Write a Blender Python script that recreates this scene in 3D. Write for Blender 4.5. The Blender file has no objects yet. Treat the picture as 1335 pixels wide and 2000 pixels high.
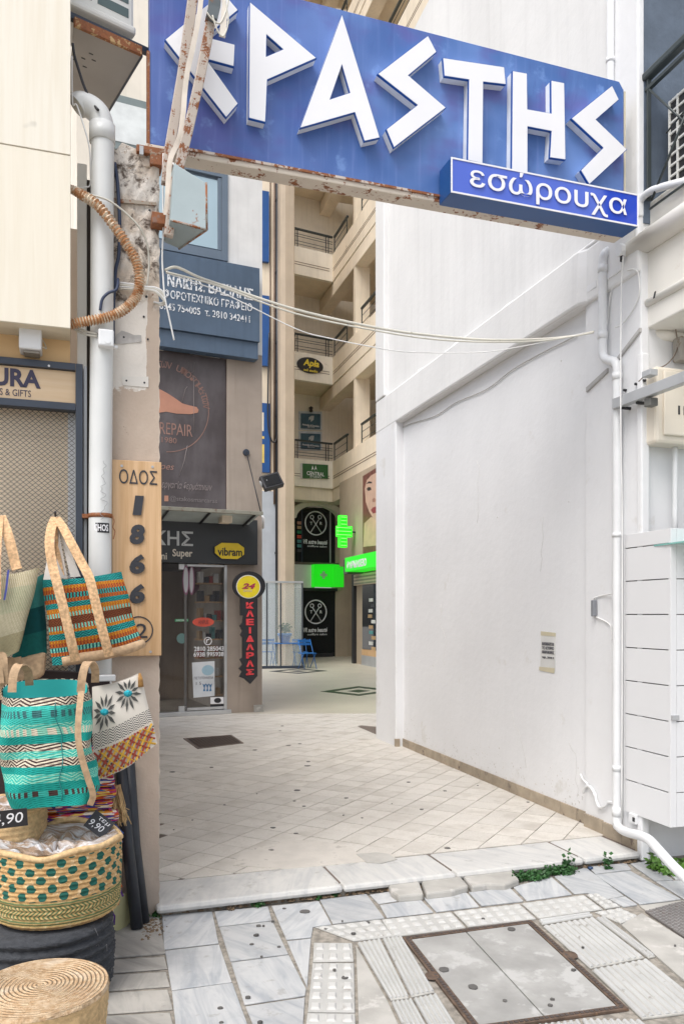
import bpy, bmesh, math, random
from mathutils import Vector, Matrix
R = math.radians
random.seed(7)
scene = bpy.context.scene
C = scene.collection
# ------------------------------------------------------------------ camera, sky, sun, exposure
FPX, CX, HY, H = 1558.0, 667.5, 1200.0, 1.6      # lens in photo pixels, centre column, horizon row, eye height
cam_data = bpy.data.cameras.new('camera'); cam = bpy.data.objects.new('camera', cam_data); C.objects.link(cam)
cam.location = (0, 0, H); cam.rotation_euler = (R(90), 0, 0)
cam_data.sensor_fit = 'VERTICAL'; cam_data.sensor_height = 36.0; cam_data.lens = FPX/2000*36
cam_data.shift_y = 0.1; cam_data.clip_start = 0.05; cam_data.clip_end = 400
scene.camera = cam
world = bpy.data.worlds.new('World'); scene.world = world; world.use_nodes = True
wn = world.node_tree; bg = wn.nodes['Background']
sky = wn.nodes.new('ShaderNodeTexSky'); sky.sky_type = 'NISHITA'; sky.sun_disc = False
SUN_EL, SUN_AZ = 58, 211
sky.sun_elevation = R(SUN_EL); sky.sun_rotation = R(SUN_AZ); sky.air_density = 1.0; sky.dust_density = 3.5
hs = wn.nodes.new('ShaderNodeHueSaturation'); hs.inputs['Saturation'].default_value = 0.42
wn.links.new(sky.outputs[0], hs.inputs['Color']); wn.links.new(hs.outputs[0], bg.inputs['Color'])
bg.inputs['Strength'].default_value = 0.15
sl = bpy.data.lights.new('sun', 'SUN'); sun = bpy.data.objects.new('sun', sl); C.objects.link(sun)
sl.energy = 1.3; sl.angle = R(38); sl.color = (1, 0.97, 0.93)
az = R(SUN_AZ); el = R(SUN_EL)
sd = Vector((math.sin(az)*math.cos(el), math.cos(az)*math.cos(el), math.sin(el)))
sun.rotation_euler = sd.to_track_quat('Z', 'Y').to_euler(); sun.location = (0, -5, 12)
scene.view_settings.view_transform = 'Standard'; scene.view_settings.look = 'None'
scene.view_settings.gamma = 1; scene.view_settings.use_curve_mapping = False
scene.view_settings.exposure = 0.63
scene.render.engine = 'CYCLES'; scene.cycles.max_bounces = 8; scene.cycles.diffuse_bounces = 5
scene.cycles.use_denoising = True
# ------------------------------------------------------------------ frames: a facade's own axes (s along it, t out of it, z up)
class Fr:
    def __init__(f, ox, oy, ang):
        f.ox, f.oy, f.ang = ox, oy, R(ang); f.dx, f.dy = math.cos(f.ang), math.sin(f.ang)
        f.nx, f.ny = f.dy, -f.dx
    def sp(f, px, t=0.0):
        k = (px-CX)/FPX
        ax, ay = f.ox+t*f.nx, f.oy+t*f.ny
        return (k*ay-ax)/(f.dx-k*f.dy)
    def Y(f, s, t=0.0): return f.oy+s*f.dy+t*f.ny
    def p(f, px, py, t=0.0):
        s = f.sp(px, t); return (s, H+(HY-py)*f.Y(s, t)/FPX)
    def z(f, px, py, t=0.0): return f.p(px, py, t)[1]
    def w(f, s, t, z): return Vector((f.ox+s*f.dx+t*f.nx, f.oy+s*f.dy+t*f.ny, z))
    def mat(f): return Matrix.Rotation(f.ang, 4, 'Z')
def ground(px, py, z=0.0):
    Y = FPX*(H-z)/(py-HY); return ((px-CX)/FPX*Y, -Y)
G = Fr(0, 0, 0)
ZF = 0.06
S = Fr(-0.975, 4.25, 18.43)              # street facade
W = Fr(1.797, 5.837, 17.2-90)            # alley's right wall, s grows towards the street
L = Fr(-1.26, 12.63, 24.4)               # shoe repair facade, s negative to the left
BASE = {}
# ------------------------------------------------------------------ mesh builder, coordinates (s, t, z)
class MB:
    def __init__(m): m.v = []; m.f = []; m.mi = []; m.uv = []; m.smooth = []
    def add(m, vs, fs, mi=0, uvs=None, smooth=False):
        b = len(m.v); m.v += [tuple(v) for v in vs]
        for i, f in enumerate(fs):
            m.f.append(tuple(b+k for k in f)); m.mi.append(mi); m.smooth.append(smooth)
            m.uv.append([uvs[k] for k in f] if uvs else None)
        return m
    def box(m, s0, s1, t0, t1, z0, z1, mi=0):
        v = [(s, t, z) for z in (z0, z1) for t in (t0, t1) for s in (s0, s1)]
        return m.add(v, [(0,2,3,1),(4,5,7,6),(0,1,5,4),(2,6,7,3),(0,4,6,2),(1,3,7,5)], mi)
    def prism(m, poly, t0, t1, mi=0, smi=None):            # poly in (s, z)
        n = len(poly); v = [(s, t0, z) for s, z in poly]+[(s, t1, z) for s, z in poly]
        m.add(v, [tuple(range(n)), tuple(range(2*n-1, n-1, -1))], mi)
        return m.add(v, [(i, n+i, n+(i+1) % n, (i+1) % n) for i in range(n)], mi if smi is None else smi)
    def slab(m, poly, z0, z1, mi=0):                       # poly in (s, t)
        n = len(poly); v = [(s, t, z0) for s, t in poly]+[(s, t, z1) for s, t in poly]
        return m.add(v, [tuple(range(n)), tuple(range(2*n-1, n-1, -1))]+[(i, n+i, n+(i+1) % n, (i+1) % n) for i in range(n)], mi)
    def tube(m, pts, r, n=8, mi=0, smooth=True, up=None):
        P = [Vector(p) for p in pts]; rs = r if isinstance(r, (list, tuple)) else [r]*len(P)
        vs = []; ref = None
        for i, p in enumerate(P):
            d = (P[min(i+1, len(P)-1)]-P[max(i-1, 0)]).normalized()
            if ref is None:
                ref = Vector((0, 0, 1)) if abs(d.z) < .9 else Vector((1, 0, 0))
            a = (ref-d*ref.dot(d)).normalized(); ref = a; b = d.cross(a)
            for k in range(n):
                q = 2*math.pi*(k+.5)/n; vs.append(p+(a*math.cos(q)+b*math.sin(q))*rs[i])
        fs = [(i*n+k, i*n+(k+1) % n, (i+1)*n+(k+1) % n, (i+1)*n+k) for i in range(len(P)-1) for k in range(n)]
        m.add(vs, fs, mi, smooth=smooth)
        L0 = len(P)-1
        m.add(vs[:n], [tuple(range(n))], mi); m.add(vs[L0*n:], [tuple(range(n))], mi)
        return m
    def lathe(m, c, prof, n=32, mi=0, smooth=True, jit=None, sx=1, sy=1):
        vs = []; uv = []; K = len(prof)
        for j, (r, z) in enumerate(prof):
            for k in range(n+1):
                q = 2*math.pi*k/n; rr = r*(1+(jit(q, j/(K-1)) if jit else 0))
                vs.append((c[0]+rr*sx*math.cos(q), c[1]+rr*sy*math.sin(q), z)); uv.append((k/n, j/(K-1)))
        fs = [(j*(n+1)+k, j*(n+1)+k+1, (j+1)*(n+1)+k+1, (j+1)*(n+1)+k) for j in range(K-1) for k in range(n)]
        return m.add(vs, fs, mi, uv, smooth)
    def grid(m, fn, nu, nv, mi=0, smooth=True):
        vs = [fn(i/nu, j/nv) for j in range(nv+1) for i in range(nu+1)]
        uv = [(i/nu, j/nv) for j in range(nv+1) for i in range(nu+1)]
        return m.add(vs, [(j*(nu+1)+i, j*(nu+1)+i+1, (j+1)*(nu+1)+i+1, (j+1)*(nu+1)+i) for j in range(nv) for i in range(nu)], mi, uv, smooth)
    def ribbon(m, pts, w, th=.006, mi=0, side=(1, 0, 0)):
        vs = []; P = [Vector(p) for p in pts]; uv = []
        for i, p in enumerate(P):
            d = (P[min(i+1, len(P)-1)]-P[max(i-1, 0)]).normalized(); sd_ = Vector(side)
            a = sd_-d*sd_.dot(d)
            a = a.normalized() if a.length > 1e-4 else Vector((1, 0, 0)); b = d.cross(a)
            ww = w[i] if isinstance(w, (list, tuple)) else w
            for x, y in ((-.5, -.5), (.5, -.5), (.5, .5), (-.5, .5)):
                vs.append(p+a*ww*x+b*th*y); uv.append((x+.5, i/4))
        n = 4
        fs = [(i*n+k, i*n+(k+1) % n, (i+1)*n+(k+1) % n, (i+1)*n+k) for i in range(len(P)-1) for k in range(n)]
        m.add(vs, fs, mi, uv, False)
        e = (len(P)-1)*4
        m.add(vs[:4], [(0, 1, 2, 3)], mi); m.add(vs[e:], [(0, 1, 2, 3)], mi)
        return m
    def mesh(m, name, base, mats, fix=True):
        me = bpy.data.meshes.new(name)
        me.from_pydata([(s-base[0], -(t-base[1]), z-base[2]) for s, t, z in m.v], [], m.f)
        for k in mats: me.materials.append(k)
        for p, mi, sm in zip(me.polygons, m.mi, m.smooth): p.material_index = mi; p.use_smooth = sm
        if any(u is not None for u in m.uv):
            ul = me.uv_layers.new(name='UVMap'); li = 0
            for u, f in zip(m.uv, m.f):
                for k in range(len(f)):
                    ul.data[li].uv = u[k] if u else (0, 0); li += 1
        bm = bmesh.new(); bm.from_mesh(me)
        bmesh.ops.remove_doubles(bm, verts=bm.verts, dist=1e-5)
        if fix: bmesh.ops.recalc_face_normals(bm, faces=bm.faces)
        bm.to_mesh(me); bm.free(); me.update()
        return me
def L_(x): return x if isinstance(x, (list, tuple)) else [x]
def thing(name, label, cat, F, base, group=None):
    o = bpy.data.objects.new(name, None); C.objects.link(o); o.empty_display_size = .1
    o.location = F.w(*base); o.rotation_euler = (0, 0, F.ang)
    o['label'] = label; o['category'] = cat
    if group: o['group'] = group
    BASE[o] = tuple(base); return o
def part(name, mb, mats, parent, label=None, bevel=0, fix=True, stuff=False):
    b = BASE[parent]; me = mb.mesh(name, b, L_(mats), fix) if isinstance(mb, MB) else mb
    o = bpy.data.objects.new(name, me); C.objects.link(o); o.parent = parent; BASE[o] = b
    if label: o['label'] = label
    if stuff: o['kind'] = 'stuff'
    if bevel: bev(o, bevel)
    return o
def bev(o, w, seg=2):
    md = o.modifiers.new('bevel', 'BEVEL'); md.width = w; md.segments = seg; md.limit_method = 'ANGLE'; md.angle_limit = R(40)
def single(name, label, cat, mb, mats, F, group=None, bevel=0, fix=True, kind=None):
    xs = [v[0] for v in mb.v]; ys = [v[1] for v in mb.v]; zs = [v[2] for v in mb.v]
    b = ((min(xs)+max(xs))/2, (min(ys)+max(ys))/2, min(zs))
    o = bpy.data.objects.new(name, mb.mesh(name, b, L_(mats), fix)); C.objects.link(o)
    o.location = F.w(*b); o.rotation_euler = (0, 0, F.ang); BASE[o] = b
    if kind: o['kind'] = kind
    if cat: o['category'] = cat
    if label: o['label'] = label
    if group: o['group'] = group
    if bevel: bev(o, bevel)
    return o
def struct(name, mb, mats, F, label=None, bevel=0):
    return single(name, label, None, mb, mats, F, bevel=bevel, kind='structure')
def text_mesh(F, body, s0, s1, z0, z1, t, mat, ext=.004, bold=0.0, shear=0.0, slope=0.0, base=(0, 0, 0), rot90=False, fit=True, res=3):
    cu = bpy.data.curves.new('lettering', 'FONT'); cu.body = body; cu.offset = bold; cu.shear = shear; cu.extrude = .01; cu.resolution_u = res
    cu.align_x = 'LEFT'; cu.space_line = 1.0
    ob = bpy.data.objects.new('tmp', cu); C.objects.link(ob)
    bpy.context.view_layer.update()
    dg = bpy.context.evaluated_depsgraph_get()
    me = bpy.data.meshes.new_from_object(ob.evaluated_get(dg)); bpy.data.objects.remove(ob); bpy.data.curves.remove(cu)
    xs = [v.co.x for v in me.vertices]; ys = [v.co.y for v in me.vertices]
    x0, x1, y0, y1 = min(xs), max(xs), min(ys), max(ys)
    for v in me.vertices:
        a = (v.co.x-x0)/(x1-x0); b = (v.co.y-y0)/(y1-y0)
        if rot90: a, b = 1-b, a
        s = s0+(s1-s0)*a; z = z0+(z1-z0)*b+slope*(s-s0)
        tt = t+(ext if v.co.z > 0 else 0)
        v.co = (s-base[0], -(tt-base[1]), z-base[2])
    me.materials.clear(); me.materials.append(mat)
    me.name = 'lettering'
    return me
def text(F, body, px0, yb, px1, yt, t, mat, parent, name='lettering', **kw):
    """lettering that fills the rectangle whose bottom-left is seen at (px0, yb) and top-left at (px0, yt)"""
    s0, z0 = F.p(px0, yb, t); s1 = F.sp(px1, t); z1 = F.z(px0, yt, t)
    return part(name, text_mesh(F, body, s0, s1, z0, z1, t, mat, base=BASE[parent], **kw), None, parent)
def loops_mesh(loops, t0, t1):                              # outline with holes -> list of tris via 2D curve
    cu = bpy.data.curves.new('outline', 'CURVE'); cu.dimensions = '2D'; cu.fill_mode = 'BOTH'; cu.extrude = .5
    for lp in loops:
        sp = cu.splines.new('POLY'); sp.points.add(len(lp)-1); sp.use_cyclic_u = True
        for p, q in zip(sp.points, lp): p.co = (q[0], q[1], 0, 1)
    ob = bpy.data.objects.new('tmp', cu); C.objects.link(ob); bpy.context.view_layer.update()
    dg = bpy.context.evaluated_depsgraph_get(); me = bpy.data.meshes.new_from_object(ob.evaluated_get(dg))
    mb = MB(); mb.add([(v.co.x, t1 if v.co.z > 0 else t0, v.co.y) for v in me.vertices], [tuple(p.vertices) for p in me.polygons])
    bpy.data.objects.remove(ob); bpy.data.curves.remove(cu); bpy.data.meshes.remove(me)
    return mb
def shrink(poly, d):                                        # inward offset of a polygon
    n = len(poly); A = sum(poly[i][0]*poly[(i+1) % n][1]-poly[(i+1) % n][0]*poly[i][1] for i in range(n))
    sg = 1 if A > 0 else -1; out = []
    for i in range(n):
        p0, p1, p2 = Vector(poly[i-1]), Vector(poly[i]), Vector(poly[(i+1) % n])
        a = (p1-p0).normalized(); b = (p2-p1).normalized()
        na = Vector((-a.y, a.x))*sg; nb = Vector((-b.y, b.x))*sg; m_ = (na+nb)
        m_ = m_/max(.35, 1+na.dot(nb)); out.append(tuple(p1+m_*d))
    return out
# ------------------------------------------------------------------ materials
def c(h, k=1.0):
    h = h.lstrip('#'); o = []
    for i in (0, 2, 4):
        x = int(h[i:i+2], 16)/255; o.append((x/12.92 if x <= .04045 else ((x+.055)/1.055)**2.4)*k)
    return (*o, 1)
class NT:
    def __init__(n, name):
        n.m = bpy.data.materials.new(name); n.m.use_nodes = True; n.t = n.m.node_tree; n.b = n.t.nodes['Principled BSDF']
    def new(n, ty, **kw):
        x = n.t.nodes.new(ty)
        for k, v in kw.items(): setattr(x, k, v)
        return x
    def put(n, sock, v):
        if hasattr(v, 'is_linked') or isinstance(v, bpy.types.NodeSocket): n.t.links.new(v, sock)
        else: sock.default_value = v
    def obj(n, rand=False):
        tc = n.new('ShaderNodeTexCoord').outputs['Object']
        if not rand: return tc
        oi = n.new('ShaderNodeObjectInfo'); sc = n.new('ShaderNodeVectorMath', operation='ADD')
        cm = n.new('ShaderNodeCombineXYZ'); mu = n.math('MULTIPLY', oi.outputs['Random'], 37.0)
        for k in range(3): n.put(cm.inputs[k], mu)
        n.put(sc.inputs[0], tc); n.put(sc.inputs[1], cm.outputs[0]); return sc.outputs[0]
    def uv(n): return n.new('ShaderNodeTexCoord').outputs['UV']
    def mapv(n, v, sc): 
        x = n.new('ShaderNodeVectorMath', operation='MULTIPLY'); n.put(x.inputs[0], v); x.inputs[1].default_value = sc; return x.outputs[0]
    def noise(n, v, scale, det=4, rough=.55, dist=0):
        x = n.new('ShaderNodeTexNoise'); n.put(x.inputs['Vector'], v); x.inputs['Scale'].default_value = scale
        x.inputs['Detail'].default_value = det; x.inputs['Roughness'].default_value = rough; x.inputs['Distortion'].default_value = dist
        return x.outputs['Fac']
    def math(n, op, a, b=0.0, cl=False):
        x = n.new('ShaderNodeMath', operation=op); x.use_clamp = cl; n.put(x.inputs[0], a); n.put(x.inputs[1], b); return x.outputs[0]
    def step(n, v, a, b):                                   # smooth 0..1 from a to b
        x = n.new('ShaderNodeMapRange'); x.interpolation_type = 'SMOOTHSTEP'; n.put(x.inputs['Value'], v)
        x.inputs['From Min'].default_value = a; x.inputs['From Max'].default_value = b; return x.outputs[0]
    def mix(n, f, a, b, mode='MIX'):
        x = n.new('ShaderNodeMix', data_type='RGBA', blend_type=mode); n.put(x.inputs[0], f); n.put(x.inputs[6], a); n.put(x.inputs[7], b); return x.outputs[2]
    def xyz(n, v):
        x = n.new('ShaderNodeSeparateXYZ'); n.put(x.inputs[0], v); return x.outputs
    def ramp(n, v, stops, const=False):
        x = n.new('ShaderNodeValToRGB'); n.put(x.inputs[0], v); r = x.color_ramp; r.interpolation = 'CONSTANT' if const else 'LINEAR'
        while len(r.elements) > 1: r.elements.remove(r.elements[0])
        r.elements[0].position = stops[0][0]; r.elements[0].color = stops[0][1]
        for p, cc in stops[1:]:
            e = r.elements.new(p); e.color = cc
        return x.outputs[0]
    def bump(n, h, st=.3, d=.01):
        x = n.new('ShaderNodeBump'); x.inputs['Strength'].default_value = st; x.inputs['Distance'].default_value = d
        n.put(x.inputs['Height'], h); n.t.links.new(x.outputs[0], n.b.inputs['Normal'])
    def done(n, col, rough=.6, metal=0.0, spec=None):
        n.put(n.b.inputs['Base Color'], col); n.put(n.b.inputs['Roughness'], rough); n.b.inputs['Metallic'].default_value = metal
        if spec is not None: n.b.inputs['Specular IOR Level'].default_value = spec
        return n.m
def mul(col, k): return (min(1, col[0]*k), min(1, col[1]*k), min(1, col[2]*k), 1)
def M(name, col, rough=.6, metal=0.0, var=.12, scale=3.0, bump=.15, bscale=60, bd=.004, dirt=None, damt=.55, dscale=6, rand=0.0, streak=0.0, spec=None):
    n = NT(name); v = n.obj(rand > 0)
    f = n.noise(v, scale, 5)
    cc = n.mix(n.step(f, .3, .7), mul(col, 1-var), mul(col, 1+var))
    if streak:
        sv = n.mapv(v, (14, 14, .7)); sf = n.step(n.noise(sv, 1.0, 4), .45, .75)
        cc = n.mix(n.math('MULTIPLY', sf, streak), cc, mul(col, .55))
    if dirt:
        df = n.step(n.noise(v, dscale, 8, .65), damt, damt+.09)
        cc = n.mix(df, cc, dirt)
    if rand:
        oi = n.new('ShaderNodeObjectInfo'); k = n.math('MULTIPLY_ADD', oi.outputs['Random'], rand*2)
        k.node.inputs[2].default_value = 1-rand
        hs_ = n.new('ShaderNodeHueSaturation'); n.put(hs_.inputs['Value'], k); n.put(hs_.inputs['Color'], cc); cc = hs_.outputs[0]
    if bump: n.bump(n.noise(v, bscale, 5, .6), bump, bd)
    return n.done(cc, rough, metal, spec)
def rusty(name, paint, amt=.52, scale=14, rough=.6, fine=60):
    n = NT(name); v = n.obj()
    f = n.math('ADD', n.math('MULTIPLY', n.noise(v, scale, 8, .7), .7), n.math('MULTIPLY', n.noise(v, fine, 4, .6), .3))
    rust = n.mix(n.noise(v, scale*3, 4), c('#5a2c14'), c('#a5673a'))
    pc = n.mix(n.noise(v, 5, 4), mul(paint, .8), mul(paint, 1.1))
    k = n.step(f, amt, amt+.04)
    n.bump(n.math('ADD', f, n.math('MULTIPLY', k, -.3)), .5, .004)
    return n.done(n.mix(k, pc, rust), rough)
m_white = M('white wall paint', (.74, .745, .755, 1), .75, var=.03, scale=1.2, bump=.3, bscale=14, bd=.012, streak=.03, dirt=(.67, .665, .65, 1), damt=.60, dscale=2.2)
m_white2 = M('white panel paint', (.70, .705, .715, 1), .35, var=.02, scale=1, bump=.02)
m_upwhite = M('white render streaked', (.735, .735, .73, 1), .8, var=.04, scale=1.0, bump=.35, bscale=16, bd=.008, streak=.12, dirt=(.60, .56, .50, 1), damt=.69, dscale=3)
m_pipe = M('white plastic', (.74, .75, .76, 1), .32, var=.04, scale=4, bump=.02, dirt=(.5, .47, .42, 1), damt=.68, dscale=9)
m_cream = M('cream render', (.77, .665, .52, 1), .8, var=.08, scale=1, bump=.15, bscale=30, streak=.22, dirt=(.50, .41, .30, 1), damt=.64, dscale=1.6)
m_creamw = M('pale cream render', (.82, .755, .65, 1), .8, var=.07, scale=1, bump=.15, bscale=30, streak=.2, dirt=(.60, .52, .41, 1), damt=.63, dscale=1.8)
m_tan = M('tan column paint', (.44, .355, .265, 1), .75, var=.07, scale=1.5, bump=.15, bscale=40, streak=.18)
m_taupe = M('taupe pillar render', (.42, .345, .275, 1), .85, var=.08, scale=2, bump=.3, bscale=60, streak=.2, dirt=(.24, .2, .165, 1), damt=.62, dscale=5)
m_taupe2 = M('brown shop pillar', (.36, .30, .25, 1), .8, var=.08, scale=2, bump=.2, bscale=60, streak=.25)
m_groovec = M('groove paint', (.16, .10, .07, 1), .7, bump=0)
m_black = M('black metal', (.02, .02, .024, 1), .45, bump=.05)
m_dark = M('dark interior', (.015, .015, .018, 1), .5, bump=0)
m_rail = M('dark railing metal', (.035, .045, .045, 1), .4, bump=0)
m_blug = M('blue grey wall', (.105, .135, .18, 1), .75, var=.2, scale=2.5, bump=.5, bscale=18, bd=.01, streak=.3, dirt=(.17, .20, .25, 1), damt=.6, dscale=3)
m_grout = M('grout', (.15, .12, .10, 1), .9, bump=.3)
m_joint = M('pavement joint dirt', (.27, .245, .21, 1), .95, var=.3, scale=30, bump=.6, bscale=120)
m_alu = M('brushed aluminium', (.55, .56, .57, 1), .35, metal=.8, bump=.02)
m_silver = M('grey steel', (.45, .46, .47, 1), .4, metal=.3, bump=.02, var=.08)
m_cement = M('cement grey', (.40, .385, .355, 1), .9, var=.14, scale=5, bump=.4, bscale=60, dirt=(.50, .48, .45, 1), damt=.55, dscale=7, rand=.06)
m_gum = M('gum stain', (.10, .095, .09, 1), .8, var=.3, bump=.1)
def glassmat(name, col, rough=.04, alpha=1.0):
    n = NT(name); n.done(col, rough, 0, .6)
    if alpha < 1: n.b.inputs['Alpha'].default_value = alpha
    return n.m
m_glassd = glassmat('dark window glass', (.012, .013, .016, 1), .03)
m_glassp = glassmat('pale frosted window', (.42, .55, .62, 1), .12)
m_glassc = glassmat('clear screen glass', (.55, .62, .62, 1), .03, .22)
m_glassg = glassmat('green shelf glass', (.25, .55, .50, 1), .05, .75)
# floor tile: pale beige speckled ceramic
def tilemat():
    n = NT('beige floor tile'); v = n.obj(True)
    a = n.mix(n.step(n.noise(v, 90, 3), .35, .65), (.55, .515, .465, 1), (.615, .585, .535, 1))
    a = n.mix(n.step(n.noise(v, 4, 6, .6), .45, .75), a, (.47, .435, .385, 1))
    sp = n.step(n.noise(v, 28, 3, .7), .69, .72); a = n.mix(n.math('MULTIPLY', sp, .6), a, (.25, .21, .18, 1))
    oi = n.new('ShaderNodeObjectInfo'); k = n.math('MULTIPLY_ADD', oi.outputs['Random'], .12); k.node.inputs[2].default_value = .93
    h = n.new('ShaderNodeHueSaturation'); n.put(h.inputs['Value'], k); n.put(h.inputs['Color'], a)
    P = n.new('ShaderNodeNewGeometry').outputs['Position']
    cc = n.mix(n.math('MULTIPLY', n.step(n.noise(P, 1.3, 7, .68, .3), .48, .75), .24), h.outputs[0], (.36, .315, .27, 1))
    cc = n.mix(n.math('MULTIPLY', n.step(n.noise(P, 5, 7, .7), .60, .68), .35), cc, (.30, .26, .22, 1))
    n.bump(n.noise(v, 120, 3), .12, .002)
    return n.done(cc, n.math('MULTIPLY_ADD', n.noise(P, 3, 3), .4))
m_tile = tilemat()
def marble(name, a, b, dark=(.12, .12, .13, 1), rand=.09, vein=1.0, ang=.6):
    n = NT(name); v = n.obj(True)
    rot = n.new('ShaderNodeVectorRotate'); rot.rotation_type = 'Z_AXIS'; n.put(rot.inputs['Vector'], v)
    oi = n.new('ShaderNodeObjectInfo'); aa = n.math('MULTIPLY_ADD', oi.outputs['Random'], 1.4); aa.node.inputs[2].default_value = ang
    n.put(rot.inputs['Angle'], aa)
    sv = n.mapv(rot.outputs[0], (2.0, 13.0, 2))
    f = n.step(n.noise(sv, 1.2, 7, .62, .9), .38, .72)
    cc = n.mix(n.math('MULTIPLY', f, vein), a, b)
    cc = n.mix(n.math('MULTIPLY', n.step(n.noise(v, 3, 6, .7), .5, .8), .45), cc, mul(b, .8))
    sp = n.step(n.noise(v, 22, 4, .75), .70, .73); cc = n.mix(n.math('MULTIPLY', sp, .55), cc, dark)
    k = n.math('MULTIPLY_ADD', oi.outputs['Random'], rand*2); k.node.inputs[2].default_value = 1-rand
    h = n.new('ShaderNodeHueSaturation'); n.put(h.inputs['Value'], k); n.put(h.inputs['Color'], cc)
    P = n.new('ShaderNodeNewGeometry').outputs['Position']
    cc = n.mix(n.math('MULTIPLY', n.step(n.noise(P, 2.2, 8, .7, .3), .46, .72), .5), h.outputs[0], mul(b, .82))
    cc = n.mix(n.math('MULTIPLY', n.step(n.noise(P, 9, 6, .7), .60, .66), .4), cc, (.24, .225, .20, 1))
    n.bump(n.noise(v, 45, 5), .22, .003)
    return n.done(cc, .5)
m_marb = marble('pale marble paving', (.50, .505, .505, 1), (.33, .35, .375, 1))
m_marbw = marble('white marble kerb', (.56, .55, .525, 1), (.40, .405, .41, 1), vein=.7, rand=.05)
m_strip = marble('grey striated paving', (.44, .42, .385, 1), (.29, .28, .26, 1), rand=.05, ang=.35)
m_tact = M('tactile paving concrete', (.43, .425, .405, 1), .85, var=.07, scale=6, bump=.35, bscale=90, dirt=(.33, .31, .285, 1), damt=.60, dscale=14, rand=.06)
m_rib = M('ribbed paving concrete', (.46, .46, .45, 1), .85, var=.06, scale=6, bump=.3, bscale=90, dirt=(.30, .285, .26, 1), damt=.61, dscale=14, rand=.05)
m_stud = M('worn pale studs', (.50, .495, .475, 1), .7, var=.05, bump=.2, dirt=(.33, .31, .285, 1), damt=.63, dscale=14)
m_ribl = M('ribbed slab channels', (.41, .40, .37, 1), .9, var=.1, scale=8, bump=.3)
# ================================================================= ground, pavement
struct('ground', MB().slab([(-60, 20), (60, 20), (60, -90), (-60, -90)], -.2, -.035), m_cement, G)
pav = struct('pavement', MB().slab([(-3.2, -5.9), (3.6, -5.9), (3.6, -.6), (-3.2, -.6)], -.034, -.010), m_joint, G)
z3 = lambda x, y: (200+x/2.67, 1740+y/2.67)
z7 = lambda x, y: (300+x/2.225, 1600+y/2.225)
z8 = lambda x, y: (735+x/2.225, 1600+y/2.225)
def gp(pts, zf=None): return [ground(*(zf(*p) if zf else p)) for p in pts]
def slabpart(name, poly, mat, parent, z0=-.009, z1=0.0, sh=.0036, bevel=.003, label=None, extra=None, jit=True):
    poly = shrink(poly, sh); dz = random.uniform(-.0025, .0015) if jit else 0
    mb = MB().slab(poly, z0, z1+dz)
    if extra: extra(mb, dz)
    return part(name, mb, mat, parent, label, bevel=bevel)
for f, P in ((z3, [(308, 118), (575, 104), (610, 270), (318, 304)]), (z3, [(322, 308), (612, 274), (680, 472), (357, 516)]),
             (z3, [(358, 520), (682, 475), (800, 800), (395, 860)]), (z3, [(580, 103), (866, 76), (888, 151), (603, 183)]),
             (z3, [(606, 187), (890, 155), (973, 327), (664, 366)]), (z3, [(667, 370), (975, 330), (1066, 508), (1060, 543), (737, 592)]),
             (z3, [(740, 597), (1060, 548), (1040, 860), (860, 880)]), (z3, [(878, 76), (1130, 50), (1197, 172), (1101, 185), (1092, 240), (955, 252)]),
             (z3, [(957, 257), (1091, 243), (1067, 500)]), (z7, [(718, 348), (925, 322), (1005, 428), (775, 453)]),
             (z7, [(935, 325), (1060, 305), (1160, 338), (975, 366)]), (z7, [(978, 370), (1158, 342), (1218, 403), (1010, 426)]),
             (z8, [(200, 338), (392, 316), (448, 378), (256, 402)]), (z8, [(396, 316), (580, 296), (640, 355), (452, 376)]),
             (z8, [(588, 290), (760, 248), (850, 325), (650, 353)]), (z8, [(768, 246), (908, 206), (1076, 331), (1005, 345), (915, 318), (855, 323)]),
             (z8, [(945, 240), (1100, 222), (1325, 346), (1140, 369)]), (z8, [(912, 203), (1085, 190), (1108, 218), (948, 238)]),
             (z8, [(1098, 192), (1170, 180), (1290, 262), (1205, 266)]), (z8, [(1208, 268), (1420, 258), (1480, 340), (1330, 344)]),
             (z8, [(1008, 346), (1078, 334), (1135, 371), (1068, 380)]), (z8, [(1205, 180), (1420, 175), (1440, 254), (1295, 260)])):
    slabpart('paving_slab', gp(P, f), m_marb, pav)
for a, b in ((118, 350), (354, 428), (432, 520), (524, 640), (644, 800)):
    slabpart('paving_slab', gp([(12, a+4), (290+a*.1-(12 if a < 200 else 0), a-14), (285+b*.135, b-26), (8, b)], z3), m_strip, pav, sh=.002)
slabpart('paving_slab', gp([(-1000, 118), (6, 118), (2, 900), (-1000, 900)], z3), m_strip, pav)
def q4(q, u, v):
    a, b, c_, d = [Vector(x) for x in q]; return a*(1-u)*(1-v)+b*u*(1-v)+c_*u*v+d*(1-u)*v
def studs(q, nu, nv):
    def f(mb, dz):
        for i in range(nu):
            for j in range(nv):
                e = []
                for r in (.30, .21):
                    e.append([q4(q, (i+.5+x*r)/nu, (j+.5+y*r)/nv) for x, y in ((-1, -1), (1, -1), (1, 1), (-1, 1))])
                vs = [(p.x, p.y, dz) for p in e[0]]+[(p.x, p.y, dz+.0075) for p in e[1]]
                mb.add(vs, [(4, 5, 6, 7)]+[(k, (k+1) % 4, 4+(k+1) % 4, 4+k) for k in range(4)], 1)
    return f
def ribs(q, n):
    def f(mb, dz):
        for i in range(n):
            e = [[q4(q, (i+.5+x*r)/n, y) for x, y in ((-1, .02), (1, .02), (1, .98), (-1, .98))] for r in (.34, .17)]
            vs = [(p.x, p.y, dz) for p in e[0]]+[(p.x, p.y, dz+.008) for p in e[1]]
            mb.add(vs, [(4, 5, 6, 7)]+[(k, (k+1) % 4, 4+(k+1) % 4, 4+k) for k in range(4)], 1)
    return f
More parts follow.
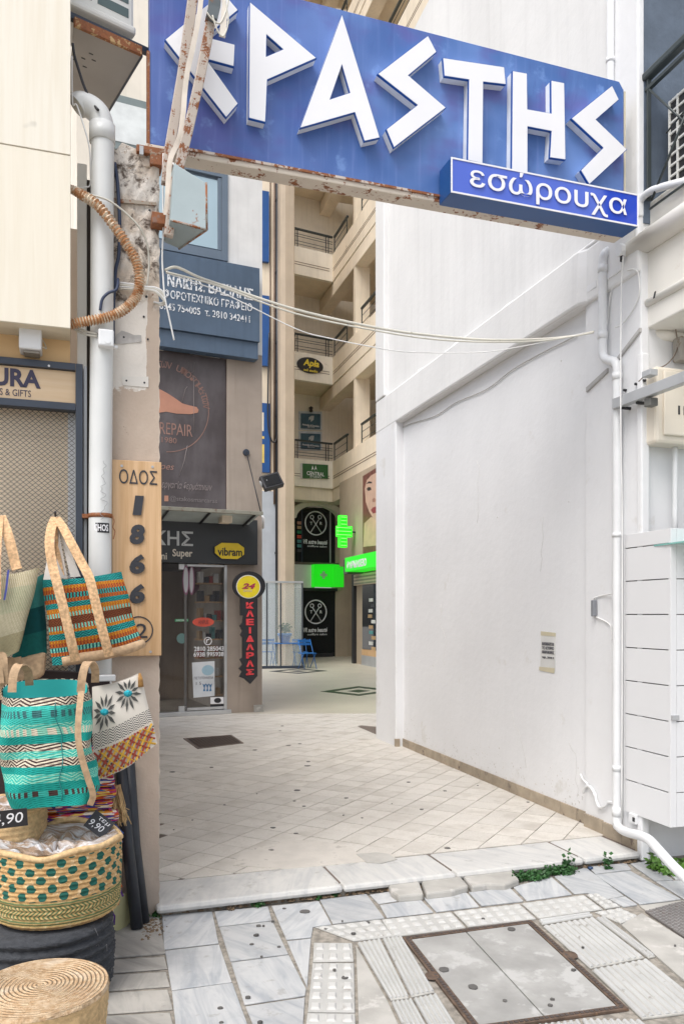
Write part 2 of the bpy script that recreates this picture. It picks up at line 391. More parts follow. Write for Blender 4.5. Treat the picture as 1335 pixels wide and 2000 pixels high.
for f, P, nu, nv in ((z7, [(696, 466), (985, 432), (1045, 507), (868, 528)], 5, 3), (z8, [(17, 434), (325, 402), (390, 470), (70, 510)], 6, 3),
                     (z8, [(330, 400), (620, 366), (695, 432), (395, 467)], 6, 3), (z8, [(625, 364), (900, 327), (985, 390), (702, 430)], 6, 3),
                     (z8, [(905, 326), (960, 322), (1062, 378), (990, 388)], 2, 4), (z8, [(942, 400), (1057, 383), (1142, 420), (1060, 452)], 3, 3),
                     (z7, [(693, 532), (864, 534), (872, 615), (688, 618)], 3, 2), (z7, [(687, 622), (873, 620), (878, 838), (665, 835)], 3, 5),
                     (z7, [(664, 839), (878, 842), (886, 1060), (640, 1060)], 3, 4)):
    q = gp(P, f); slabpart('tactile_slab', q, [m_tact, m_stud], pav, label=None, extra=studs(q, nu, nv))
for f, P, n in ((z7, [(880, 535), (985, 517), (1112, 775), (1027, 786)], 5), (z7, [(990, 516), (1077, 505), (1224, 750), (1117, 772)], 5),
                (z7, [(1028, 791), (1120, 778), (1260, 1030), (1150, 1050)], 5), (z7, [(1124, 776), (1228, 755), (1395, 1020), (1265, 1030)], 5),
                (z8, [(718, 462), (940, 424), (1165, 600), (926, 648)], 9), (z8, [(930, 653), (1172, 606), (1450, 830), (1150, 868)], 9),
                (z8, [(947, 428), (985, 420), (1215, 596), (1178, 602)], 2), (z8, [(640, 900), (880, 870), (960, 1000), (640, 1000)], 9),
                (z8, [(885, 868), (1145, 873), (1300, 1000), (965, 1000)], 9)):
    q = gp(P, f); slabpart('ribbed_slab', q, [m_ribl, m_rib], pav, extra=ribs(q, n))
q = gp([(700, 436), (925, 405), (943, 420), (716, 458)], z8); slabpart('ribbed_slab', q, [m_ribl, m_rib], pav, extra=ribs([q[0], q[3], q[2], q[1]], 2), sh=.003)
slabpart('concrete_slab', gp([(878, 545), (1020, 790), (1140, 1050), (892, 1060)], z7), m_cement, pav)
slabpart('concrete_slab', gp([(988, 392), (1062, 455), (1150, 406), (1340, 522), (1480, 630), (1480, 830), (1218, 600)], z8), m_cement, pav)
slabpart('concrete_slab', gp([(1135, 372), (1330, 349), (1480, 345), (1480, 360), (1170, 398)], z8), m_cement, pav)
# access cover set in the pavement
def lerp2(a, b, t): return (a[0]+(b[0]-a[0])*t, a[1]+(b[1]-a[1])*t)
oc = gp([(785.3, 1831), (1036, 1797.5), (1227, 1971), (926, 2014)])
m_rustf = M('brown rusted iron frame', (.105, .07, .05, 1), .8, var=.3, scale=20, bump=.4, dirt=(.17, .10, .06, 1), damt=.56, dscale=30)
cx_, ct_ = [sum(p[k] for p in oc)/4 for k in (0, 1)]
cov = thing('access_cover', 'large grey concrete infilled access cover with rusty brown toothed frame set in the pavement', 'manhole cover', G, (cx_, ct_, 0))
inn = shrink(oc, .034)
fr = MB()
for i in range(4):
    j = (i+1) % 4; fr.slab([oc[i], oc[j], inn[j], inn[i]], -.008, .0035)
part('frame', fr, m_rustf, cov, bevel=.001)
mid = shrink(oc, .017); tee = MB()
for i in range(4):
    a, b = Vector(mid[i]), Vector(mid[(i+1) % 4]); n = int((b-a).length/.022); d = (b-a).normalized(); e = Vector((-d.y, d.x))
    for k in range(n):
        p = a+(b-a)*(k+.5)/n; x = d*.0075; y = e*.007
        tee.slab([tuple(p-x-y), tuple(p+x-y), tuple(p+x+y), tuple(p-x+y)], .003, .006)
part('frame_teeth', tee, M('worn iron teeth', (.07, .055, .05, 1), .6, bump=.2), cov)
m_cov = M('worn cover concrete', (.33, .325, .31, 1), .85, var=.16, scale=4, bump=.3, bscale=70, dirt=(.44, .435, .42, 1), damt=.52, dscale=5)
a1, a2 = lerp2(inn[0], inn[1], .46), lerp2(inn[3], inn[2], .46)
part('cover_plate', MB().slab(shrink([inn[0], a1, a2, inn[3]], .003), -.008, .001), m_cov, cov, bevel=.002)
part('cover_plate', MB().slab(shrink([a1, inn[1], inn[2], a2], .003), -.008, .0015), m_cov, cov, bevel=.002)
for u, v in ((1, .46), (0, .48)):
    p = Vector(q4(oc, u, v)); part('lifting_socket', MB().lathe((p.x, p.y), [(0, .005), (.022, .005), (.032, .0085), (.036, 0)], 12), m_rustf, cov)
# metal grate at right
gq = gp([(1165, 400), (1345, 352), (1500, 440), (1345, 520)], z8)
gr = thing('pavement_grate', 'rusty studded metal inspection plate at the right end of the pavement', 'drain cover', G, (*[sum(p[k] for p in gq)/4 for k in (0, 1)], 0))
part('plate', MB().slab(gq, -.008, .003), M('dull iron plate', (.16, .145, .14, 1), .6, bump=.2, dirt=(.09, .06, .045, 1), dscale=10), gr)
kn = MB()
for i in range(13):
    for j in range(13):
        p = q4(gq, (i+.5)/13, (j+.5)/13); a = .8 if (i+j) % 2 else -.8; d = Vector((math.cos(a), math.sin(a)))*.011; e = Vector((-d.y, d.x))*.35
        kn.slab([tuple(p-d-e), tuple(p+d-e), tuple(p+d+e), tuple(p-d+e)], .002, .0065)
part('tread_studs', kn, M('worn stud steel', (.30, .29, .28, 1), .5, metal=.4, bump=.1), gr, stuff=True)
# ================================================================= kerb step of the alley
sc = W.sp(1248.6, .04)
kerb = thing('alley_kerb_step', 'long white marble kerb step across the mouth of the alley', 'step', S, (1.4, 0, 0))
part('bedding', MB().box(-.02, 3.05, -.37, .015, -.03, .035), m_joint, kerb)
xs = [-.02, 1.02, 1.73, 2.62, 3.05]
for a, b in zip(xs, xs[1:]):
    part('kerb_stone', MB().box(a+.0015, b-.0015, -.36, .055, .018, ZF+random.uniform(-.001, .002)), m_marbw, kerb, bevel=.02)
for P in ([(45, 285), (180, 256), (207, 332), (95, 342), (60, 318)], [(184, 255), (350, 237), (402, 296), (330, 318), (212, 331)], [(358, 236), (578, 214), (622, 268), (560, 292), (480, 290), (412, 302)]):
    q = shrink([ground(*z8(*p), .024) for p in P], .004)
    single('broken_kerb_stone', ['pointed grey broken kerb stone, leftmost of three before the marble step', 'middle grey broken kerb stone before the marble step', 'longest grey broken kerb stone, beside the low green plants'][len([o for o in C.objects if o.name.startswith('broken_kerb')])],
           'stone', MB().slab(q, -.01, .036), m_cement, G, group='broken kerb stones before the step', bevel=.012)
# ================================================================= passage floor
def ground_S(s):
    v = S.w(s, -.03, 0); return (v.x, -v.y)
pf = struct('passage_floor', MB().slab([(-6, -45), (6, -45), (6, -7.2), tuple(ground_S(3.2)), tuple(ground_S(-.05)), (-6, -4.6)], -.03, ZF-.006), m_grout, G)
def clip(poly, fn):
    out = []
    for i in range(len(poly)):
        a, b = poly[i], poly[(i+1) % len(poly)]; fa, fb = fn(a), fn(b)
        if fa >= 0: out.append(a)
        if (fa >= 0) != (fb >= 0): out.append(lerp2(a, b, fa/(fa-fb)))
    return out
def inS(p):  # behind the kerb
    x, y = p[0]-S.ox, -p[1]-S.oy; return -(x*S.nx+y*S.ny)-.362
def inW(p):
    x, y = p[0]-W.ox, -p[1]-W.oy; return x*W.nx+y*W.ny+.0
TS = .222; ta = R(61.5); ax = Vector((math.cos(ta), -math.sin(ta))); ay = Vector((math.cos(ta-math.pi/2), -math.sin(ta-math.pi/2)))
o0 = Vector(ground(985.7, 1614.7, ZF))
tiles = []
full = None
for i in range(-40, 60):
    for j in range(-60, 60):
        p = o0+ax*TS*i+ay*TS*j; ce = p+(ax+ay)*TS*.5; Y = -ce.y
        if Y < 4.3 or Y > 12.6: continue
        px = CX+ce.x/Y*FPX
        if px < 285 or px > 1300: continue
        if Y > 10.0 and px > 745: continue
        e = .0028; sq = [tuple(p+(ax+ay)*e), tuple(p+ax*(TS-e)+ay*e), tuple(p+(ax+ay)*(TS-e)), tuple(p+ay*(TS-e)+ax*e)]
        cl = clip(clip(sq, inS), inW) if Y < 11 else sq
        if len(cl) < 3: continue
        area = abs(sum(cl[k][0]*cl[(k+1) % len(cl)][1]-cl[(k+1) % len(cl)][0]*cl[k][1] for k in range(len(cl))))/2
        if area < .002: continue
        tiles.append((Y, ce, cl, len(cl) == 4 and area > (TS-2*e)**2*.995))
tiles.sort(key=lambda a: a[0])
rest = MB()
pb = BASE[pf]
for k, (Y, ce, cl, isfull) in enumerate(tiles):
    dz = random.uniform(-.0008, .0008)
    if k < 296:
        if isfull:
            if full is None:
                mb = MB().slab([(x-ce.x, y-ce.y) for x, y in cl], -.006, 0); full = mb.mesh('tile', (0, 0, 0), [m_tile])
            me = full; loc = (ce.x-pb[0], -(ce.y-pb[1]), ZF+dz-pb[2])
        else:
            mb = MB().slab([(x-ce.x, y-ce.y) for x, y in cl], -.006, 0); me = mb.mesh('tile', (0, 0, 0), [m_tile]); loc = (ce.x-pb[0], -(ce.y-pb[1]), ZF+dz-pb[2])
        o = bpy.data.objects.new('tile', me); C.objects.link(o); o.parent = pf; o.location = loc
    else: rest.slab(cl, ZF-.006, ZF+dz)
part('tile_field', rest, m_tile, pf, stuff=True)
m_floor = M('smooth beige courtyard floor', (.50, .455, .38, 1), .4, var=.05, scale=1.2, bump=.08, bscale=60, dirt=(.42, .38, .32, 1), damt=.6, dscale=2)
part('courtyard_paving', MB().slab([(-6, -45), (6, -45), (6, -12.4), (-6, -12.4)], ZF-.005, ZF+.0025), m_floor, pf)
m_dia = M('black inlay', (.03, .03, .028, 1), .4, bump=.05)
for (cxp, cyp, w, h) in ((582, 1311, 57, 5.2), (700, 1350, 74, 9.5)):
    ct = Vector(ground(cxp, cyp, ZF)); mb = MB()
    def dq(k): return [tuple(ground(cxp+a*w*k, cyp+b*h*k, ZF)) for a, b in ((-1, .1), (0, -1), (1, -.1), (0, 1))]
    o_, i_ = dq(1), dq(.66)
    for i in range(4): mb.slab([o_[i], o_[(i+1) % 4], i_[(i+1) % 4], i_[i]], ZF, ZF+.006)
    mb.slab(dq(.30), ZF, ZF+.006)
    part('floor_inlay', mb, m_dia, pf)
# cement repair patch and broken tile edge
pt = [(455, 1690), (470, 1668), (505, 1655), (560, 1642), (610, 1640), (680, 1652), (700, 1668), (772, 1668), (770, 1676), (640, 1690), (560, 1697)]
part('cement_patch', MB().slab([ground(*p, ZF+.003) for p in pt], ZF-.004, ZF+.0035), M('pale cement patch', (.55, .515, .465, 1), .85, var=.08, scale=6, bump=.3, dirt=(.42, .39, .35, 1), damt=.58), pf)
part('cement_patch', MB().slab([ground(*p, ZF+.004) for p in [(695, 1668), (735, 1665), (758, 1668), (775, 1678), (745, 1686), (715, 1684)]], ZF, ZF+.0055), m_cement, pf)
g = MB(); rg = random.Random(3)
spots = [(533, 1617, 8), (530, 1661, 9), (424, 1706, 8), (436, 1706, 8), (345, 1701, 13), (579, 1628, 5), (413, 1499, 7), (337, 1508, 8), (563, 1456, 8), (498, 1465, 7), (600, 1496, 9), (576, 1628, 4), (797, 1528, 6), (823, 1581, 7), (868, 1545, 6), (873, 1657, 10), (602, 1488, 7), (580, 1544, 12), (575, 1565, 5), (593, 1575, 6), (676, 1559, 7), (551, 1418, 6), (585, 1453, 6), (1030, 1567, 5)]
for _ in range(10): spots.append((rg.uniform(330, 1050), rg.uniform(1420, 1660), rg.uniform(2, 4)))
for x, y, w in spots:
    if y > 1200+2399/5.0 or x > 790+(y-1452)*2.1: continue
    ct = Vector(ground(x, y, ZF)); r = w/FPX*(-ct.y)*.62
    g.slab([(ct.x+r*math.cos(a)*rg.uniform(.75, 1.2), ct.y+r*.8*math.sin(a)*rg.uniform(.75, 1.2)) for a in [k*math.pi/4.5 for k in range(9)]], ZF, ZF+.004)
part('gum_stains', g, m_gum, pf, stuff=True)
g = MB()
for x, y, w in [(595, 1781, 20), (505, 1809, 11), (555, 1775, 6), (492, 1845, 8), (545, 1850, 7), (430, 1970, 10), (432, 1998, 8), (637, 1814, 8), (690, 1824, 10), (673, 1910, 12), (716, 1802, 10), (818, 1830, 0)]:
    if w < 1: continue
    ct = Vector(ground(x, y)); r = w/FPX*(-ct.y)*.55
    g.slab([(ct.x+r*math.cos(a)*rg.uniform(.8, 1.15), ct.y+r*.9*math.sin(a)*rg.uniform(.8, 1.15)) for a in [k*math.pi/4.5 for k in range(9)]], 0, .0045 if w != 20 else .005)
for _ in range(16):
    x, y = rg.uniform(330, 1330), rg.uniform(1790, 2000)
    if y < 1900-.15*(x-330) and x < 700 and rg.random() < .5: continue
    ct = Vector(ground(x, y)); r = rg.uniform(.004, .013)
    g.slab([(ct.x+r*math.cos(a)*rg.uniform(.6, 1.3), ct.y+r*.8*math.sin(a)*rg.uniform(.6, 1.3)) for a in [k*math.pi/3.5 for k in range(7)]], 0, .009)
for x, y, w in [(866, 1895, 13), (923, 1929, 13), (998, 1816, 11), (985, 1956, 6)]:
    ct = Vector(ground(x, y)); r = w/FPX*(-ct.y)*.75
    g.slab([(ct.x+r*math.cos(a)*rg.uniform(.85, 1.1), ct.y+r*1.1*math.sin(a)*rg.uniform(.85, 1.1)) for a in [k*math.pi/5 for k in range(10)]], 0, .006)
part('gum_stains', g, m_gum, pav, stuff=True)
# drain grate in the passage
dq_ = [ground(*p, ZF) for p in [(358, 1443), (452, 1436), (476, 1452), (386, 1463)]]
dg = thing('passage_drain', 'square rusty drain grate in the tiled passage floor before the shoe repair shop', 'drain cover', G, (*[sum(p[k] for p in dq_)/4 for k in (0, 1)], ZF))
part('pit', MB().slab(dq_, ZF-.004, ZF+.0025), m_dark, dg)
o_, i_ = dq_, shrink(dq_, .03); mb = MB()
for i in range(4): mb.slab([o_[i], o_[(i+1) % 4], i_[(i+1) % 4], i_[i]], ZF, ZF+.007)
part('frame', mb, M('worn grate iron', (.15, .115, .095, 1), .7, bump=.3), dg)
for k in range(14):
    p0, p1 = q4(dq_, (k+.5)/14, .04), q4(dq_, (k+.5)/14, .96); d = (p1-p0).normalized(); e = Vector((-d.y, d.x))*.008
    part('bar', MB().slab([tuple(p0-e), tuple(p0+e), tuple(p1+e), tuple(p1-e)], ZF+.001, ZF+.0065), rusty_bar if 'rusty_bar' in globals() else m_rustf, dg)
# ================================================================= white building on the right of the passage
sN = sc; sF = W.sp(735, .10); sP = W.sp(785, 0); sQ = W.sp(1143, .03)
wb = thing('white_side_building', 'tall white rendered side wall with recessed panel along the right of the passage', 'building', W, ((sN+sF)/2, 0, 0))
core = MB().slab([(sF, 0), (sN-.004, 0), (sN-.12, -3), (sF, -3)], -.02, 8.05)
part('wall', core, m_white, wb)
part('front_pilaster', MB().box(sQ, sN+.003, -.03, .035, -.015, 3.9), m_white, wb, bevel=.008)
fp = MB(); nz = 30
part('far_pilaster', MB().box(sF-.03, W.sp(772, .10), -2.9, .10, -.01, 3.9), m_white, wb, bevel=.012)
beam = MB().slab([(sF-.032, .103), (sQ, .10), (sQ+.06, .06), (sN+.002, .05), (sN+.003, -.02), (sN-.10, -2.8), (sF-.032, -2.8)], 3.84, 4.24)
part('lintel_beam', beam, m_upwhite, wb, bevel=.02)
def upw(u, v):
    s = sF-.03+(sN+.004-sF+.03)*u; return (s, .055-.012*u+.006*math.sin(9*u+3*v)*math.sin(7*v+2*u)+.003*math.sin(31*u+11*v), 4.235+v*3.9)
mb = MB().grid(upw, 40, 40)
mb.slab([(sF-.03, .045), (sN+.004, .03), (sN+.002, -.02), (sN-.10, -2.8), (sF-.03, -2.8)], 4.235, 8.1)
part('upper_wall', mb, m_upwhite, wb)
part('upper_far_quoin', MB().slab([(sF-.034, .106), (sF+.10*3.0, .118), (sF+.3, 0), (sF-.034, 0)], 4.24, 8.1), m_upwhite, wb, bevel=.015)
# ledge of lumpy plaster on the beam
pts = []; rl = random.Random(5)
for k in range(60):
    u = k/59; pts.append((sF+(sN-sF)*u, .050-.01*u+rl.uniform(-.004, .004), 4.25+rl.uniform(-.008, .008)))
part('plaster_ledge', MB().tube(pts, [.020+rl.uniform(-.006, .008)-.012*abs(math.sin(_[0]*3)) for _ in pts], 6), m_upwhite, wb)
part('corner_strip', MB().box(W.sp(1199, .055), sN+.008, .0, .062, 4.2, 8.1), m_white, wb, bevel=.012)
# skirting tiles
m_skirt = M('brown stained skirting tile', (.36, .30, .225, 1), .7, var=.15, scale=8, bump=.3, dirt=(.16, .12, .10, 1), damt=.58, dscale=12, rand=.12)
s = sP+.01; k = 0
while s < sQ-.02:
    e = min(s+.222, sQ); part('skirting_tile', MB().box(s+.003, e-.003, 0, .012+rl.uniform(0, .004), ZF-.002, ZF+.092), m_skirt, wb, bevel=.002); s = e
s = sQ
while s < sN-.02:
    e = min(s+.222, sN); part('skirting_tile', MB().box(s+.003, e-.003, .03, .05+rl.uniform(0, .004), -.005, ZF+.095-.02*((s-sQ)/(sN-sQ))), m_skirt, wb, bevel=.002); s = e
part('skirting_tile', MB().box(W.sp(772, .1)-.03, W.sp(772, .1)+.012, .05, .104, ZF-.002, ZF+.09), m_skirt, wb)
# ================================================================= blue shop sign over the alley
def signmat():
    n = NT('weathered blue sign'); v = n.obj(); x = n.xyz(v)
    a = n.mix(n.step(n.noise(v, 1.6, 3), .35, .65), c('#456aa8'), c('#6b8cc8'))
    a = n.mix(n.math('MULTIPLY', n.step(n.noise(n.mapv(v, (1, 1, 1.6)), 2.3, 3), .48, .68), .6), a, c('#62579c'))
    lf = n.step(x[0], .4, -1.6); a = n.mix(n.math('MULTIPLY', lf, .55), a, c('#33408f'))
    st = n.step(n.noise(n.mapv(v, (22, 1, .9)), 1.2, 5, .6), .5, .8); a = n.mix(n.math('MULTIPLY', st, .35), a, c('#7f93cf'))
    lo = n.step(x[2], .62, .05); sc_ = n.step(n.noise(n.mapv(v, (16, 1, 34)), 1.1, 6, .75), .735, .76)
    a = n.mix(n.math('MULTIPLY', sc_, lo), a, c('#c9d2ee'))
    a = n.mix(n.math('MULTIPLY', n.step(n.noise(n.mapv(v, (3, 1, 1.1)), 1.4, 6, .7, .5), .54, .72), .38), a, c('#36488c'))
    a = n.mix(n.math('MULTIPLY', n.step(n.noise(n.mapv(v, (2, 1, 2)), 3.1, 4, .6), .58, .72), .5), a, c('#7da0d8'))
    a = n.mix(n.step(n.noise(n.mapv(v, (30, 1, 12)), 1.3, 5, .7), .725, .74), a, c('#1f2b60'))
    return n.done(a, .38)
m_sign = signmat()
m_letter = M('white acrylic letter face', (.82, .82, .84, 1), .25, var=.015, bump=0)
m_lside = M('letter side metal', (.80, .82, .84, 1), .5, var=.1, scale=5, bump=.05)
m_lblue = M('letter trim blue', c('#0f4fa0'), .35, bump=0)
m_rustp = rusty('rusted cream channel', (.66, .58, .49, 1), .545, 9)
p0 = S.p(292, 281, .0); p1 = S.p(1217, 0, .0)
tl = S.p(294, -77, 0); tr = S.p(1190, 153, 0)
zb = (S.z(300, 288, .0)+S.z(1190, 450, 0))/2; zt = (tl[1]+tr[1])/2
print('sign z', S.z(300, 288, .0), S.z(1190, 450, 0), tl, tr, S.z(1217, 375, 0))
s0, s1 = p0[0], p1[0]
sg = thing('shop_sign', 'long blue shop sign panel with white ERASTIS letters in Greek spanning the alley mouth', 'shop sign', S, ((s0+s1)/2, 0, zb))
panel = [(s0, S.z(292, 281, 0)), (s1, S.z(1217, 452, 0)), (s1, S.z(1217, 176, 0)), (s1-.035, S.z(1203, 158, 0)), (s0, tl[1])]
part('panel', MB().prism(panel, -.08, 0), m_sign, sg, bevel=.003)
part('panel_edging', MB().box(s1+.001, s1+.012, -.085, .004, panel[1][1]-.02, panel[2][1]-.01), M('yellowed edge trim', (.62, .56, .42, 1), .6, bump=.1), sg)
zl, zr = panel[0][1], panel[1][1]
part('bottom_channel', MB().prism([(s0-.02, zl-.004), (s1, zr-.004), (s1, zr-.034), (s0-.02, zl-.038)], -.10, .012), m_rustp, sg, bevel=.006)
part('bottom_lip', MB().prism([(s0+.1, zl+.006), (s1, zr+.004), (s1, zr-.008), (s0+.1, zl-.008)], .0135, .022), rusty('peeling lip paint', (.58, .50, .44, 1), .47, 18), sg)
zA = lambda x, y: (280+x/2.225, y/2.225)
zB = lambda x, y: (780+x/2.4054, y/2.4054)
LT = [(zA, [[(95, 172), (345, -35), (411, 44), (268, 160), (398, 194), (393, 288), (272, 255), (411, 450), (360, 510)]], 'letter E'),
      (zA, [[(462, 8), (751, 252), (538, 346), (530, 530), (458, 512)], [(535, 150), (607, 214), (533, 246)]], ''),
      (zA, [[(862, 63), (1026, 598), (960, 613), (918, 488), (680, 556)], [(862, 280), (897, 403), (810, 432)]], ''),
      (zA, [[(1235, 155), (1272, 226), (1150, 328), (1313, 468), (1088, 641), (1055, 562), (1190, 456), (1018, 321)]], ''),
      (zB, [[(203, 272), (490, 315), (498, 396), (392, 384), (389, 768), (320, 752), (325, 374), (210, 356)]], ''),
      (zB, [[(530, 333), (597, 345), (599, 513), (712, 533), (711, 378), (772, 390), (778, 750), (705, 740), (712, 616), (600, 594), (600, 812), (526, 800)]], ''),
      (zB, [[(996, 402), (1028, 468), (920, 562), (1066, 702), (890, 866), (850, 800), (955, 694), (806, 556)]], '')]
TF = .066
lets = []
for f, loops, _ in LT:
    lp = [[S.p(*f(*p), TF) for p in l] for l in loops]
    b = loops_mesh(lp, .0015, TF-.016)
    o = part('letter', b, m_lside, sg); lets.append(o)
    part('letter_trim', loops_mesh([shrink(l, -.002) for l in lp] if len(lp) == 1 else [shrink(lp[0], -.002), shrink(lp[1], .002)], TF-.0165, TF-.002), m_lblue, o)
    part('letter_face', loops_mesh([shrink(l, .002) for l in lp] if len(lp) == 1 else [shrink(lp[0], .002), shrink(lp[1], -.002)], TF-.003, TF+.001), m_letter, o)
# small lightbox
TB = .17
q = [S.p(*zB(*p), TB) for p in [(240, 738), (1122, 915), (1101, 1062), (240, 905)]]
bx = thing('lightbox_sign', 'narrow blue lightbox with white Greek lettering low on the right of the big sign', 'shop sign', S, ((q[0][0]+q[1][0])/2, .1, q[2][1]))
m_bside = M('dark blue box side', c('#164a86'), .4, bump=.02, var=.06)
def bfmat():
    n = NT('lightbox blue face'); v = n.obj(); x = n.xyz(v)
    return n.done(n.mix(n.step(x[0], .36, .43), c('#5169c9'), c('#2a49bd')), .15)
zt0, zb0 = (q[0][1]+q[1][1])/2, (q[2][1]+q[3][1])/2
q = [(q[0][0], zt0), (q[1][0]-.005, zt0), (q[1][0]-.005, zb0), (q[0][0], zb0)]
part('box', MB().prism(q, .0155, TB-.002), m_bside, bx, bevel=.002)
part('face', MB().prism(shrink(q, .004), TB-.0035, TB), bfmat(), bx)
mb = MB(); a_, b_ = shrink(q, .0), shrink(q, .009)
for i in range(4): mb.prism([a_[i], a_[(i+1) % 4], b_[(i+1) % 4], b_[i]], TB-.001, TB+.004)
part('rim', mb, m_letter, bx)
sA, zA_ = S.p(*zB(327, 905), TB); sB = S.sp(zB(1062, 0)[0], TB)
hgt = zt0-zb0
part('lettering', text_mesh(S, 'εσώρουχα', sA, sB, zb0+hgt*.10, zb0+hgt*.93, TB+.0045, m_letter, base=BASE[bx], bold=.004), None, bx)
# ================================================================= cables across the alley
m_cable = M('cream cable', (.62, .60, .53, 1), .5, bump=.02, dirt=(.35, .32, .27, 1), damt=.62, dscale=20)
m_wcable = M('white cable', (.75, .75, .74, 1), .5, bump=.02)
def smooth(pts, n=6):
    P = [Vector(p) for p in pts]; out = []
    for i in range(len(P)-1):
        a = P[max(i-1, 0)]; b = P[i]; c_ = P[i+1]; d = P[min(i+2, len(P)-1)]
        for k in range(n):
            t = k/n; out.append(.5*((2*b)+(-a+c_)*t+(2*a-5*b+4*c_-d)*t*t+(-a+3*b-3*c_+d)*t**3))
    out.append(P[-1]); return out
def cable(F, pts, r, mat, label, t=None, group=None, cat='cable', name='cable', n=6):
    P = [(*F.p(x, y, (tt[0] if tt else t)),) for x, y, *tt in pts]
    P = [(s, (pp[2] if len(pp) > 2 else t), z) for (s, z), pp in zip(P, pts)]
    return single(name, label, cat, MB().tube(smooth(P, n), r, 6), mat, F, group)
cable(S, [(322, 528), (345, 522), (385, 540), (430, 556), (575, 604), (735, 640), (850, 656), (960, 664), (1060, 662), (1120, 656), (1158, 648)], .0075, m_cable, 'thick cream cable sagging across the alley below the blue sign, topmost of the three', t=.02, group='cables strung across the alley')
cable(S, [(324, 531), (380, 545), (440, 563), (575, 612), (735, 646), (850, 663), (960, 668), (1060, 665), (1158, 650)], .005, m_cable, 'thin cream cable running tight against the thick cable across the alley', t=.035, group='cables strung across the alley')
cable(S, [(324, 533), (430, 570), (575, 641), (640, 660), (735, 679), (790, 687), (870, 689), (950, 687), (1010, 678), (1090, 662), (1140, 650)], .003, m_wcable, 'thinnest white wire hanging lowest across the alley', t=.03, group='cables strung across the alley')
cable(W, [(738, 858), (775, 840), (800, 828), (850, 812), (890, 786), (950, 760), (1000, 722), (1060, 688), (1100, 668), (1125, 655)], .0045, M('grey wall wire', (.45, .44, .42, 1), .7, bump=0), 'thin grey wire pinned across the white wall under its lintel', t=.012)
# ================================================================= pipes and fittings at the right wall's front pilaster
def wpipe(F, pts, r, mat, label, name='drainpipe', cat='pipe', group=None, n=14, sm=5, collars=(), kids=()):
    P = [(F.p(x, y, t)[0], t, F.p(x, y, t)[1]) for x, y, t in pts]
    mb = MB().tube(smooth(P, sm) if sm else P, r, n)
    if not collars: return single(name, label, cat, mb, mat, F, group)
    th = thing(name, label, cat, F, (P[-1][0], P[-1][1], min(p[2] for p in P)), group)
    part('pipe', mb, mat, th)
    for k, (x, y, t, hh) in enumerate(collars):
        s, z = F.p(x, y, t); part('collar', MB().tube([(s, t, z-hh/2), (s, t, z+hh/2)], r*1.13, n), mat, th)
    for nm, m_, mm in kids: part(nm, m_, mm, th)
    return th
def W3(px, py, t): s, z = W.p(px, py, t); return (s, t, z)
pp = [(1195, 492, .0), (1187, 490, .04), (1179, 497, .075), (1176, 512, .08), (1176, 560, .08), (1176, 660, .08), (1176, 688, .08), (1180, 700, .08), (1190, 704, .08), (1200, 708, .08), (1204, 722, .08), (1204, 760, .08), (1204, 900, .08),
      (1204, 1100, .08), (1204, 1300, .08), (1204, 1500, .08), (1204, 1600, .08), (1207, 1615, .09), (1222, 1625, .13), (1245, 1631, .17), (1266, 1640, .20), (1285, 1660, .24), (1312, 1690, .27), (1345, 1722, .30)]
wpipe(W, pp, .030, m_pipe, 'long white plastic drainpipe with two elbows down the corner pilaster to the pavement', collars=[(1176, 525, .08, .05), (1176, 655, .08, .05), (1204, 735, .08, .05), (1204, 1045, .08, .03), (1204, 1585, .08, .06), (1204, 1500, .08, .035)])
wpipe(W, [(1191, -60, .085), (1191, 60, .085), (1191, 150, .085), (1191, 230, .085)], .027, m_pipe, 'white pipe rising up the wall behind the right end of the blue sign', collars=[(1191, 118, .085, .03)])
cable(W, [(1216, 500, .12), (1212, 560, .10), (1211, 700, .13), (1211, 790, .13), (1212, 900, .13), (1214, 1040, .12), (1213, 1600, .12)], .005, m_wcable, 'thin white cord hanging straight down beside the corner drainpipe')
cable(W, [(1200, 640, .08), (1215, 632, .05), (1235, 605, .045), (1247, 575, .045), (1246, 540, .05), (1240, 527, .06), (1225, 528, .05), (1210, 540, .045), (1192, 570, .045), (1186, 620, .05), (1183, 645, .05)], .004, m_wcable, 'loop of white cable curving between the junction box and the drainpipe')
cable(W, [(1202, 1158, .08), (1180, 1162, .045), (1160, 1168, .045), (1157, 1180, .045), (1157, 1200, .05), (1161, 1204, .045), (1185, 1216, .045), (1192, 1226, .045), (1194, 1250, .045)], .0045, m_wcable, 'white cable loop around the small grey tube holder on the pilaster')
s, z = W.p(1158, 1172, .06); z2 = W.z(1158, 1204, .06)
single('intercom_tube', 'small grey upright tube fixed on the white pilaster beside the drainpipe', 'fitting', MB().box(s-.014, s+.016, .04, .075, z2, z), M('mid grey plastic', (.22, .23, .25, 1), .5, bump=0), W, bevel=.006)
cable(W, [(1133, 1512, .012), (1137, 1522, .03), (1146, 1532, .05)], .008, m_pipe, 'short white conduit stub entering the wall above the curled conduit', name='conduit')
wpipe(W, [(1138, 1548, .04), (1142, 1538, .05), (1150, 1536, .055), (1160, 1550, .055), (1164, 1566, .055), (1170, 1577, .055), (1180, 1574, .055), (1186, 1567, .05), (1196, 1568, .05)], .011, m_pipe, 'curled white conduit low on the pilaster left of the drainpipe', name='conduit', n=8, collars=[(1160, 1552, .055, .02)])
s, z = W.p(1241, 1610, .07)
th = thing('outlet_socket', 'small white outdoor socket with round black opening at the wall foot beside the drainpipe', 'socket', W, (s-.03, .05, z))
part('box', MB().box(s-.06, s+.015, .036, .085, z, z+.065), m_white2, th, bevel=.006)
part('opening', MB().box(s-.015, s+.008, .083, .088, z+.018, z+.045), m_black, th)
s, z = W.p(1217, 490, .06)
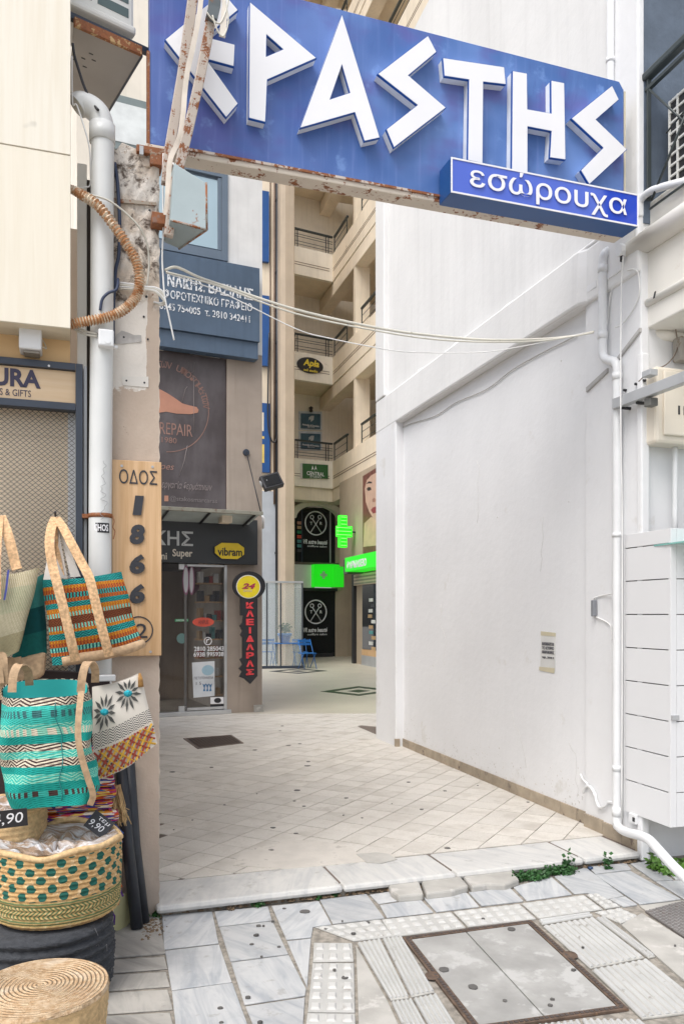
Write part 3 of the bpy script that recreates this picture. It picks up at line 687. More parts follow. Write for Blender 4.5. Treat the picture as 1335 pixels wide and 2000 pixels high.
th = thing('junction_box', 'white octagonal junction box under the sign corner where cables meet', 'junction box', W, (s, .05, z))
part('box', MB().prism([(s+.04*math.cos(a)*1.0, z+.045*math.sin(a)) for a in [R(22.5+45*k) for k in range(8)]], .036, .10), m_pipe, th, bevel=.005)
part('gland', MB().tube([(s+.005, .08, z-.04), (s+.005, .08, z-.075)], .012, 8), m_black, th)
for pq_, nm_ in (([(1143, 757), (1143, 766), (1184, 727), (1184, 719)], 'diagonal_joint'), ([(1193, 712), (1193, 719), (1247, 648), (1247, 640)], 'diagonal_joint'), ([(1130, 571), (1130, 584), (1166, 560), (1166, 548)], 'plaster_bar'), ([(1186, 534), (1186, 548), (1215, 527), (1215, 515)], 'plaster_bar')):
    part(nm_, MB().prism([W.p(x, y, .05) for x, y in pq_], .03, .062 if nm_ == 'plaster_bar' else .05), M('grey joint', (.42, .41, .40, 1), .8, bump=.2) if nm_ == 'diagonal_joint' else m_white, wb)
# taped paper notice on the wall
th = thing('taped_notice', 'small paper notice with yellowed tape on the white side wall', 'notice', W, (*W3(1068, 1310, 0)[:1], 0, W.z(1068, 1310)))
pq = [W.p(x, y, .003) for x, y in [(1056, 1234), (1084, 1237), (1083, 1312), (1054, 1308)]]
part('paper', MB().prism(pq, .0015, .0035), M('notice paper', (.62, .62, .60, 1), .8, bump=.05), th)
m_tape = M('yellowed tape', (.55, .50, .36, 1), .5, bump=.1)
part('tape', MB().prism([W.p(x, y) for x, y in [(1056, 1233), (1085, 1236), (1085, 1243), (1056, 1241)]], .003, .005), m_tape, th)
part('tape', MB().prism([W.p(x, y) for x, y in [(1053, 1302), (1083, 1305), (1082, 1315), (1053, 1309)]], .003, .005), m_tape, th)
m_ink = M('grey ink', (.12, .12, .13, 1), .8, bump=0)
for body, y0, y1 in (('ΕΝΟΙΚΙΑΖΕΤΑΙ', 1260, 1254), ('ΤΟ ΚΤΙΡΙΟ', 1268, 1262), ('ΠΛΗΡΟΦΟΡΙΕΣ', 1276, 1270), ('τηλ. 2810 2', 1286, 1281)):
    text(W, body, 1058, y0, 1081, y1, .0036, m_ink, th, bold=.02)
# ================================================================= white slatted cladding box
s0_, s1_ = W.sp(1218, .07), W.sp(1309.5, .07)
zs = [H-(y-HY)*W.Y(s0_, .07)/FPX for y in (1045, 1072.8, 1136.9, 1201.2, 1265.3, 1329.5, 1394, 1457.8, 1522.2, 1583)]
kb = thing('clad_display_box', 'white slatted cladding box with glass shelf wrapped round the shop corner on the right', 'cladding', W, ((s0_+s1_)/2, -.2, zs[-1]))
part('backing', MB().box(s0_+.006, s1_-.012, -1.2, .055, zs[-1]+.004, zs[0]-.004), M('shadow gap grey', (.16, .155, .15, 1), .8, bump=0), kb)
part('edge_profile', MB().box(s0_, s0_+.010, .04, .072, zs[-1], zs[0]), m_white2, kb)
part('corner_profile', MB().box(s1_-.022, s1_, .03, .073, zs[-1], zs[0]), m_white2, kb, bevel=.002)
for a, b in zip(zs, zs[1:]):
    part('panel', MB().box(s0_+.012, s1_-.024, .055, .071, b+(.007 if b != zs[-1] else 0), a-.0), m_white2, kb, bevel=.0015)
for a, b in zip(zs, zs[1:]):
    part('panel', MB().box(s1_-.014, s1_-.001, -1.2, .028, b+(.006 if b != zs[-1] else 0)+.0, a), m_white2, kb, bevel=.0015)
zg = H-(1062-HY)*W.Y(s1_, 0)/FPX
part('glass_shelf', MB().slab([(s0_+.30, .074), (s1_+.30, .10), (s1_+.30, -1.2), (s1_+.002, -1.2), (s1_+.002, .074)], zg-.006, zg+.004), m_glassg, kb)
part('shelf_bracket', MB().box(s1_+.001, s1_+.012, .02, .073, W.z(1308, 1406, .07), W.z(1308, 1397, .07)), m_silver, kb)
# ================================================================= corner shop on the right, balcony, grey-blue upper wall
sc_S = S.sp(1243, .0)
cs = thing('corner_shop', 'white rendered corner shop with grey blue upper wall right of the alley', 'building', S, (sc_S+2, 0, 0))
part('ground_wall', MB().box(S.sp(1251, 0), sc_S+5, -.35, .0, -.02, 4.158), m_white, cs)
zcut = 3.6
part('upper_wall', MB().box(S.sp(1253, 0), sc_S+5, -.35, .018, 4.16, 12), m_blug, cs)
if 0: part('corner_quoin', MB().box(S.sp(1199, .01), sc_S+.002, -.02, .012, 3.74, 8.1), m_upwhite, cs, bevel=.006)
# tiled wall base
part('wall_nib', MB().box(S.sp(1252, .05), S.sp(1268, .05), 0, .05, 0, 3.3), m_white, cs, bevel=.01)
def wz(px, py, t=0): return W.p(px, py, t)
sb0 = W.sp(1238, .0); sb1 = sb0+1.35
zr1 = W.z(1238, 487, 0); zr2 = W.z(1248, 598, 0); zr3 = W.z(1256, 642, 0)
bal = thing('balcony', 'cream balcony with rolled moulding projecting at the top right', 'balcony', W, (sb0+.3, -.5, zr3))
m_balc = M('off white balcony render', (.74, .72, .67, 1), .7, var=.04, scale=2, bump=.08, dirt=(.58, .52, .44, 1), damt=.62, dscale=2.5)
part('slab', MB().box(sb0, sb1, -5, -.02, zr3, zr1+.07), m_balc, bal, bevel=.01)
part('roll_moulding', MB().tube([(sb0-.03, .0, zr1), (sb1, .0, zr1)], .072, 20), m_balc, bal)
part('cap', MB().box(sb0+.02, sb1, -5, -.03, zr1+.06, W.z(1262, 392, 0)), m_balc, bal, bevel=.01)
part('lower_moulding', MB().tube([(sb0+.01, -.015, zr2), (sb1, -.015, zr2)], .026, 14), m_balc, bal)
part('bracket', MB().tube([(sb0+.05, -.06, zr3-.01), (sb0+.10, -.16, zr3-.03), (sb0+.10, -.7, zr3-.04)], .035, 10), m_balc, bal)
s, z = wz(1277, 576, .01); part('sticker', MB().prism([(s-.012, z-.02), (s+.003, z-.02), (s+.013, z+.02), (s-.0, z+.02)], .008, .012), m_black, bal)
# railing
rb = thing('balcony_railing', 'dark iron balcony railing with thick handrail and crossed bars at the top right', 'railing', W, (W.sp(1262, 0), 0, W.z(1262, 380, 0)))
za, sa = W.z(1252, 160, 0), W.sp(1252, 0)
part('handrail', MB().box(sa-.03, sb1, -.03, .03, za-.028, za+.022), m_rail, rb, bevel=.012)
part('lower_rail', MB().box(sa-.02, sb1, -.014, .014, za-.10, za-.075), m_rail, rb, bevel=.003)
sp_ = W.sp(1266, 0); part('post', MB().box(sp_-.008, sp_+.008, -.012, .012, W.z(1262, 395, 0), za-.02), m_rail, rb)
def bar(a, b, t, r): return MB().tube([(*[W.p(*a, t)[0]], t, W.p(*a, t)[1]), (W.p(*b, t)[0], t, W.p(*b, t)[1])], r, 6)
part('bar', bar((1267, 175), (1345, 247), .016, .007), m_rail, rb); part('bar', bar((1345, 205), (1271, 392), .022, .009), m_rail, rb)
part('bar', bar((1268, 408), (1345, 352), .018, .008), m_rail, rb); part('bar', bar((1300, 260), (1345, 205), -.01, .006), m_rail, rb)
# AC unit on the balcony
sa0 = W.sp(1303, -.10); sa1 = sa0+.85; zb_, zt_ = W.z(1303, 385, -.1), W.z(1303, 195, -.1)
m_acw = M('aged white casing', (.70, .70, .66, 1), .45, var=.04, bump=.03, dirt=(.5, .46, .4, 1), damt=.66)
ac = thing('air_conditioner', 'white air conditioner with square grille behind the crossed bars of the balcony railing', 'air conditioner', W, (sa0+.3, -.3, zb_), group='air conditioner units')
part('casing', MB().box(sa0, sa1, -.75, -.10, zb_, zt_), m_acw, ac, bevel=.03)
part('recess', MB().box(sa0+.03, sa1-.03, -.101, -.096, zb_+.04, zt_-.04), m_dark, ac)
for k in range(9):
    z = zb_+.04+(zt_-zb_-.08)*k/8; part('grille_bar', MB().box(sa0+.025, sa1-.02, -.096, -.085, z-.006, z+.006), m_acw, ac)
for k in range(7):
    s = sa0+.03+k*.075; part('grille_bar', MB().box(s-.006, s+.006, -.094, -.083, zb_+.03, zt_-.03), m_acw, ac)
wpipe(W, [(1350, 352, -.02), (1320, 358, .0), (1290, 366, .01), (1268, 374, .02), (1252, 388, .03), (1245, 405, .04), (1244, 430, .04), (1246, 470, .04)], .024, m_pipe, 'bent white insulated tube dropping from the balcony beside the lightbox', name='conduit', n=10)
# awning arm and meter box
w1 = [W.p(1200, 790, .10), W.p(1345, 735, .10)]
th = thing('awning_arm', 'pale grey box section awning arm projecting from the corner below the balcony', 'awning arm', W, (w1[0][0], .1, w1[0][1]))
zA1 = w1[0][1]; zA2 = w1[1][1]
part('bar', MB().prism([(w1[0][0], zA1-.035), (w1[1][0]+.1, zA2-.035), (w1[1][0]+.1, zA2+.035), (w1[0][0], zA1+.035)], .075, .125), m_silver, th, bevel=.004)
s, z = W.p(1262, 748, .1); part('clamp', MB().box(s-.05, s+.03, .04, .10, z+.045, z+.085), m_silver, th, bevel=.004)
s, z = W.p(1265, 778, .1); part('clamp', MB().box(s-.03, s+.03, .05, .11, z-.05, z+.0), M('dark clamp', (.14, .14, .13, 1), .6, bump=.1), th, bevel=.004)
for x, y in ((1221, 797), (1250, 787)):
    s, z = W.p(x, y, .07); part('bolt', MB().tube([(s, .035, z), (s, .10, z)], .011, 8), m_black, th)
for x, y in ((1218, 762), (1240, 750), (1256, 743)):
    s, z = W.p(x, y, .05); part('bolt', MB().tube([(s, .035, z), (s, .055, z)], .009, 8), m_black, th)
ms0, ms1 = S.sp(1276, .12), S.sp(1276, .12)+.42; mz0, mz1 = S.z(1283, 866, .12), S.z(1283, 716, .12)
mt = thing('meter_box', 'cream electric meter box marked 11 under the balcony on the right', 'meter box', S, ((ms0+ms1)/2, .06, mz0))
m_mb = M('cream enamel', (.72, .66, .56, 1), .4, var=.03, bump=.03)
part('box', MB().box(ms0, ms1, .002, .14, mz0, mz1), m_mb, mt, bevel=.02)
part('door', MB().box(ms0+.05, ms1-.02, .14, .158, mz0+.05, mz1-.03), m_mb, mt, bevel=.01)
text(S, '119', 1323, 810, 1351, 792, .1585, m_black, mt, bold=.03, ext=.002)
wpipe(S, [(1317, 866, .06), (1317, 900, .06), (1317, 1000, .06), (1317, 1080, .06)], .017, m_pipe, 'narrow white conduit dropping from the cream meter box', name='conduit', n=10, sm=0)
cable(S, [(1246, 745, .08), (1270, 725, .10), (1300, 712, .10), (1318, 690, .07), (1322, 670, .05), (1318, 640, .05), (1316, 610, .05)], .004, M('brown cable', (.18, .14, .11, 1), .6, bump=0), 'thin brown cable looping from the meter box up under the balcony')
s, z = S.p(1322, 705, .06)
single('switch_housing', 'stained grey switch housing under the balcony above the meter box', 'fitting', MB().box(s, s+.14, .01, .09, z, z+.16), M('stained grey housing', (.35, .33, .30, 1), .6, dirt=(.2, .15, .1, 1), dscale=12), S, bevel=.012)
# ================================================================= left pilaster
def pilmat():
    n = NT('layered peeling pilaster'); v = n.obj(); x = n.xyz(v)
    wob = n.math('MULTIPLY', n.math('SUBTRACT', n.noise(v, 5, 5, .65), .5), .5)
    z = n.math('ADD', x[2], wob)
    low = n.mix(n.step(n.noise(v, 3, 5), .35, .7), (.50, .40, .32, 1), (.585, .49, .405, 1))
    low = n.mix(n.step(n.noise(v, 14, 6, .7), .66, .70), low, (.36, .28, .22, 1))
    patch = n.mix(n.noise(v, 9, 5), (.72, .66, .59, 1), (.78, .74, .68, 1))
    mold = n.step(n.noise(v, 7, 9, .72, .4), .50, .60)
    top = n.mix(n.step(n.noise(v, 4, 6, .6), .4, .6), (.66, .56, .46, 1), (.75, .70, .64, 1))
    top = n.mix(mold, top, (.13, .10, .08, 1))
    top = n.mix(n.step(n.noise(v, 16, 7, .7), .60, .66), top, (.30, .20, .13, 1))
    xb = n.math('ADD', x[0], n.math('MULTIPLY', wob, .1))
    inpatch = n.math('MULTIPLY', n.step(z, 2.78, 2.80), n.math('GREATER_THAN', .055, xb))
    col = n.mix(inpatch, low, patch)
    col = n.mix(n.step(z, 3.20, 3.26), col, top)
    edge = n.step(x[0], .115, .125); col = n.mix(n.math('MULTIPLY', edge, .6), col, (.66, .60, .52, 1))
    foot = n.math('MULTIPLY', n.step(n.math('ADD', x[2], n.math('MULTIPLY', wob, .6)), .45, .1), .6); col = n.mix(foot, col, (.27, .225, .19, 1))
    rel = n.math('ADD', n.math('MULTIPLY', n.step(z, 3.20, 3.24), n.math('SUBTRACT', n.noise(v, 22, 8, .7), .7)), n.math('MULTIPLY', n.noise(v, 60, 4), .15))
    n.bump(rel, .8, .02)
    return n.done(col, .85)
pl0, pl1 = S.sp(219, 0), S.sp(311.5, 0)
pil = thing('left_pilaster', 'beige pilaster with peeling mouldy plaster at its top left of the alley', 'pillar', S, ((pl0+pl1)/2, -.25, 0))
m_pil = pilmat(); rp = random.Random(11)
def nz(a, b, k=0): return math.sin(a*13+k)*math.sin(b*9+k*2)+.5*math.sin(a*31+b*17+k)+.35*math.sin(b*43-a*21)
zt_ = 4.03
def face(u, v):
    z = -.02+v*(zt_+.02); s = pl0+(pl1-pl0)*u
    amp = .012 if z > 3.25 else .0015
    e = (-.02 if (u > .999 or u < .001) and z > 3.3 else 0)
    return (s+(nz(z*3, 1, 2)*.004 if u > .99 else 0), amp*nz(s*6, z*4)+e*.5*abs(nz(z*5, u)), z)
mb = MB().grid(face, 14, 150)
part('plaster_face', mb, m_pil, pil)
def side(u, v):
    z = -.02+v*(zt_+.02); f = face(1, v); return (f[0]-.0*u, f[1]-(u*.5), z)
part('plaster_return', MB().grid(side, 4, 150), m_pil, pil)
part('core', MB().box(pl0+.002, pl1-.006, -.5, -.025, -.02, zt_-.02), m_pil, pil)
part('broken_top', MB().prism([(pl0, zt_-.03), (pl0+.05, zt_+.05), (pl0+.12, zt_+.03), (pl0+.16, zt_-.01), (pl1-.01, zt_-.02), (pl1-.02, zt_-.05), (pl0, zt_-.08)], -.4, .004), m_pil, pil, bevel=.006)
# screws, anchor plate scars
for (x, y, w) in ((242, 659, 4), (289, 663, 4), (247, 744, 4), (282, 748, 4), (281, 619, 4), (286, 580, 5), (245, 317, 5), (292, 412, 5)):
    s, z = S.p(x, y, .0); part('bolt_hole', MB().tube([(s, .0, z), (s, .006, z)], w/FPX*4.2*.5, 8), m_black, pil)
m_scar = M('grey scar cement', (.47, .45, .43, 1), .9, bump=.4, var=.15, scale=20)
part('cement_scar', MB().prism([S.p(x, y) for x, y in [(223, 672), (228, 654), (238, 646), (250, 650), (262, 655), (276, 655), (276, 668), (240, 672)]], .002, .0045), m_scar, pil)
part('paint_patch', MB().prism([S.p(x, y) for x, y in [(238, 736), (290, 736), (290, 757), (240, 753)]], .0025, .005), M('chalk paint', (.78, .74, .68, 1), .9, bump=.2), pil)
part('steel_strip', MB().prism([S.p(x, y, .01) for x, y in [(222, 388), (305, 396), (305, 402), (222, 395)]], .004, .016), rusty('rusted strip', (.35, .30, .24, 1), .5, 20), pil)
brk = thing('rusty_bracket', 'rusty steel bracket on the broken top of the left pilaster holding the blue sign', 'bracket', S, (S.sp(300, .01), .0, S.z(300, 325, .01)))
m_rust = rusty('heavy rust', (.33, .24, .17, 1), .42, 22)
s, z = S.p(278, 292, .02); part('plate', MB().box(s-.03, s+.16, -.05, .03, z-.02, z+.02), m_rust, brk, bevel=.004)
s, z = S.p(295, 322, .02); part('channel', MB().box(s-.005, s+.06, -.08, .03, z, z+.055), m_rust, brk, bevel=.004)
s, z = S.p(276, 300, .05); part('clip', MB().box(s-.008, s+.012, .03, .045, z-.0, z+.045), m_silver, brk)
s = S.sp(289, 0); part('rod', MB().box(s-.006, s+.010, -.03, .005, S.z(289, 290), S.z(289, 100)), m_rust, brk)
# background wall strip left of the pilaster
bw0, bw1 = S.sp(151, -.1), S.sp(219, -.02)
lw = thing('left_wall_strip', 'narrow whitewashed wall strip with dark seam behind the grey downpipe', 'wall', S, ((bw0+bw1)/2, -.2, 0))
m_lw = M('dirty whitewash', (.78, .76, .71, 1), .85, var=.06, scale=2, bump=.3, bscale=30, streak=.12, dirt=(.35, .29, .23, 1), damt=.66, dscale=6)
ss = S.sp(170, -.03)
part('wall', MB().box(bw0, ss, -.3, -.03, 0, 3.95), m_lw, lw, bevel=.004)
part('wall', MB().box(ss+.022, bw1+.0, -.3, -.06, 0, 4.0), m_lw, lw, bevel=.004)
part('seam', MB().box(ss, ss+.022, -.3, -.09, 0, 3.9), M('dark seam', (.12, .10, .085, 1), .9, bump=.3), lw)
# ================================================================= wooden street name board
def woodmat(name, a, b, k=(1, 1, 1), vert=True):
    n = NT(name); v = n.obj(); sv = n.mapv(v, (34, 34, 1.3) if vert else (1.6, 30, 34))
    f = n.noise(sv, 1.0, 6, .6, .6); cc = n.mix(n.step(f, .3, .75), a, b)
    kn = n.step(n.noise(v, 6, 2), .72, .78); cc = n.mix(n.math('MULTIPLY', kn, .4), cc, mul(b, .45))
    n.bump(f, .2, .003); return n.done(cc, .55)
m_wood = woodmat('varnished pine', (.66, .44, .25, 1), (.50, .30, .14, 1))
bt = .03
q = [S.p(x, y, bt) for x, y in [(219, 1282), (314, 1286), (317.5, 903), (219, 897)]]
bd = thing('street_name_board', 'upright varnished wooden board reading ODOS 1866 in Greek on the left pilaster', 'sign board', S, ((q[0][0]+q[1][0])/2, .02, q[0][1]))
q = [(q[0][0], q[0][1]), (q[1][0]+.004, q[0][1]), (q[1][0]+.004, q[3][1]), (q[0][0], q[3][1])]
part('board', MB().prism(q, .014, bt), m_wood, bd, bevel=.003)
m_ltr = M('black painted letters', (.03, .032, .04, 1), .5, bump=.05)
text(S, 'ΟΔΟΣ', 233, 944, 307, 916, bt, m_ltr, bd, bold=.0)
text(S, '1', 259, 1006, 281, 968, bt, m_ltr, bd, bold=.05, shear=.08, ext=.009)
for ch, y1, y0 in (('8', 1024, 1063), ('6', 1082, 1121), ('6', 1140, 1179)):
    text(S, ch, 253, y0, 283, y1, bt, m_ltr, bd, bold=.05, shear=.12, ext=.009)
cx0, cz0 = S.p(271, 1231, bt); r0 = 28*4.12/FPX
mb = MB()
for k in range(40):
    a, b = 2*math.pi*k/40, 2*math.pi*(k+1)/40
    mb.prism([(cx0+r*math.cos(t), cz0+r*math.sin(t)) for r, t in ((r0, a), (r0, b), (r0*.92, b), (r0*.92, a))], bt, bt+.003)
part('circle', mb, m_ltr, bd)
text(S, '2', 266, 1246, 288, 1218, bt, m_ltr, bd, bold=.0)
for x, y in ((238, 910), (298, 912), (294, 1273), (246, 1273)):
    s, z = S.p(x, y, bt); part('screw', MB().tube([(s, bt, z), (s, bt+.004, z)], .007, 8), m_silver, bd)
# ================================================================= big grey downpipe, hose, cables
pts = [(150, 208, .06), (160, 203, .06), (178, 210, .06), (193, 224, .06), (200, 245, .06), (201, 275, .06), (200, 400, .06), (199, 650, .06), (196, 1000, .06), (196, 1300, .06), (196, 1700, .06)]
wpipe(S, pts, .0575, M('aged grey white pipe', (.66, .67, .66, 1), .35, var=.05, scale=3, bump=.03, dirt=(.45, .42, .37, 1), damt=.67, dscale=7), 'thick grey white downpipe with a bent top between the shutter and the pilaster', n=22,
      collars=[(200, 262, .06, .09)])
m_rst = rusty('rust strap', (.28, .16, .10, 1), .4, 30)
s, z = S.p(196.5, 1008, .06)
th = thing('pipe_strap', 'rusty strap with loose wire clamped round the thick downpipe', 'strap', S, (s, .06, z))
part('band', MB().tube([(s, .06, z-.011), (s, .06, z+.011)], .0605, 22), m_rst, th)
part('tab', MB().box(s-.09, s-.05, .0, .07, z-.012, z+.008), m_rst, th)
part('wire', MB().tube(smooth([(s+.06, .09, z), (s+.066, .1, z-.03), (s+.060, .1, z-.06), (s+.07, .1, z-.08), (s+.062, .1, z-.12)], 4), .0025, 5), m_rst, th)
s, z = S.p(198, 1040, .12)
th = thing('pipe_sticker', 'small black and white sticker lettered CHOS on the downpipe', 'sticker', S, (s, .118, z))
def curvedtext(mb_or_me, cs, r, tc):
    for v in mb_or_me.vertices:
        a = v.co.x/r; d = -v.co.y; v.co.x = math.sin(a)*(r+d); v.co.y = -(math.cos(a)*(r+d)-r)
    return mb_or_me
bs = BASE[th]; me = MB().grid(lambda u, v: (s-.043+.086*u, .1185, z+.05*v), 12, 1).mesh('x', bs, [m_black])
o = part('label', curvedtext(me, 0, .058, 0), None, th)
o = part('lettering', curvedtext(text_mesh(S, 'CHOS', s-.036, s+.036, z+.008, z+.042, .1187, m_letter, base=bs, bold=.02, ext=.001), 0, .058, 0), None, th)
cable(S, [(201+rp.uniform(-5, 8), 900+k*5, .1215) for k in range(24)], .0012, M('marker scribble', (.35, .35, .36, 1), .8, bump=0), 'grey marker scribble running up the thick downpipe', name='marker_scribble', cat='graffiti', n=3)
def hosemat():
    n = NT('rusted spiral hose'); v = n.obj()
    f = n.step(n.noise(v, 26, 5, .7), .46, .54)
    f2 = n.noise(v, 5, 3); k = n.math('MULTIPLY', f, n.step(f2, .32, .5), True)
    n.bump(f, .2, .002)
    return n.done(n.mix(k, (.66, .57, .44, 1), n.mix(n.noise(v, 40), (.30, .12, .04, 1), (.55, .30, .14, 1))), .55)
P = smooth([(S.p(x, y, t)[0], t, S.p(x, y, t)[1]) for x, y, t in [(136, 368, .13), (160, 380, .15), (192, 402, .17), (222, 440, .18), (248, 478, .18), (266, 510, .18), (273, 545, .17), (268, 575, .16), (254, 595, .16), (230, 612, .16), (200, 622, .15), (165, 628, .14), (136, 634, .13)]], 12)
rs = []
for k in range(len(P)): rs.append((.028 if k % 2 == 0 else .0195)*(1 if k > 12 else .7+k*.025))
_h = MB().tube(P, rs, 12, smooth=False)
for k in range(len(_h.mi)): _h.mi[k] = 1 if (k//12) % 2 else 0
single('spiral_hose', 'rusty cream spiral hose curving out over the downpipe from behind the fascia', 'hose', _h, [hosemat(), M('rusted hose groove', (.36, .16, .06, 1), .7, var=.3, scale=20, bump=.1, dirt=(.62, .52, .40, 1), damt=.52, dscale=9)], S)
cable(S, [(138, 371, .14), (180, 381, .15), (215, 393, .14), (250, 420, .12), (275, 448, .1), (288, 480, .06), (291, 520, .04), (287, 558, .03)], .005, m_cable, 'cream cable arching from the fascia over the pipe to the pilaster')
cable(S, [(141, 110, .12), (142, 200, .12), (150, 205, .13), (165, 250, .13), (175, 290, .11), (177, 340, .06), (176, 362, .05), (165, 366, .05), (140, 368, .05)], .004, m_wcable, 'thin white cable hanging in front of the downpipe elbow')
cable(S, [(142, 85, .1), (146, 110, .1), (155, 140, .1), (165, 170, .1), (180, 200, .1), (192, 215, .13)], .007, m_black, 'black cable slanting down from the air conditioner to the downpipe elbow')
cable(S, [(224, 318, .03), (229, 350, .03), (232, 390, .03), (234, 440, .03), (232, 500, .03), (226, 530, .03), (222, 600, .03), (221, 670, .03)], .010, M('dark blue cable', (.03, .045, .09, 1), .5, bump=0), 'dark blue cable running down beside the thick downpipe')
cable(S, [(231, 545, .06), (228, 565, .13), (212, 572, .135), (200, 585, .13), (196, 606, .125)], .0075, M('dark blue cable end', (.035, .05, .10, 1), .5, bump=0), 'dark cut cable end curling over the thick downpipe')
cable(S, [(319, 300, .03), (318, 360, .04), (319, 440, .04), (317, 500, .04), (319, 545, .05), (322, 580, .06), (330, 618, .06), (340, 664, .06)], .0045, m_wcable, 'white cable with a loose end hanging along the pilaster edge')
for k in range(4):
    d = k*5
    cable(S, [(234, 552+d*.8, .03), (262, 556+d*.6, .05), (285, 560+d*.4, .05), (304, 562+d*.6, .06), (318, 570+d, .06), (322, 584+d*.6, .05), (316, 592+d*.3, .02), (300, 590, .01)], .0055-.0006*k, m_cable if k % 2 else m_wcable,
          ['topmost cream cable', 'second cable', 'third cable', 'lowest cable'][k]+' of the bundle tied across the pilaster below the mould', group='cables bundled across the pilaster')
cable(S, [(136, 632, .08), (152, 640, .08), (170, 648, .10), (190, 652, .12)], .006, m_cable, 'upper cream cable feeding the small white junction box on the downpipe', group='cables feeding the junction box')
cable(S, [(136, 635, .07), (150, 645, .07), (168, 653, .10), (190, 657, .12)], .006, m_cable, 'lower cream cable feeding the small white junction box on the downpipe', group='cables feeding the junction box')
s, z = S.p(192, 678, .13)
th = thing('pipe_junction_box', 'small white square junction box strapped onto the thick downpipe', 'junction box', S, (s, .13, z))
part('box', MB().box(s, s+.075, .10, .165, z, z+.085), m_pipe, th, bevel=.008)
part('knockout', MB().tube([(s+.045, .164, z+.025), (s+.045, .169, z+.025)], .015, 12), m_pipe, th)
part('gland', MB().tube([(s+.07, .13, z+.01), (s+.095, .13, z+.008)], .009, 8), m_pipe, th)
# ================================================================= rusty awning arms and the blue grey lamp housing
m_arm = rusty('rusty grey arm', (.52, .45, .39, 1), .515, 14, fine=110)
def barpx(F, pts, r, n=4):
    return MB().tube([(F.p(x, y, t)[0], t, F.p(x, y, t)[1]) for x, y, t in pts], r, n, smooth=False)
arm = thing('rusty_awning_arms', 'pair of rusty folded awning arms crossing in front of the blue sign', 'awning arm', S, (*S.p(328, 450, .12)[:1], .12, S.z(328, 450, .12)))
part('arm', barpx(S, [(386, -120, .20), (376, 0, .18), (357, 140, .15), (331, 292, .12), (325, 360, .11)], .036), m_arm, arm, bevel=.004)
part('arm', barpx(S, [(436, -120, .32), (414, 30, .27), (391, 150, .24), (366, 262, .21), (344, 350, .18), (329, 462, .14)], .034), m_arm, arm, bevel=.004)
part('hinge', barpx(S, [(412, 40, .30), (418, 18, .30), (424, -60, .32)], .040), M('dark hinge', (.10, .12, .13, 1), .5, bump=.2, dirt=(.22, .10, .05, 1), dscale=14), arm)
part('pivot_plate', MB().box(S.sp(296, .05), S.sp(322, .05), .0, .08, S.z(300, 440, .05), S.z(300, 418, .05)), rusty('red rust plate', (.25, .14, .10, 1), .4, 14), arm, bevel=.003)
m_cloth = M('weathered white tape', (.74, .68, .60, 1), .8, var=.1, scale=8, bump=.3)
P = [(S.p(x, y, t)[0], t, S.p(x, y, t)[1]) for x, y, t in [(394, -60, .2), (392, 0, .2), (387, 40, .2), (375, 100, .2), (366, 140, .19), (361, 180, .18), (358, 220, .18), (352, 262, .17), (344, 285, .16), (333, 310, .16), (329, 345, .15), (327, 390, .15), (324, 420, .14)]]
single('torn_tape', 'torn white weathered tape twisting down between the two rusty awning arms', 'tape', MB().ribbon(smooth(P, 4), .026, .004), m_cloth, S)
P = [(S.p(x, y, t)[0], t, S.p(x, y, t)[1]) for x, y, t in [(432, -40, .32), (438, 10, .33), (436, 50, .33), (434, 72, .33)]]
single('tape_end', 'dangling bleached tape end beside the awning arm hinge', 'tape', MB().ribbon(smooth(P, 4), [.02]*5+[.03]*8, .010), m_cloth, S)
for k, pts in enumerate(([(415, 30), (425, 60), (437, 70), (446, 40), (440, 0), (444, -30)], [(404, 24), (415, 38), (430, 45), (442, 20), (448, -10)])):
    cable(S, pts, .004, m_cable, ['cream wire looping low around the awning arm hinge', 'second cream wire wrapped tighter round the awning arm hinge'][k], t=.335, name='wire')
# housing
hz = 3.62
def P3(px, py, Y): return ((px-CX)/FPX*Y, -Y, H-(py-HY)*Y/FPX)
A = [P3(333, 430, 4.02), P3(404, 449, 4.02), P3(403, 357, 4.02), P3(340, 318, 4.02)]
B = [P3(320, 473, 4.36), P3(350, 486, 4.36), P3(352, 395, 4.36), P3(322, 385, 4.36)]
hm = MB().add(A+B, [(0, 1, 2, 3), (7, 6, 5, 4), (0, 4, 5, 1), (1, 5, 6, 2), (2, 6, 7, 3), (3, 7, 4, 0)])
th = thing('lamp_housing', 'rust streaked pale blue sheet metal box hanging behind the left pilaster edge', 'metal box', G, ((A[0][0]+A[1][0])/2, -4.15, 3.5))
part('box', hm, rusty('pale blue enamel with rust', (.33, .40, .42, 1), .575, 5, fine=24), th, bevel=.004)
e = MB()
for a, b in ((A[0], A[1]), (A[1], A[2]), (A[1], B[1])): e.tube([a, b], .006, 5)
part('folded_edge', e, rusty('rusty fold', (.33, .33, .30, 1), .47, 20), th)
cable(S, [(352, 322, .15), (365, 338, .16), (372, 352, .16), (377, 370, .16), (386, 392, .16)], .004, m_cable, 'cream wire hanging onto the pale blue metal box')
cable(S, [(338, 318, .17), (350, 345, .17), (356, 360, .17), (362, 385, .16)], .004, m_wcable, 'shorter white wire hanging left of the cream one at the metal box')
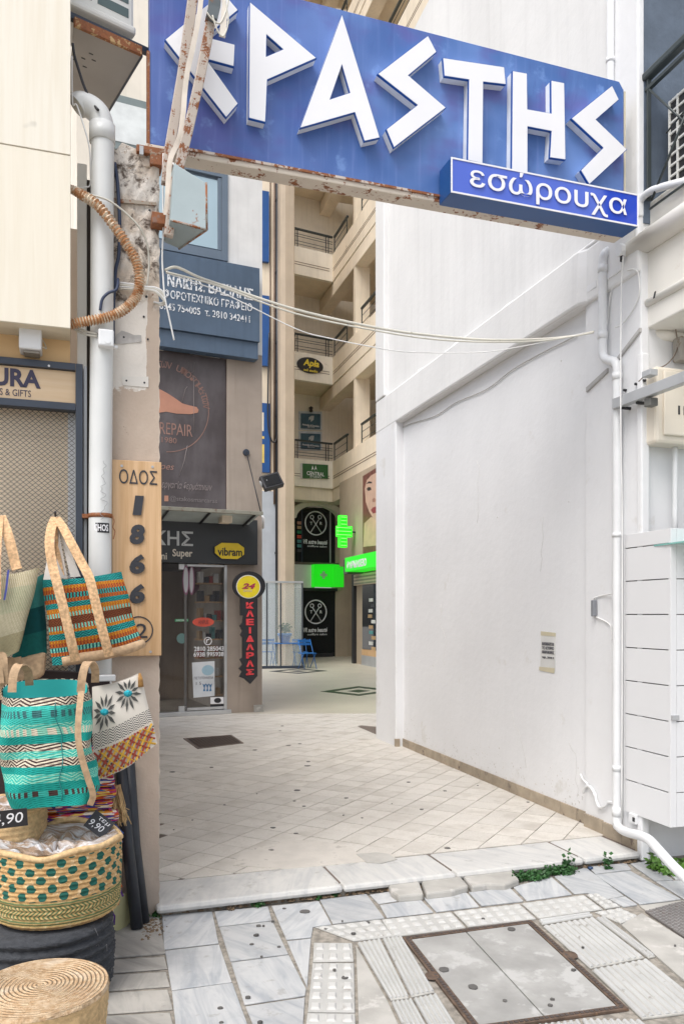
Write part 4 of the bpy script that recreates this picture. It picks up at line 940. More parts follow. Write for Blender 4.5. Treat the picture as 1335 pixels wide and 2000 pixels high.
# ================================================================= left shop: fascia, black frame, mesh shutter
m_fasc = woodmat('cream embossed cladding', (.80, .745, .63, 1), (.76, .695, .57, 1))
ft = .20; fr_ = S.sp(138, ft); fl = S.sp(-160, ft)
zb0_ = S.z(137, 641, ft); zm = S.z(134, 303, ft)
fa = thing('shop_fascia', 'cream embossed cladding box above the left shop front', 'fascia', S, ((fr_+fl)/2, .1, zb0_))
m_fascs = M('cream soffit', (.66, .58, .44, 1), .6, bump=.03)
part('lower_panel', MB().box(fl, fr_, .185, ft, zb0_, zm-.002), m_fasc, fa, bevel=.002)
part('upper_panel', MB().box(fl, fr_, .185, ft+.003, zm+.002, 6.2), woodmat('cream cladding grooved', (.80, .755, .655, 1), (.75, .69, .575, 1)), fa, bevel=.002)
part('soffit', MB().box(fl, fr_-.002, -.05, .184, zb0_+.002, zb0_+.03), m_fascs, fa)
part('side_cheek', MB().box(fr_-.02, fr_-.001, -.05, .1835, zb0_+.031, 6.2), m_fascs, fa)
m_or = M('ochre wall', (.68, .46, .24, 1), .8, var=.05, bump=.1)
shp = thing('left_shop_front', 'ochre left shop wall with black framed name board over an expanded metal shutter', 'shop front', S, (S.sp(80, .03), 0, 0))
ft2 = .045
xr = S.sp(162, ft2); ztop = S.z(162, 711, ft2)
part('ochre_wall', MB().box(fl, S.sp(137, .0), -.25, .0, ztop-.02, zb0_+.03), m_or, shp)
m_frame = M('blue black steel', (.032, .042, .062, 1), .4, var=.15, bump=.05, dirt=(.10, .11, .13, 1), damt=.67, dscale=10)
xl = fl
zz = lambda y: S.z(148, y, ft2)
part('frame_post', MB().box(S.sp(148, ft2), xr, -.03, ft2, 0, ztop), m_frame, shp, bevel=.002)
part('frame_rail', MB().box(xl, S.sp(148, ft2)-.001, -.02, ft2, zz(723), ztop), m_frame, shp, bevel=.002)
part('frame_rail', MB().box(xl, S.sp(148, ft2)-.001, -.02, ft2+.004, zz(802), zz(788)), m_frame, shp, bevel=.002)
part('name_board', MB().box(xl, S.sp(148, ft2)-.002, -.01, .022, zz(787), zz(724)), woodmat('pale name board', (.66, .50, .33, 1), (.60, .43, .26, 1), vert=False), shp)
part('frame_post', MB().box(S.sp(164, .0), S.sp(170, 0), -.04, .01, 0, ztop+.0), m_silver, shp)
m_navy = M('navy lettering', (.035, .03, .065, 1), .5, bump=0)
sl0 = -.35/4.1
text(S, 'URA', -14, 752, 80, 716, .022, m_navy, shp, bold=.035, ext=.003)
text(S, 'S & GIFTS', 0, 771, 61, 758, .022, m_navy, shp, bold=.0, ext=.002)
# expanded mesh
mesh_ = MB(); mz0, mz1 = .05, zz(803); ml = S.sp(-40, .01); mr = S.sp(148, ft2); cw = .0290; chh = .0125; row = 0
z = mz0
while z < mz1:
    n = int((mr-ml)/(cw/2)); 
    vs = []; fs = []
    for i in range(n+1):
        s = ml+i*cw/2; d = chh*.5*(1 if (i+row) % 2 else -1)
        vs += [(s, .006, z+d*.86-.0016), (s, .006, z+d*.86+.0016), (s, .001, z+d*.86)]
        if i: a = (i-1)*3; b = i*3; fs += [(a, b, b+1, a+1), (a+1, b+1, b+2, a+2)]
    mesh_.add(vs, fs); z += chh; row += 1
part('expanded_mesh', mesh_, M('dark bronze mesh', (.06, .045, .035, 1), .5, bump=0), shp, stuff=True, fix=False)
m_roll = M('beige roller behind mesh', (.80, .68, .52, 1), .7, var=.05, bump=.05)
z = .02
while z < mz1+.05:
    part('roller_slat', MB().box(ml-.1, S.sp(133, -.06), -.09, -.06, z+.0005, z+.0995), m_roll, shp); z += .10
part('shutter_guide', MB().box(S.sp(133, -.05), mr, -.09, -.045, 0, mz1+.05), m_pipe, shp)
s, z = S.p(37, 683, .12)
th = thing('wall_light', 'white square outdoor wall light under the cream fascia', 'light', S, (s+.05, .1, z))
part('housing', MB().box(s, s+.105, .0, .12, z+.01, z+.115), m_white2, th, bevel=.008)
part('lens', MB().box(s+.02, s+.095, .02, .10, z-.004, z+.0095), M('smoky lens', (.25, .22, .18, 1), .2, bump=0), th, bevel=.003)
part('wire', MB().tube(smooth([(s+.10, .06, z+.05), (s+.125, .05, z+.04), (s+.115, .03, z+.075), (s+.10, .02, z+.10)], 4), .0025, 5), m_cable, th)
s, z = S.p(96, 710, ft2); part('rivet', MB().tube([(s, ft2, z-.012), (s, ft2+.003, z-.012)], .006, 8), m_white2, shp)
# ================================================================= air conditioner and its shelf, top left
AF = Fr(-1.36, 4.08, 38)
zsf = 4.60
shf = thing('sheet_metal_shelf', 'grey sheet metal shelf with rusty orange front edge under the upper left air conditioner', 'shelf', AF, (.15, -.3, zsf))
cr = [(-1.368, 4.07), (-1.08, 4.285), (-1.395, 4.755), (-1.60, 4.66)]
def toAF(p):
    x, y = p[0]-AF.ox, p[1]-AF.oy; return (x*AF.dx+y*AF.dy, x*AF.nx+y*AF.ny)
ql = [toAF(p) for p in cr]
part('board', MB().slab(ql, zsf, zsf+.012), M('grey galvanised board', (.30, .285, .26, 1), .7, var=.08, scale=2, bump=.06, dirt=(.2, .18, .16, 1), damt=.68, dscale=8), shf)
part('front_rail', MB().slab([ql[0], ql[1], (ql[1][0], ql[1][1]+.02), (ql[0][0], ql[0][1]+.02)], zsf-.004, zsf+.04), rusty('orange rust rail', (.52, .35, .16, 1), .44, 20), shf)
part('side_rail', MB().slab([ql[1], ql[2], (ql[2][0]+.012, ql[2][1]), (ql[1][0]+.012, ql[1][1])], zsf-.002, zsf+.03), m_frame, shf)
for x, y in ((.12, -.14), (.15, -.18), (.10, -.20), (.06, -.24), (.13, -.26)): part('slot', MB().box(x, x+.022, y, y+.006, zsf-.002, zsf+.001), m_black, shf)
za_ = 4.74
ac = thing('air_conditioner', 'white louvred air conditioner above the rusty shelf at the top left', 'air conditioner', AF, (.15, -.2, za_), group='air conditioner units')
part('casing', MB().box(-.30, .325, -.30, -.015, za_, za_+.6), m_acw, ac, bevel=.02)
part('tray', MB().box(-.30, .33, -.31, -.0, za_-.03, za_+.015), m_acw, ac, bevel=.015)
for i in range(3):
    for j in range(6):
        x0 = -.28+i*.2; z0 = za_+.05+j*.075
        part('louvre_slot', MB().box(x0, x0+.17, -.016, -.0125, z0, z0+.05), M('teal grey slot', (.09, .13, .13, 1), .5, bump=0) if (i, j) == (0, 0) else bpy.data.materials['teal grey slot'], ac, bevel=.004)
part('support_rail', MB().box(-.34, .42, -.04, -.01, zsf+.05, zsf+.08), m_frame, ac)
# ================================================================= unseen low building mass left of the passage, added to block light
lbm = [(-1.15, -4.82), (-3.08, -11.0), (-9, -9.5), (-9, -2.2), (-1.75, -4.58)]
single('unseen_blocking_building', 'unseen plain low building body behind the left pilaster, added to block light into the passage', 'building', MB().slab(lbm, 0, 3.85), m_taupe, G)
# ================================================================= shoe repair building
def LP(px, py, t=0): return L.p(px, py, t)
e512 = L.sp(512, 0)
lb = thing('shoe_repair_building', 'taupe and white building with shoe repair shop facing down the passage', 'building', L, (-2, 0, 0))
zmid = L.z(480, 690, 0)
x443 = L.sp(443, 0); far = -7.5
part('lower_pillar', MB().box(x443, e512, -3.5, 0, -.02, zmid), m_taupe2, lb, bevel=.006)
part('pillar_foot', MB().box(L.sp(495, 0), e512+.02, -.3, .02, 0, .17), m_cement, lb, bevel=.01)
m_lup = M('white upper render', (.72, .71, .69, 1), .75, var=.05, bump=.1, streak=.15)
part('upper_wall', MB().box(x443, e512, -3.5, 0, zmid+.002, L.z(480, 225, 0)), m_lup, lb)
part('upper_cream_wall', MB().box(L.sp(150, -.06), L.sp(320, -.06), -3.5, -.06, 5.2, 14), m_creamw, lb)
part('upper_cream_wall', MB().box(L.sp(320, -.02)+.01, e512, -3.5, -.02, L.z(480, 225, 0)+.002, 14), m_creamw, lb)
part('back_wall', MB().box(L.sp(150, 0), x443, -3.5, -2.4, 0, 9), m_taupe, lb)
# upper pale window on the far left
w0, w1 = L.sp(205, 0), L.sp(292, 0)
m_bgf = M('blue grey aluminium', (.14, .18, .23, 1), .4, bump=.02, var=.04)
win = part('window', MB().box(w0, w1+.3, -.055, -.02, L.z(258, 296, 0), L.z(258, 190, 0)), M('grey green frame', (.20, .24, .24, 1), .5, bump=0), lb)
part('pane', MB().box(w0, w1+.25, -.03, -.012, L.z(258, 281, 0), L.z(258, 205, 0)), M('white blind', (.74, .77, .76, 1), .3, bump=0), win)
# main blue framed window
wz0, wz1 = L.z(445, 512, 0), L.z(443, 338, 0); wx0, wx1 = L.sp(300, 0), L.sp(444.5, 0)
win = part('window', MB().prism([(wx0, wz0), (wx1, wz0), (wx1, wz1), (wx0, wz1)], -.10, -.02), m_bgf, lb)
part('frame', MB().box(wx1-.10, wx1-.002, -.019, .03, wz0, wz1), m_bgf, win, bevel=.004)
part('frame', MB().box(wx0, wx1-.10, -.019, .03, wz0, wz0+.14), m_bgf, win, bevel=.004)
part('frame', MB().box(wx0, wx1-.10, -.019, .03, wz1-.10, wz1), m_bgf, win, bevel=.004)
part('pane', MB().box(wx0, wx1-.16, -.019, .0, wz0+.17, wz1-.15), m_glassp, win)
part('inner_frame', MB().box(wx1-.158, wx1-.104, -.018, .02, wz0+.15, wz1-.11), m_bgf, win, bevel=.003)
part('above_window', MB().box(wx0, wx1, -.3, -.0, wz1+.002, wz1+1.2), m_lup, lb)
# office sign
def boxsign(px0, ptop, pbot, px1, t0, t1, mat, name, label, cat='shop sign', bevel=.004):
    s0_, s1_ = L.sp(px0, t1), L.sp(px1, t1); zt2, zb2 = L.z(px1, ptop, t1), L.z(px1, pbot, t1)
    th = thing(name, label, cat, L, ((s0_+s1_)/2, t1/2, zb2)); part('box', MB().box(s0_, s1_, t0, t1, zb2, zt2), mat, th, bevel=bevel); return th, zb2, zt2
m_slate = M('slate blue sign paint', (.072, .11, .165, 1), .5, var=.12, scale=2, bump=.03, streak=.25)
th, z0o, z1o = boxsign(285, 524, 668, 507, .004, .22, m_slate, 'office_sign', 'slate blue office sign box with peeling white Greek lettering above the shoe repair shop')
m_peel = (lambda n: (n.done((.72, .74, .76, 1), .6), n.t.links.new(n.step(n.noise(n.obj(), 26, 3), .40, .47), n.b.inputs['Alpha']), n.m)[2])(NT('peeling white lettering'))
text(L, 'ΝΑΚΗΣ ΒΑΣΙΛΗΣ', 327, 559, 494, 535, .222, m_peel, th, bold=.03)
text(L, 'ΦΟΡΟΤΕΧΝΙΚΟ ΓΡΑΦΕΙΟ', 320, 581, 492, 564, .222, m_peel, th, bold=.01)
text(L, '6945 754005  τ. 2810 342411', 312, 603, 488, 589, .222, m_peel, th, bold=.01)
s_a, s_b = L.sp(285, .18), L.sp(504, .18)
single('sign_valance', 'lower blue grey metal valance directly below the slate blue office sign', 'metal panel', MB().box(s_a, s_b, .004, .18, L.z(504, 702, .18), z0o-.004), m_slate, L, bevel=.004)
# poster panel
m_post = (lambda n: n.done(n.mix(n.step(n.noise(n.mapv(n.obj(), (2, 2, 1)), 1.3, 4), .35, .7), (.062, .05, .052, 1), (.115, .10, .105, 1)), .45))(NT('faded brown poster'))
s_a, s_b = L.sp(285, -.05), L.sp(443, -.05); z_a, z_b = L.z(440, 996, -.05), L.z(440, 702, -.05)
ps = thing('shoe_repair_banner', 'faded dark banner with copper shoe and SHOE REPAIR lettering over the shop canopy', 'banner', L, ((s_a+s_b)/2, -.05, z_a))
part('sheet', MB().box(s_a, s_b-.02, -.12, -.05, z_a, z_b), m_post, ps)
part('frame', MB().box(s_b-.019, s_b+.01, -.12, -.02, z_a, z_b), M('dark brown trim', (.09, .065, .06, 1), .5, bump=0), ps)
m_cop = M('faded copper print', (.44, .215, .145, 1), .6, var=.1, bump=0); m_copt = M('faded copper letters', (.27, .155, .125, 1), .6, var=.2, bump=0)
T_ = -.049
shoe = [S_ for S_ in [LP(x, y, T_) for x, y in [(296, 800), (300, 776), (312, 760), (330, 770), (345, 780), (356, 788), (370, 792), (384, 795), (388, 801), (386, 806), (372, 809), (345, 808), (325, 804), (312, 806)]]]
part('shoe_print', MB().prism(shoe, T_, T_+.004), m_cop, ps)
def ring(F, px, py, rpx, t, wd, mat, par, name='ring', a0=0, a1=360, n=44):
    s, z = F.p(px, py, t); r = rpx*F.Y(s, t)/FPX; mb = MB()
    for k in range(n):
        a, b = R(a0+(a1-a0)*k/n), R(a0+(a1-a0)*(k+1)/n)
        mb.prism([(s+q*math.cos(w), z+q*math.sin(w)) for q, w in ((r, a), (r, b), (r-wd, b), (r-wd, a))], t, t+.003)
    return part(name, mb, mat, par)
ring(L, 322, 795, 88, T_, .012, m_copt, ps, a0=-88, a1=18)
arc = 'των υποδημάτων'
cs_, cz_ = LP(322, 795, T_); rr = 84*11.9/FPX
for k, ch in enumerate(arc):
    if ch == ' ': continue
    a = R(98-k*7.0); me = text_mesh(L, ch, -.042, .042, -.05, .05, T_, m_copt, base=(0, 0, 0), bold=.0, ext=.003)
    for v in me.vertices:
        x, z = v.co.x, v.co.z; ca, sa_ = math.cos(a-math.pi/2), math.sin(a-math.pi/2)
        v.co.x = cs_+rr*math.cos(a)+x*ca-z*sa_-BASE[ps][0]; v.co.z = cz_+rr*math.sin(a)+x*sa_+z*ca-BASE[ps][2]; v.co.y += BASE[ps][1]
    part('curved_letter', me, None, ps)
text(L, 'SHOE', 250, 843, 298, 818, T_, m_copt, ps)
text(L, 'REPAIR', 312, 847, 376, 824, T_, m_copt, ps)
text(L, '1980', 316, 864, 345, 853, T_, m_copt, ps)
text(L, 'shoes', 296, 915, 340, 902, T_, m_copt, ps, shear=.3)
text(L, 'εργασία δερμάτινων', 316, 956, 414, 938, T_, M('faded script', (.24, .20, .195, 1), .6, bump=0), ps, shear=.3, bold=.0)
text(L, '@stakosmarcaras', 332, 980, 424, 968, T_, M('faded small print', (.20, .175, .175, 1), .6, bump=0), ps)
part('small_mark', MB().prism([LP(x, y, T_) for x, y in [(321, 979), (329, 979), (329, 968), (321, 968)]], T_, T_+.003), m_cop, ps)
m_scr = M('scratch', (.30, .26, .25, 1), .6, bump=0)
for pts in ([(369, 707), (370, 730), (378, 726), (380, 708)], [(356, 784), (362, 760), (366, 755)], [(378, 735), (379, 845)], [(366, 870), (360, 900), (350, 930)]):
    part('scratch', MB().tube([(LP(x, y, T_)[0], T_+.002, LP(x, y, T_)[1]) for x, y in pts], .004, 4), m_scr, ps)
# canopy
ct_ = .75; yb1 = 1003
s_a, s_b = L.sp(285, ct_), L.sp(514, ct_); zc = L.z(500, yb1, ct_)
ca = thing('glass_canopy', 'shallow glass canopy with green grey metal edge over the shoe repair door', 'canopy', L, ((s_a+s_b)/2, .4, zc))
m_cg = M('canopy metal', (.25, .245, .20, 1), .5, bump=.05, dirt=(.16, .11, .08, 1), dscale=8)
part('front_rail', MB().box(s_a, s_b, ct_-.05, ct_, zc-.02, zc+.035), m_cg, ca, bevel=.006)
zr_ = zc-.10
part('glass', MB().add([(s_a, ct_-.05, zc), (s_b-.03, ct_-.05, zc), (s_b-.03, .0, zr_-.02), (s_a, .0, zr_-.02)], [(0, 1, 2, 3)]), M('milky canopy glass', (.50, .56, .54, 1), .2, bump=0), ca)
for x in (330, 412, 500):
    sx_ = L.sp(x, ct_); part('rib', MB().add([(sx_+a, b, c_) for a in (-.012, .012) for b, c_ in ((ct_-.05, zc-.004), (ct_-.05, zc-.03), (.0, zr_-.05), (.0, zr_-.024))], [(0, 1, 2, 3), (4, 5, 6, 7), (0, 1, 5, 4), (1, 2, 6, 5), (2, 3, 7, 6), (3, 0, 4, 7)]), m_black, ca)
part('lamp_box', MB().box(L.sp(432, .5), L.sp(452, .5), .35, .55, zc-.13, zc-.02), m_cream, ca, bevel=.006)
sx_, sz_ = LP(480, 884, .0)
part('anchor_disc', MB().tube([(sx_, .0, sz_), (sx_, .035, sz_)], .052, 16), m_frame, ca, bevel=.006)
part('tie_rod', MB().tube([(sx_, .03, sz_), (s_b-.03, ct_-.02, zc+.02)], .009, 6), m_black, ca)
part('end_fitting', MB().tube([(s_b-.03, ct_-.03, zc+.0), (s_b+.01, ct_-.0, zc-.06), (s_b+.03, ct_-.1, zc-.2)], .02, 6), m_pipe, ca)
# fascia sign
m_coal = M('charcoal fascia', (.028, .032, .036, 1), .4, var=.06, bump=0)
th, z0f, z1f = boxsign(285, 1016, 1103, 503, .004, .12, m_coal, 'shop_fascia_sign', 'charcoal fascia with white Greek letters and a yellow octagon above the shoe repair door')
m_lg = M('pale grey letters', (.52, .54, .54, 1), .4, bump=0); m_lc = M('cream letters', (.70, .64, .54, 1), .4, bump=0)
text(L, 'ΤΑΚΗΣ', 246, 1062, 377, 1033, .122, m_lg, th, bold=.015, ext=.006)
text(L, 'mini', 298, 1092, 326, 1079, .122, m_lc, th, bold=.01); text(L, 'Super', 337, 1091, 376, 1072, .122, m_lc, th, bold=.02)
oc_ = [LP(x, y, .15) for x, y in [(420, 1068), (433, 1060), (465, 1061), (477, 1070), (477, 1083), (464, 1092), (433, 1091), (420, 1080)]]
part('octagon', MB().prism([(a, b) for a, b in oc_], .122, .15), M('sign yellow', (.78, .56, .02, 1), .4, bump=0), th, bevel=.003)
part('octagon_edge', MB().prism(shrink(oc_, -.018), .1215, .14), m_black, th)
text(L, 'vibram', 425, 1085, 473, 1069, .1515, m_black, th, bold=.02)
# shop window and door
dz0, dz1 = L.z(440, 1388, -.02), z0f-.01
x316, x368 = L.sp(285, 0), L.sp(368, 0)
dr = thing('shop_glass_front', 'dark glass door and side pane of the shoe repair shop in an aluminium frame', 'glass front', L, ((x316+x443)/2, -.05, 0))
m_glin = glassmat('tinted shop glass', (.02, .022, .026, 1), .03, .28)
fr2 = MB()
for (a, b, c_, d) in ((x443-.045, x443, 0.03, dz1),): part('frame_post', MB().box(a, b, -.08, .012, ZF, dz1), m_alu, dr, bevel=.003)
part('frame_rail', MB().box(x368-.02, x443-.046, -.07, .008, dz1-.035, dz1), m_alu, dr, bevel=.003)
part('frame_rail', MB().box(x368-.02, x443-.046, -.07, .008, .135, .175), m_alu, dr, bevel=.003)
part('threshold', MB().box(x316, x443+.06, -.12, .05, ZF, .125), m_alu, dr, bevel=.006)
part('frame_post', MB().box(x368-.055, x368-.022, -.06, -.02, .126, dz1), M('dark mullion', (.12, .115, .11, 1), .4, bump=0), dr)
part('side_pane', MB().box(x368-.02, x443-.05, -.04, -.03, .18, dz1-.038), m_glin, dr)
part('door_pane', MB().box(x316, x368-.058, -.04, -.03, .13, dz1-.002), m_glin, dr)
for y in (1107, 1385):
    s, z = LP(357, y, -.02); part('door_patch', MB().box(s-.06, s+.06, -.05, -.02, z-.04, z+.045), m_alu, dr, bevel=.004)
part('interior_floor', MB().box(x316-.3, x443, -2.39, -.06, 0, .07), M('shop floor', (.20, .18, .15, 1), .4), dr)
part('interior_ceiling', MB().box(x316-.3, x443, -2.39, -.13, dz1+.01, dz1+.05), m_dark, dr)
part('interior_wall', MB().box(x443-.03, x443-.005, -2.39, -.085, .071, dz1), M('shop inner wall', (.45, .41, .36, 1), .7), dr)
goods = [M('goods '+n_, col, .5, bump=0) for n_, col in (('white', (.65, .65, .62, 1)), ('red', (.4, .05, .04, 1)), ('teal', (.1, .3, .3, 1)), ('tan', (.45, .3, .16, 1)), ('dark', (.05, .05, .06, 1)))]
rs_ = random.Random(9)
for k in range(9):
    z = .35+k*.29
    part('shelf', MB().box(x443-.42, x443-.035, -.36, -.10, z-.02, z), m_wood, dr)
    s = x443-.40
    while s < x443-.09:
        w = rs_.uniform(.04, .08); part('goods_box', MB().box(s, s+w, -.30, -.12, z+.001, z+rs_.uniform(.08, .20)), rs_.choice(goods), dr); s += w+.01
for k in range(5):
    z = .5+k*.5; part('shelf', MB().box(x316, x443-.7, -2.35, -2.0, z-.02, z), m_wood, dr)
    s = x316+.1
    while s < x443-.85:
        w = rs_.uniform(.08, .2); part('goods_box', MB().box(s, s+w, -2.3, -2.02, z+.001, z+rs_.uniform(.12, .35)), rs_.choice(goods), dr); s += w+.03
# stickers
red = M('sticker red', (.72, .10, .06, 1), .4, bump=0)
def ell(F, px, py, rx, ry, t, th_, n=28):
    s, z = F.p(px, py, t); k = F.Y(s, t)/FPX
    return MB().prism([(s+rx*k*math.cos(a)*1.1, z+ry*k*math.sin(a)) for a in [2*math.pi*i/n for i in range(n)]], t, t+th_)
part('red_oval_sticker', ell(L, 397, 1215, 19.5, 9, -.029, .003), red, dr); text(L, 'ANPUS', 387, 1219, 407, 1211, -.025, M('dull red ink', (.35, .06, .05, 1), .5, bump=0), dr, bold=.03)
part('green_sticker', MB().prism([LP(x, y, -.029) for x, y in [(342, 1214), (368, 1214), (368, 1209), (342, 1209)]], -.029, -.026), M('sticker green', (.05, .35, .14, 1), .4, bump=0), dr)
text(L, 'ΑΝΟΙΚΤΟ', 344, 1213.2, 367, 1209.8, -.0255, m_letter, dr)
part('round_sticker', ell(L, 355, 1247, 9, 10, -.029, .002), M('sticker teal', (.12, .22, .21, 1), .4, bump=0), dr)
for cxp, rx in ((363, 6), (374, 5)):
    part('oval_plaque', ell(L, cxp, 1133, rx, 29, -.028, .01), M('plum plaque', (.25, .10, .17, 1), .4, bump=0) if cxp == 363 else bpy.data.materials['plum plaque'], dr)
    part('oval_plaque_face', ell(L, cxp, 1133, rx-1.8, 25, -.018, .003), m_silver, dr)
part('purple_hanging', MB().prism([LP(x, y, -.3) for x, y in [(376, 1106), (392, 1108), (389, 1150), (378, 1162)]], -.32, -.30), bpy.data.materials['plum plaque'], dr)
text(L, '2810 285043', 379, 1272, 437, 1263, -.0285, m_letter, dr, bold=.02); text(L, '6938 995938', 378, 1283, 437, 1274, -.0285, m_letter, dr, bold=.02)
ring(L, 406, 1252, 8, -.0285, .012, m_letter, dr, name='phone_ring', n=24)
part('phone_mark', MB().tube([(LP(x, y, -.026)[0], -.026, LP(x, y, -.026)[1]) for x, y in [(403, 1256), (404, 1250), (409, 1248)]], .010, 6), m_letter, dr)
po = [LP(x, y, -.026) for x, y in [(375, 1294), (419, 1291), (419, 1359), (378, 1363)]]
op = part('poster', MB().prism(po, -.028, -.024), M('poster white', (.66, .69, .72, 1), .5, bump=0), dr)
part('poster_print', ell(L, 406, 1309, 11, 10, -.0235, .001), M('poster pale blue', (.35, .52, .62, 1), .5, bump=0), op)
for k, x in enumerate((399, 405, 411)):
    s, z = LP(x, 1350, -.023); part('poster_print', MB().prism([(s-.02, z), (s-.005, z+.05), (s-.03, z+.12), (s, z+.10), (s+.03, z+.12), (s+.008, z+.05), (s+.02, z)], -.0235, -.0225), M('poster blue', (.08, .2, .38, 1), .5, bump=0) if k == 0 else bpy.data.materials['poster blue'], op)
text(L, 'ΠΙΣΤΟΠΟΙΗΜΕΝΑ', 379, 1327, 417, 1322, -.0235, m_navy, op, ext=.001); text(L, '1 5', 383, 1338, 393, 1332, -.0235, m_navy, op, ext=.001)
po = [LP(x, y, -.026) for x, y in [(411, 1362), (438, 1361), (438, 1374), (411, 1375)]]
part('security_sticker', MB().prism(po, -.028, -.024), m_letter, dr); part('security_sticker', MB().prism([(a, b-.115) for a, b in po], -.028, -.0245), m_black, dr)
part('security_print', ell(L, 425, 1368, 6.5, 5, -.0235, .001), m_black, dr)
# key shaped locksmith sign
KT = .30
kx = thing('key_sign', 'black key shaped locksmith sign with yellow disc and red Greek letters on the brown pillar', 'shop sign', L, (LP(486, 1335, KT)[0], .3, LP(486, 1335, KT)[1]))
part('key_shaft', MB().prism([LP(x, y, KT) for x, y in [(470, 1165), (503, 1165), (503, 1320), (489, 1336), (478, 1326), (468, 1322), (473, 1312), (467, 1306), (474, 1298), (469, 1288), (474, 1284), (474, 1246), (470, 1240), (474, 1232), (469, 1222), (474, 1216), (476, 1202), (470, 1202)]], KT-.05, KT), m_black, kx, bevel=.003)
part('key_bow', ell(L, 485, 1144, 30, 28, KT-.048, .055), m_black, kx, bevel=.003)
part('disc', ell(L, 485, 1146, 22.5, 23, KT+.008, .004), m_letter, kx); part('disc_face', ell(L, 485, 1146, 21, 21.5, KT+.0125, .004), M('disc yellow', (.85, .68, .02, 1), .35, bump=0), kx)
m_rl = M('red sign letters', (.78, .06, .07, 1), .4, bump=0)
text(L, '24', 472, 1150, 499, 1139, KT+.017, M('dark red script', (.40, .03, .08, 1), .4, bump=0), kx, bold=.04, shear=.3)
text(L, 'SERVICE', 475, 1156, 492, 1152, KT+.017, m_cream, kx)
for k, ch in enumerate('ΚΛΕΙΔΑΡΑΣ'):
    y = 1176+k*16.3; w = 7.5 if ch != 'Ι' else 2
    text(L, ch, 488-w, y+12.5, 488+w, y, KT+.001, m_rl, kx, bold=.05, ext=.008)
part('bracket_arm', MB().tube([(LP(512, 1139, .2)[0]-.05, .28, LP(512, 1139, .2)[1]), (LP(516, 1139, .2)[0], .1, LP(512, 1139, .2)[1])], .02, 8), m_rustf, kx)
# floodlight
s, z = LP(530, 941, .35)
fl_ = thing('floodlight', 'black square floodlight tilted on the corner above the canopy', 'floodlight', L, (s-.1, .2, z))
hb = MB().box(-.16, .16, -.05, .05, -.12, .12); gl = MB().box(-.13, .13, .05, .056, -.09, .09)
for m_ in (hb, gl):
    mt_ = Matrix.Rotation(R(-18), 4, 'Y') @ Matrix.Rotation(R(25), 4, 'X')
    m_.v = [tuple(Vector((s, .35, z))+(mt_ @ Vector(v))) for v in m_.v]
part('housing', hb, m_black, fl_, bevel=.01); part('lens', gl, m_glassd, fl_)
part('arm', MB().tube([(e512, .0, z+.12), (s-.1, .15, z+.05), (s-.02, .33, z)], .018, 6), m_black, fl_)
part('fitting', MB().tube([(s-.16, .3, z-.04), (s-.06, .36, z+.0)], .05, 8), m_silver, fl_)
# ================================================================= middle strip wall with blue signs, pipes
N = Fr(-2.15, 24.5, 18.4)
s_a, s_b = N.sp(490, 0), N.sp(549, 0)
ms = thing('narrow_middle_building', 'narrow cream building strip with blue signs between shoe repair shop and tan column', 'building', N, ((s_a+s_b)/2, -.5, 0))
zsp = N.z(530, 985, 0)
part('upper_wall', MB().box(s_a, s_b, -5, 0, zsp, 16), m_cream, ms)
part('lower_wall', MB().box(s_a, s_b-.02, -5, .004, 0, zsp+.4), M('bluish white render', (.44, .48, .53, 1), .7, var=.05, bump=.1), ms)
part('corner_strip', MB().box(N.sp(527, .02), N.sp(529, .02), .0, .02, zsp+.4, 16), m_groovec, ms)
part('cable_duct', MB().tube([(N.sp(542.5, .06), .06, .1), (N.sp(542.5, .06), .06, 16)], .078, 12), m_black, ms)
part('thin_duct', MB().tube([(N.sp(535.5, .03), .03, zsp), (N.sp(535.5, .03), .03, 16)], .030, 6), M('brown duct', (.22, .15, .11, 1), .6, bump=0), ms)
part('edge_trim', MB().box(N.sp(546.5, .05), s_b, .0, .05, 0, 16), M('brown trim', (.30, .22, .17, 1), .6, bump=0), ms)
for y in (391, 532, 669, 745, 811, 1080): part('duct_clip', MB().box(N.sp(538, .12), N.sp(547, .12), .0, .12, N.z(542, y+2, .1), N.z(542, y-2, .1)), m_black, ms)
part('drooping_cable', MB().tube(smooth([(N.sp(x, .14), .14, N.z(x, y, .14)) for x, y in [(526, 650), (524, 720), (523, 800), (524, 835), (529, 858), (535, 864), (540, 858), (543, 845)]], 4), .026, 6), m_black, ms)
m_blue = M('enamel blue', (.012, .075, .26, 1), .35, var=.1, bump=0, dirt=(.35, .42, .52, 1), damt=.70, dscale=3)
def bsign(px0, px1, y0, y1, label):
    a, b = N.sp(px0, .12), N.sp(px1, .12); th = thing('vertical_blue_sign', label, 'shop sign', N, ((a+b)/2, .1, N.z(px1, y1, .12)))
    part('panel', MB().box(a, b, .004, .12, N.z(px1, y1, .12), N.z(px1, y0, .12)), m_blue, th, bevel=.004); return th
bsign(505, 525.5, 374, 512, 'topmost blue vertical sign panel beside the black duct'); bsign(505, 526, 578, 715, 'middle blue vertical sign panel beside the black duct')
th = bsign(505, 527, 788, 923, 'lowest blue vertical sign panel with yellow lettering edges')
for y0, y1 in ((852, 857), (868, 904)): part('letter_edge', MB().box(N.sp(508, .125), N.sp(516, .125), .121, .127, N.z(514, y1, .12), N.z(514, y0, .12)), M('yellow print', (.70, .52, .14, 1), .5, bump=0) if y0 == 852 else bpy.data.materials['yellow print'], th)
part('letter_edge', MB().box(N.sp(508, .125), N.sp(515, .125), .121, .127, N.z(514, 842, .12), N.z(514, 806, .12)), m_lc, th)
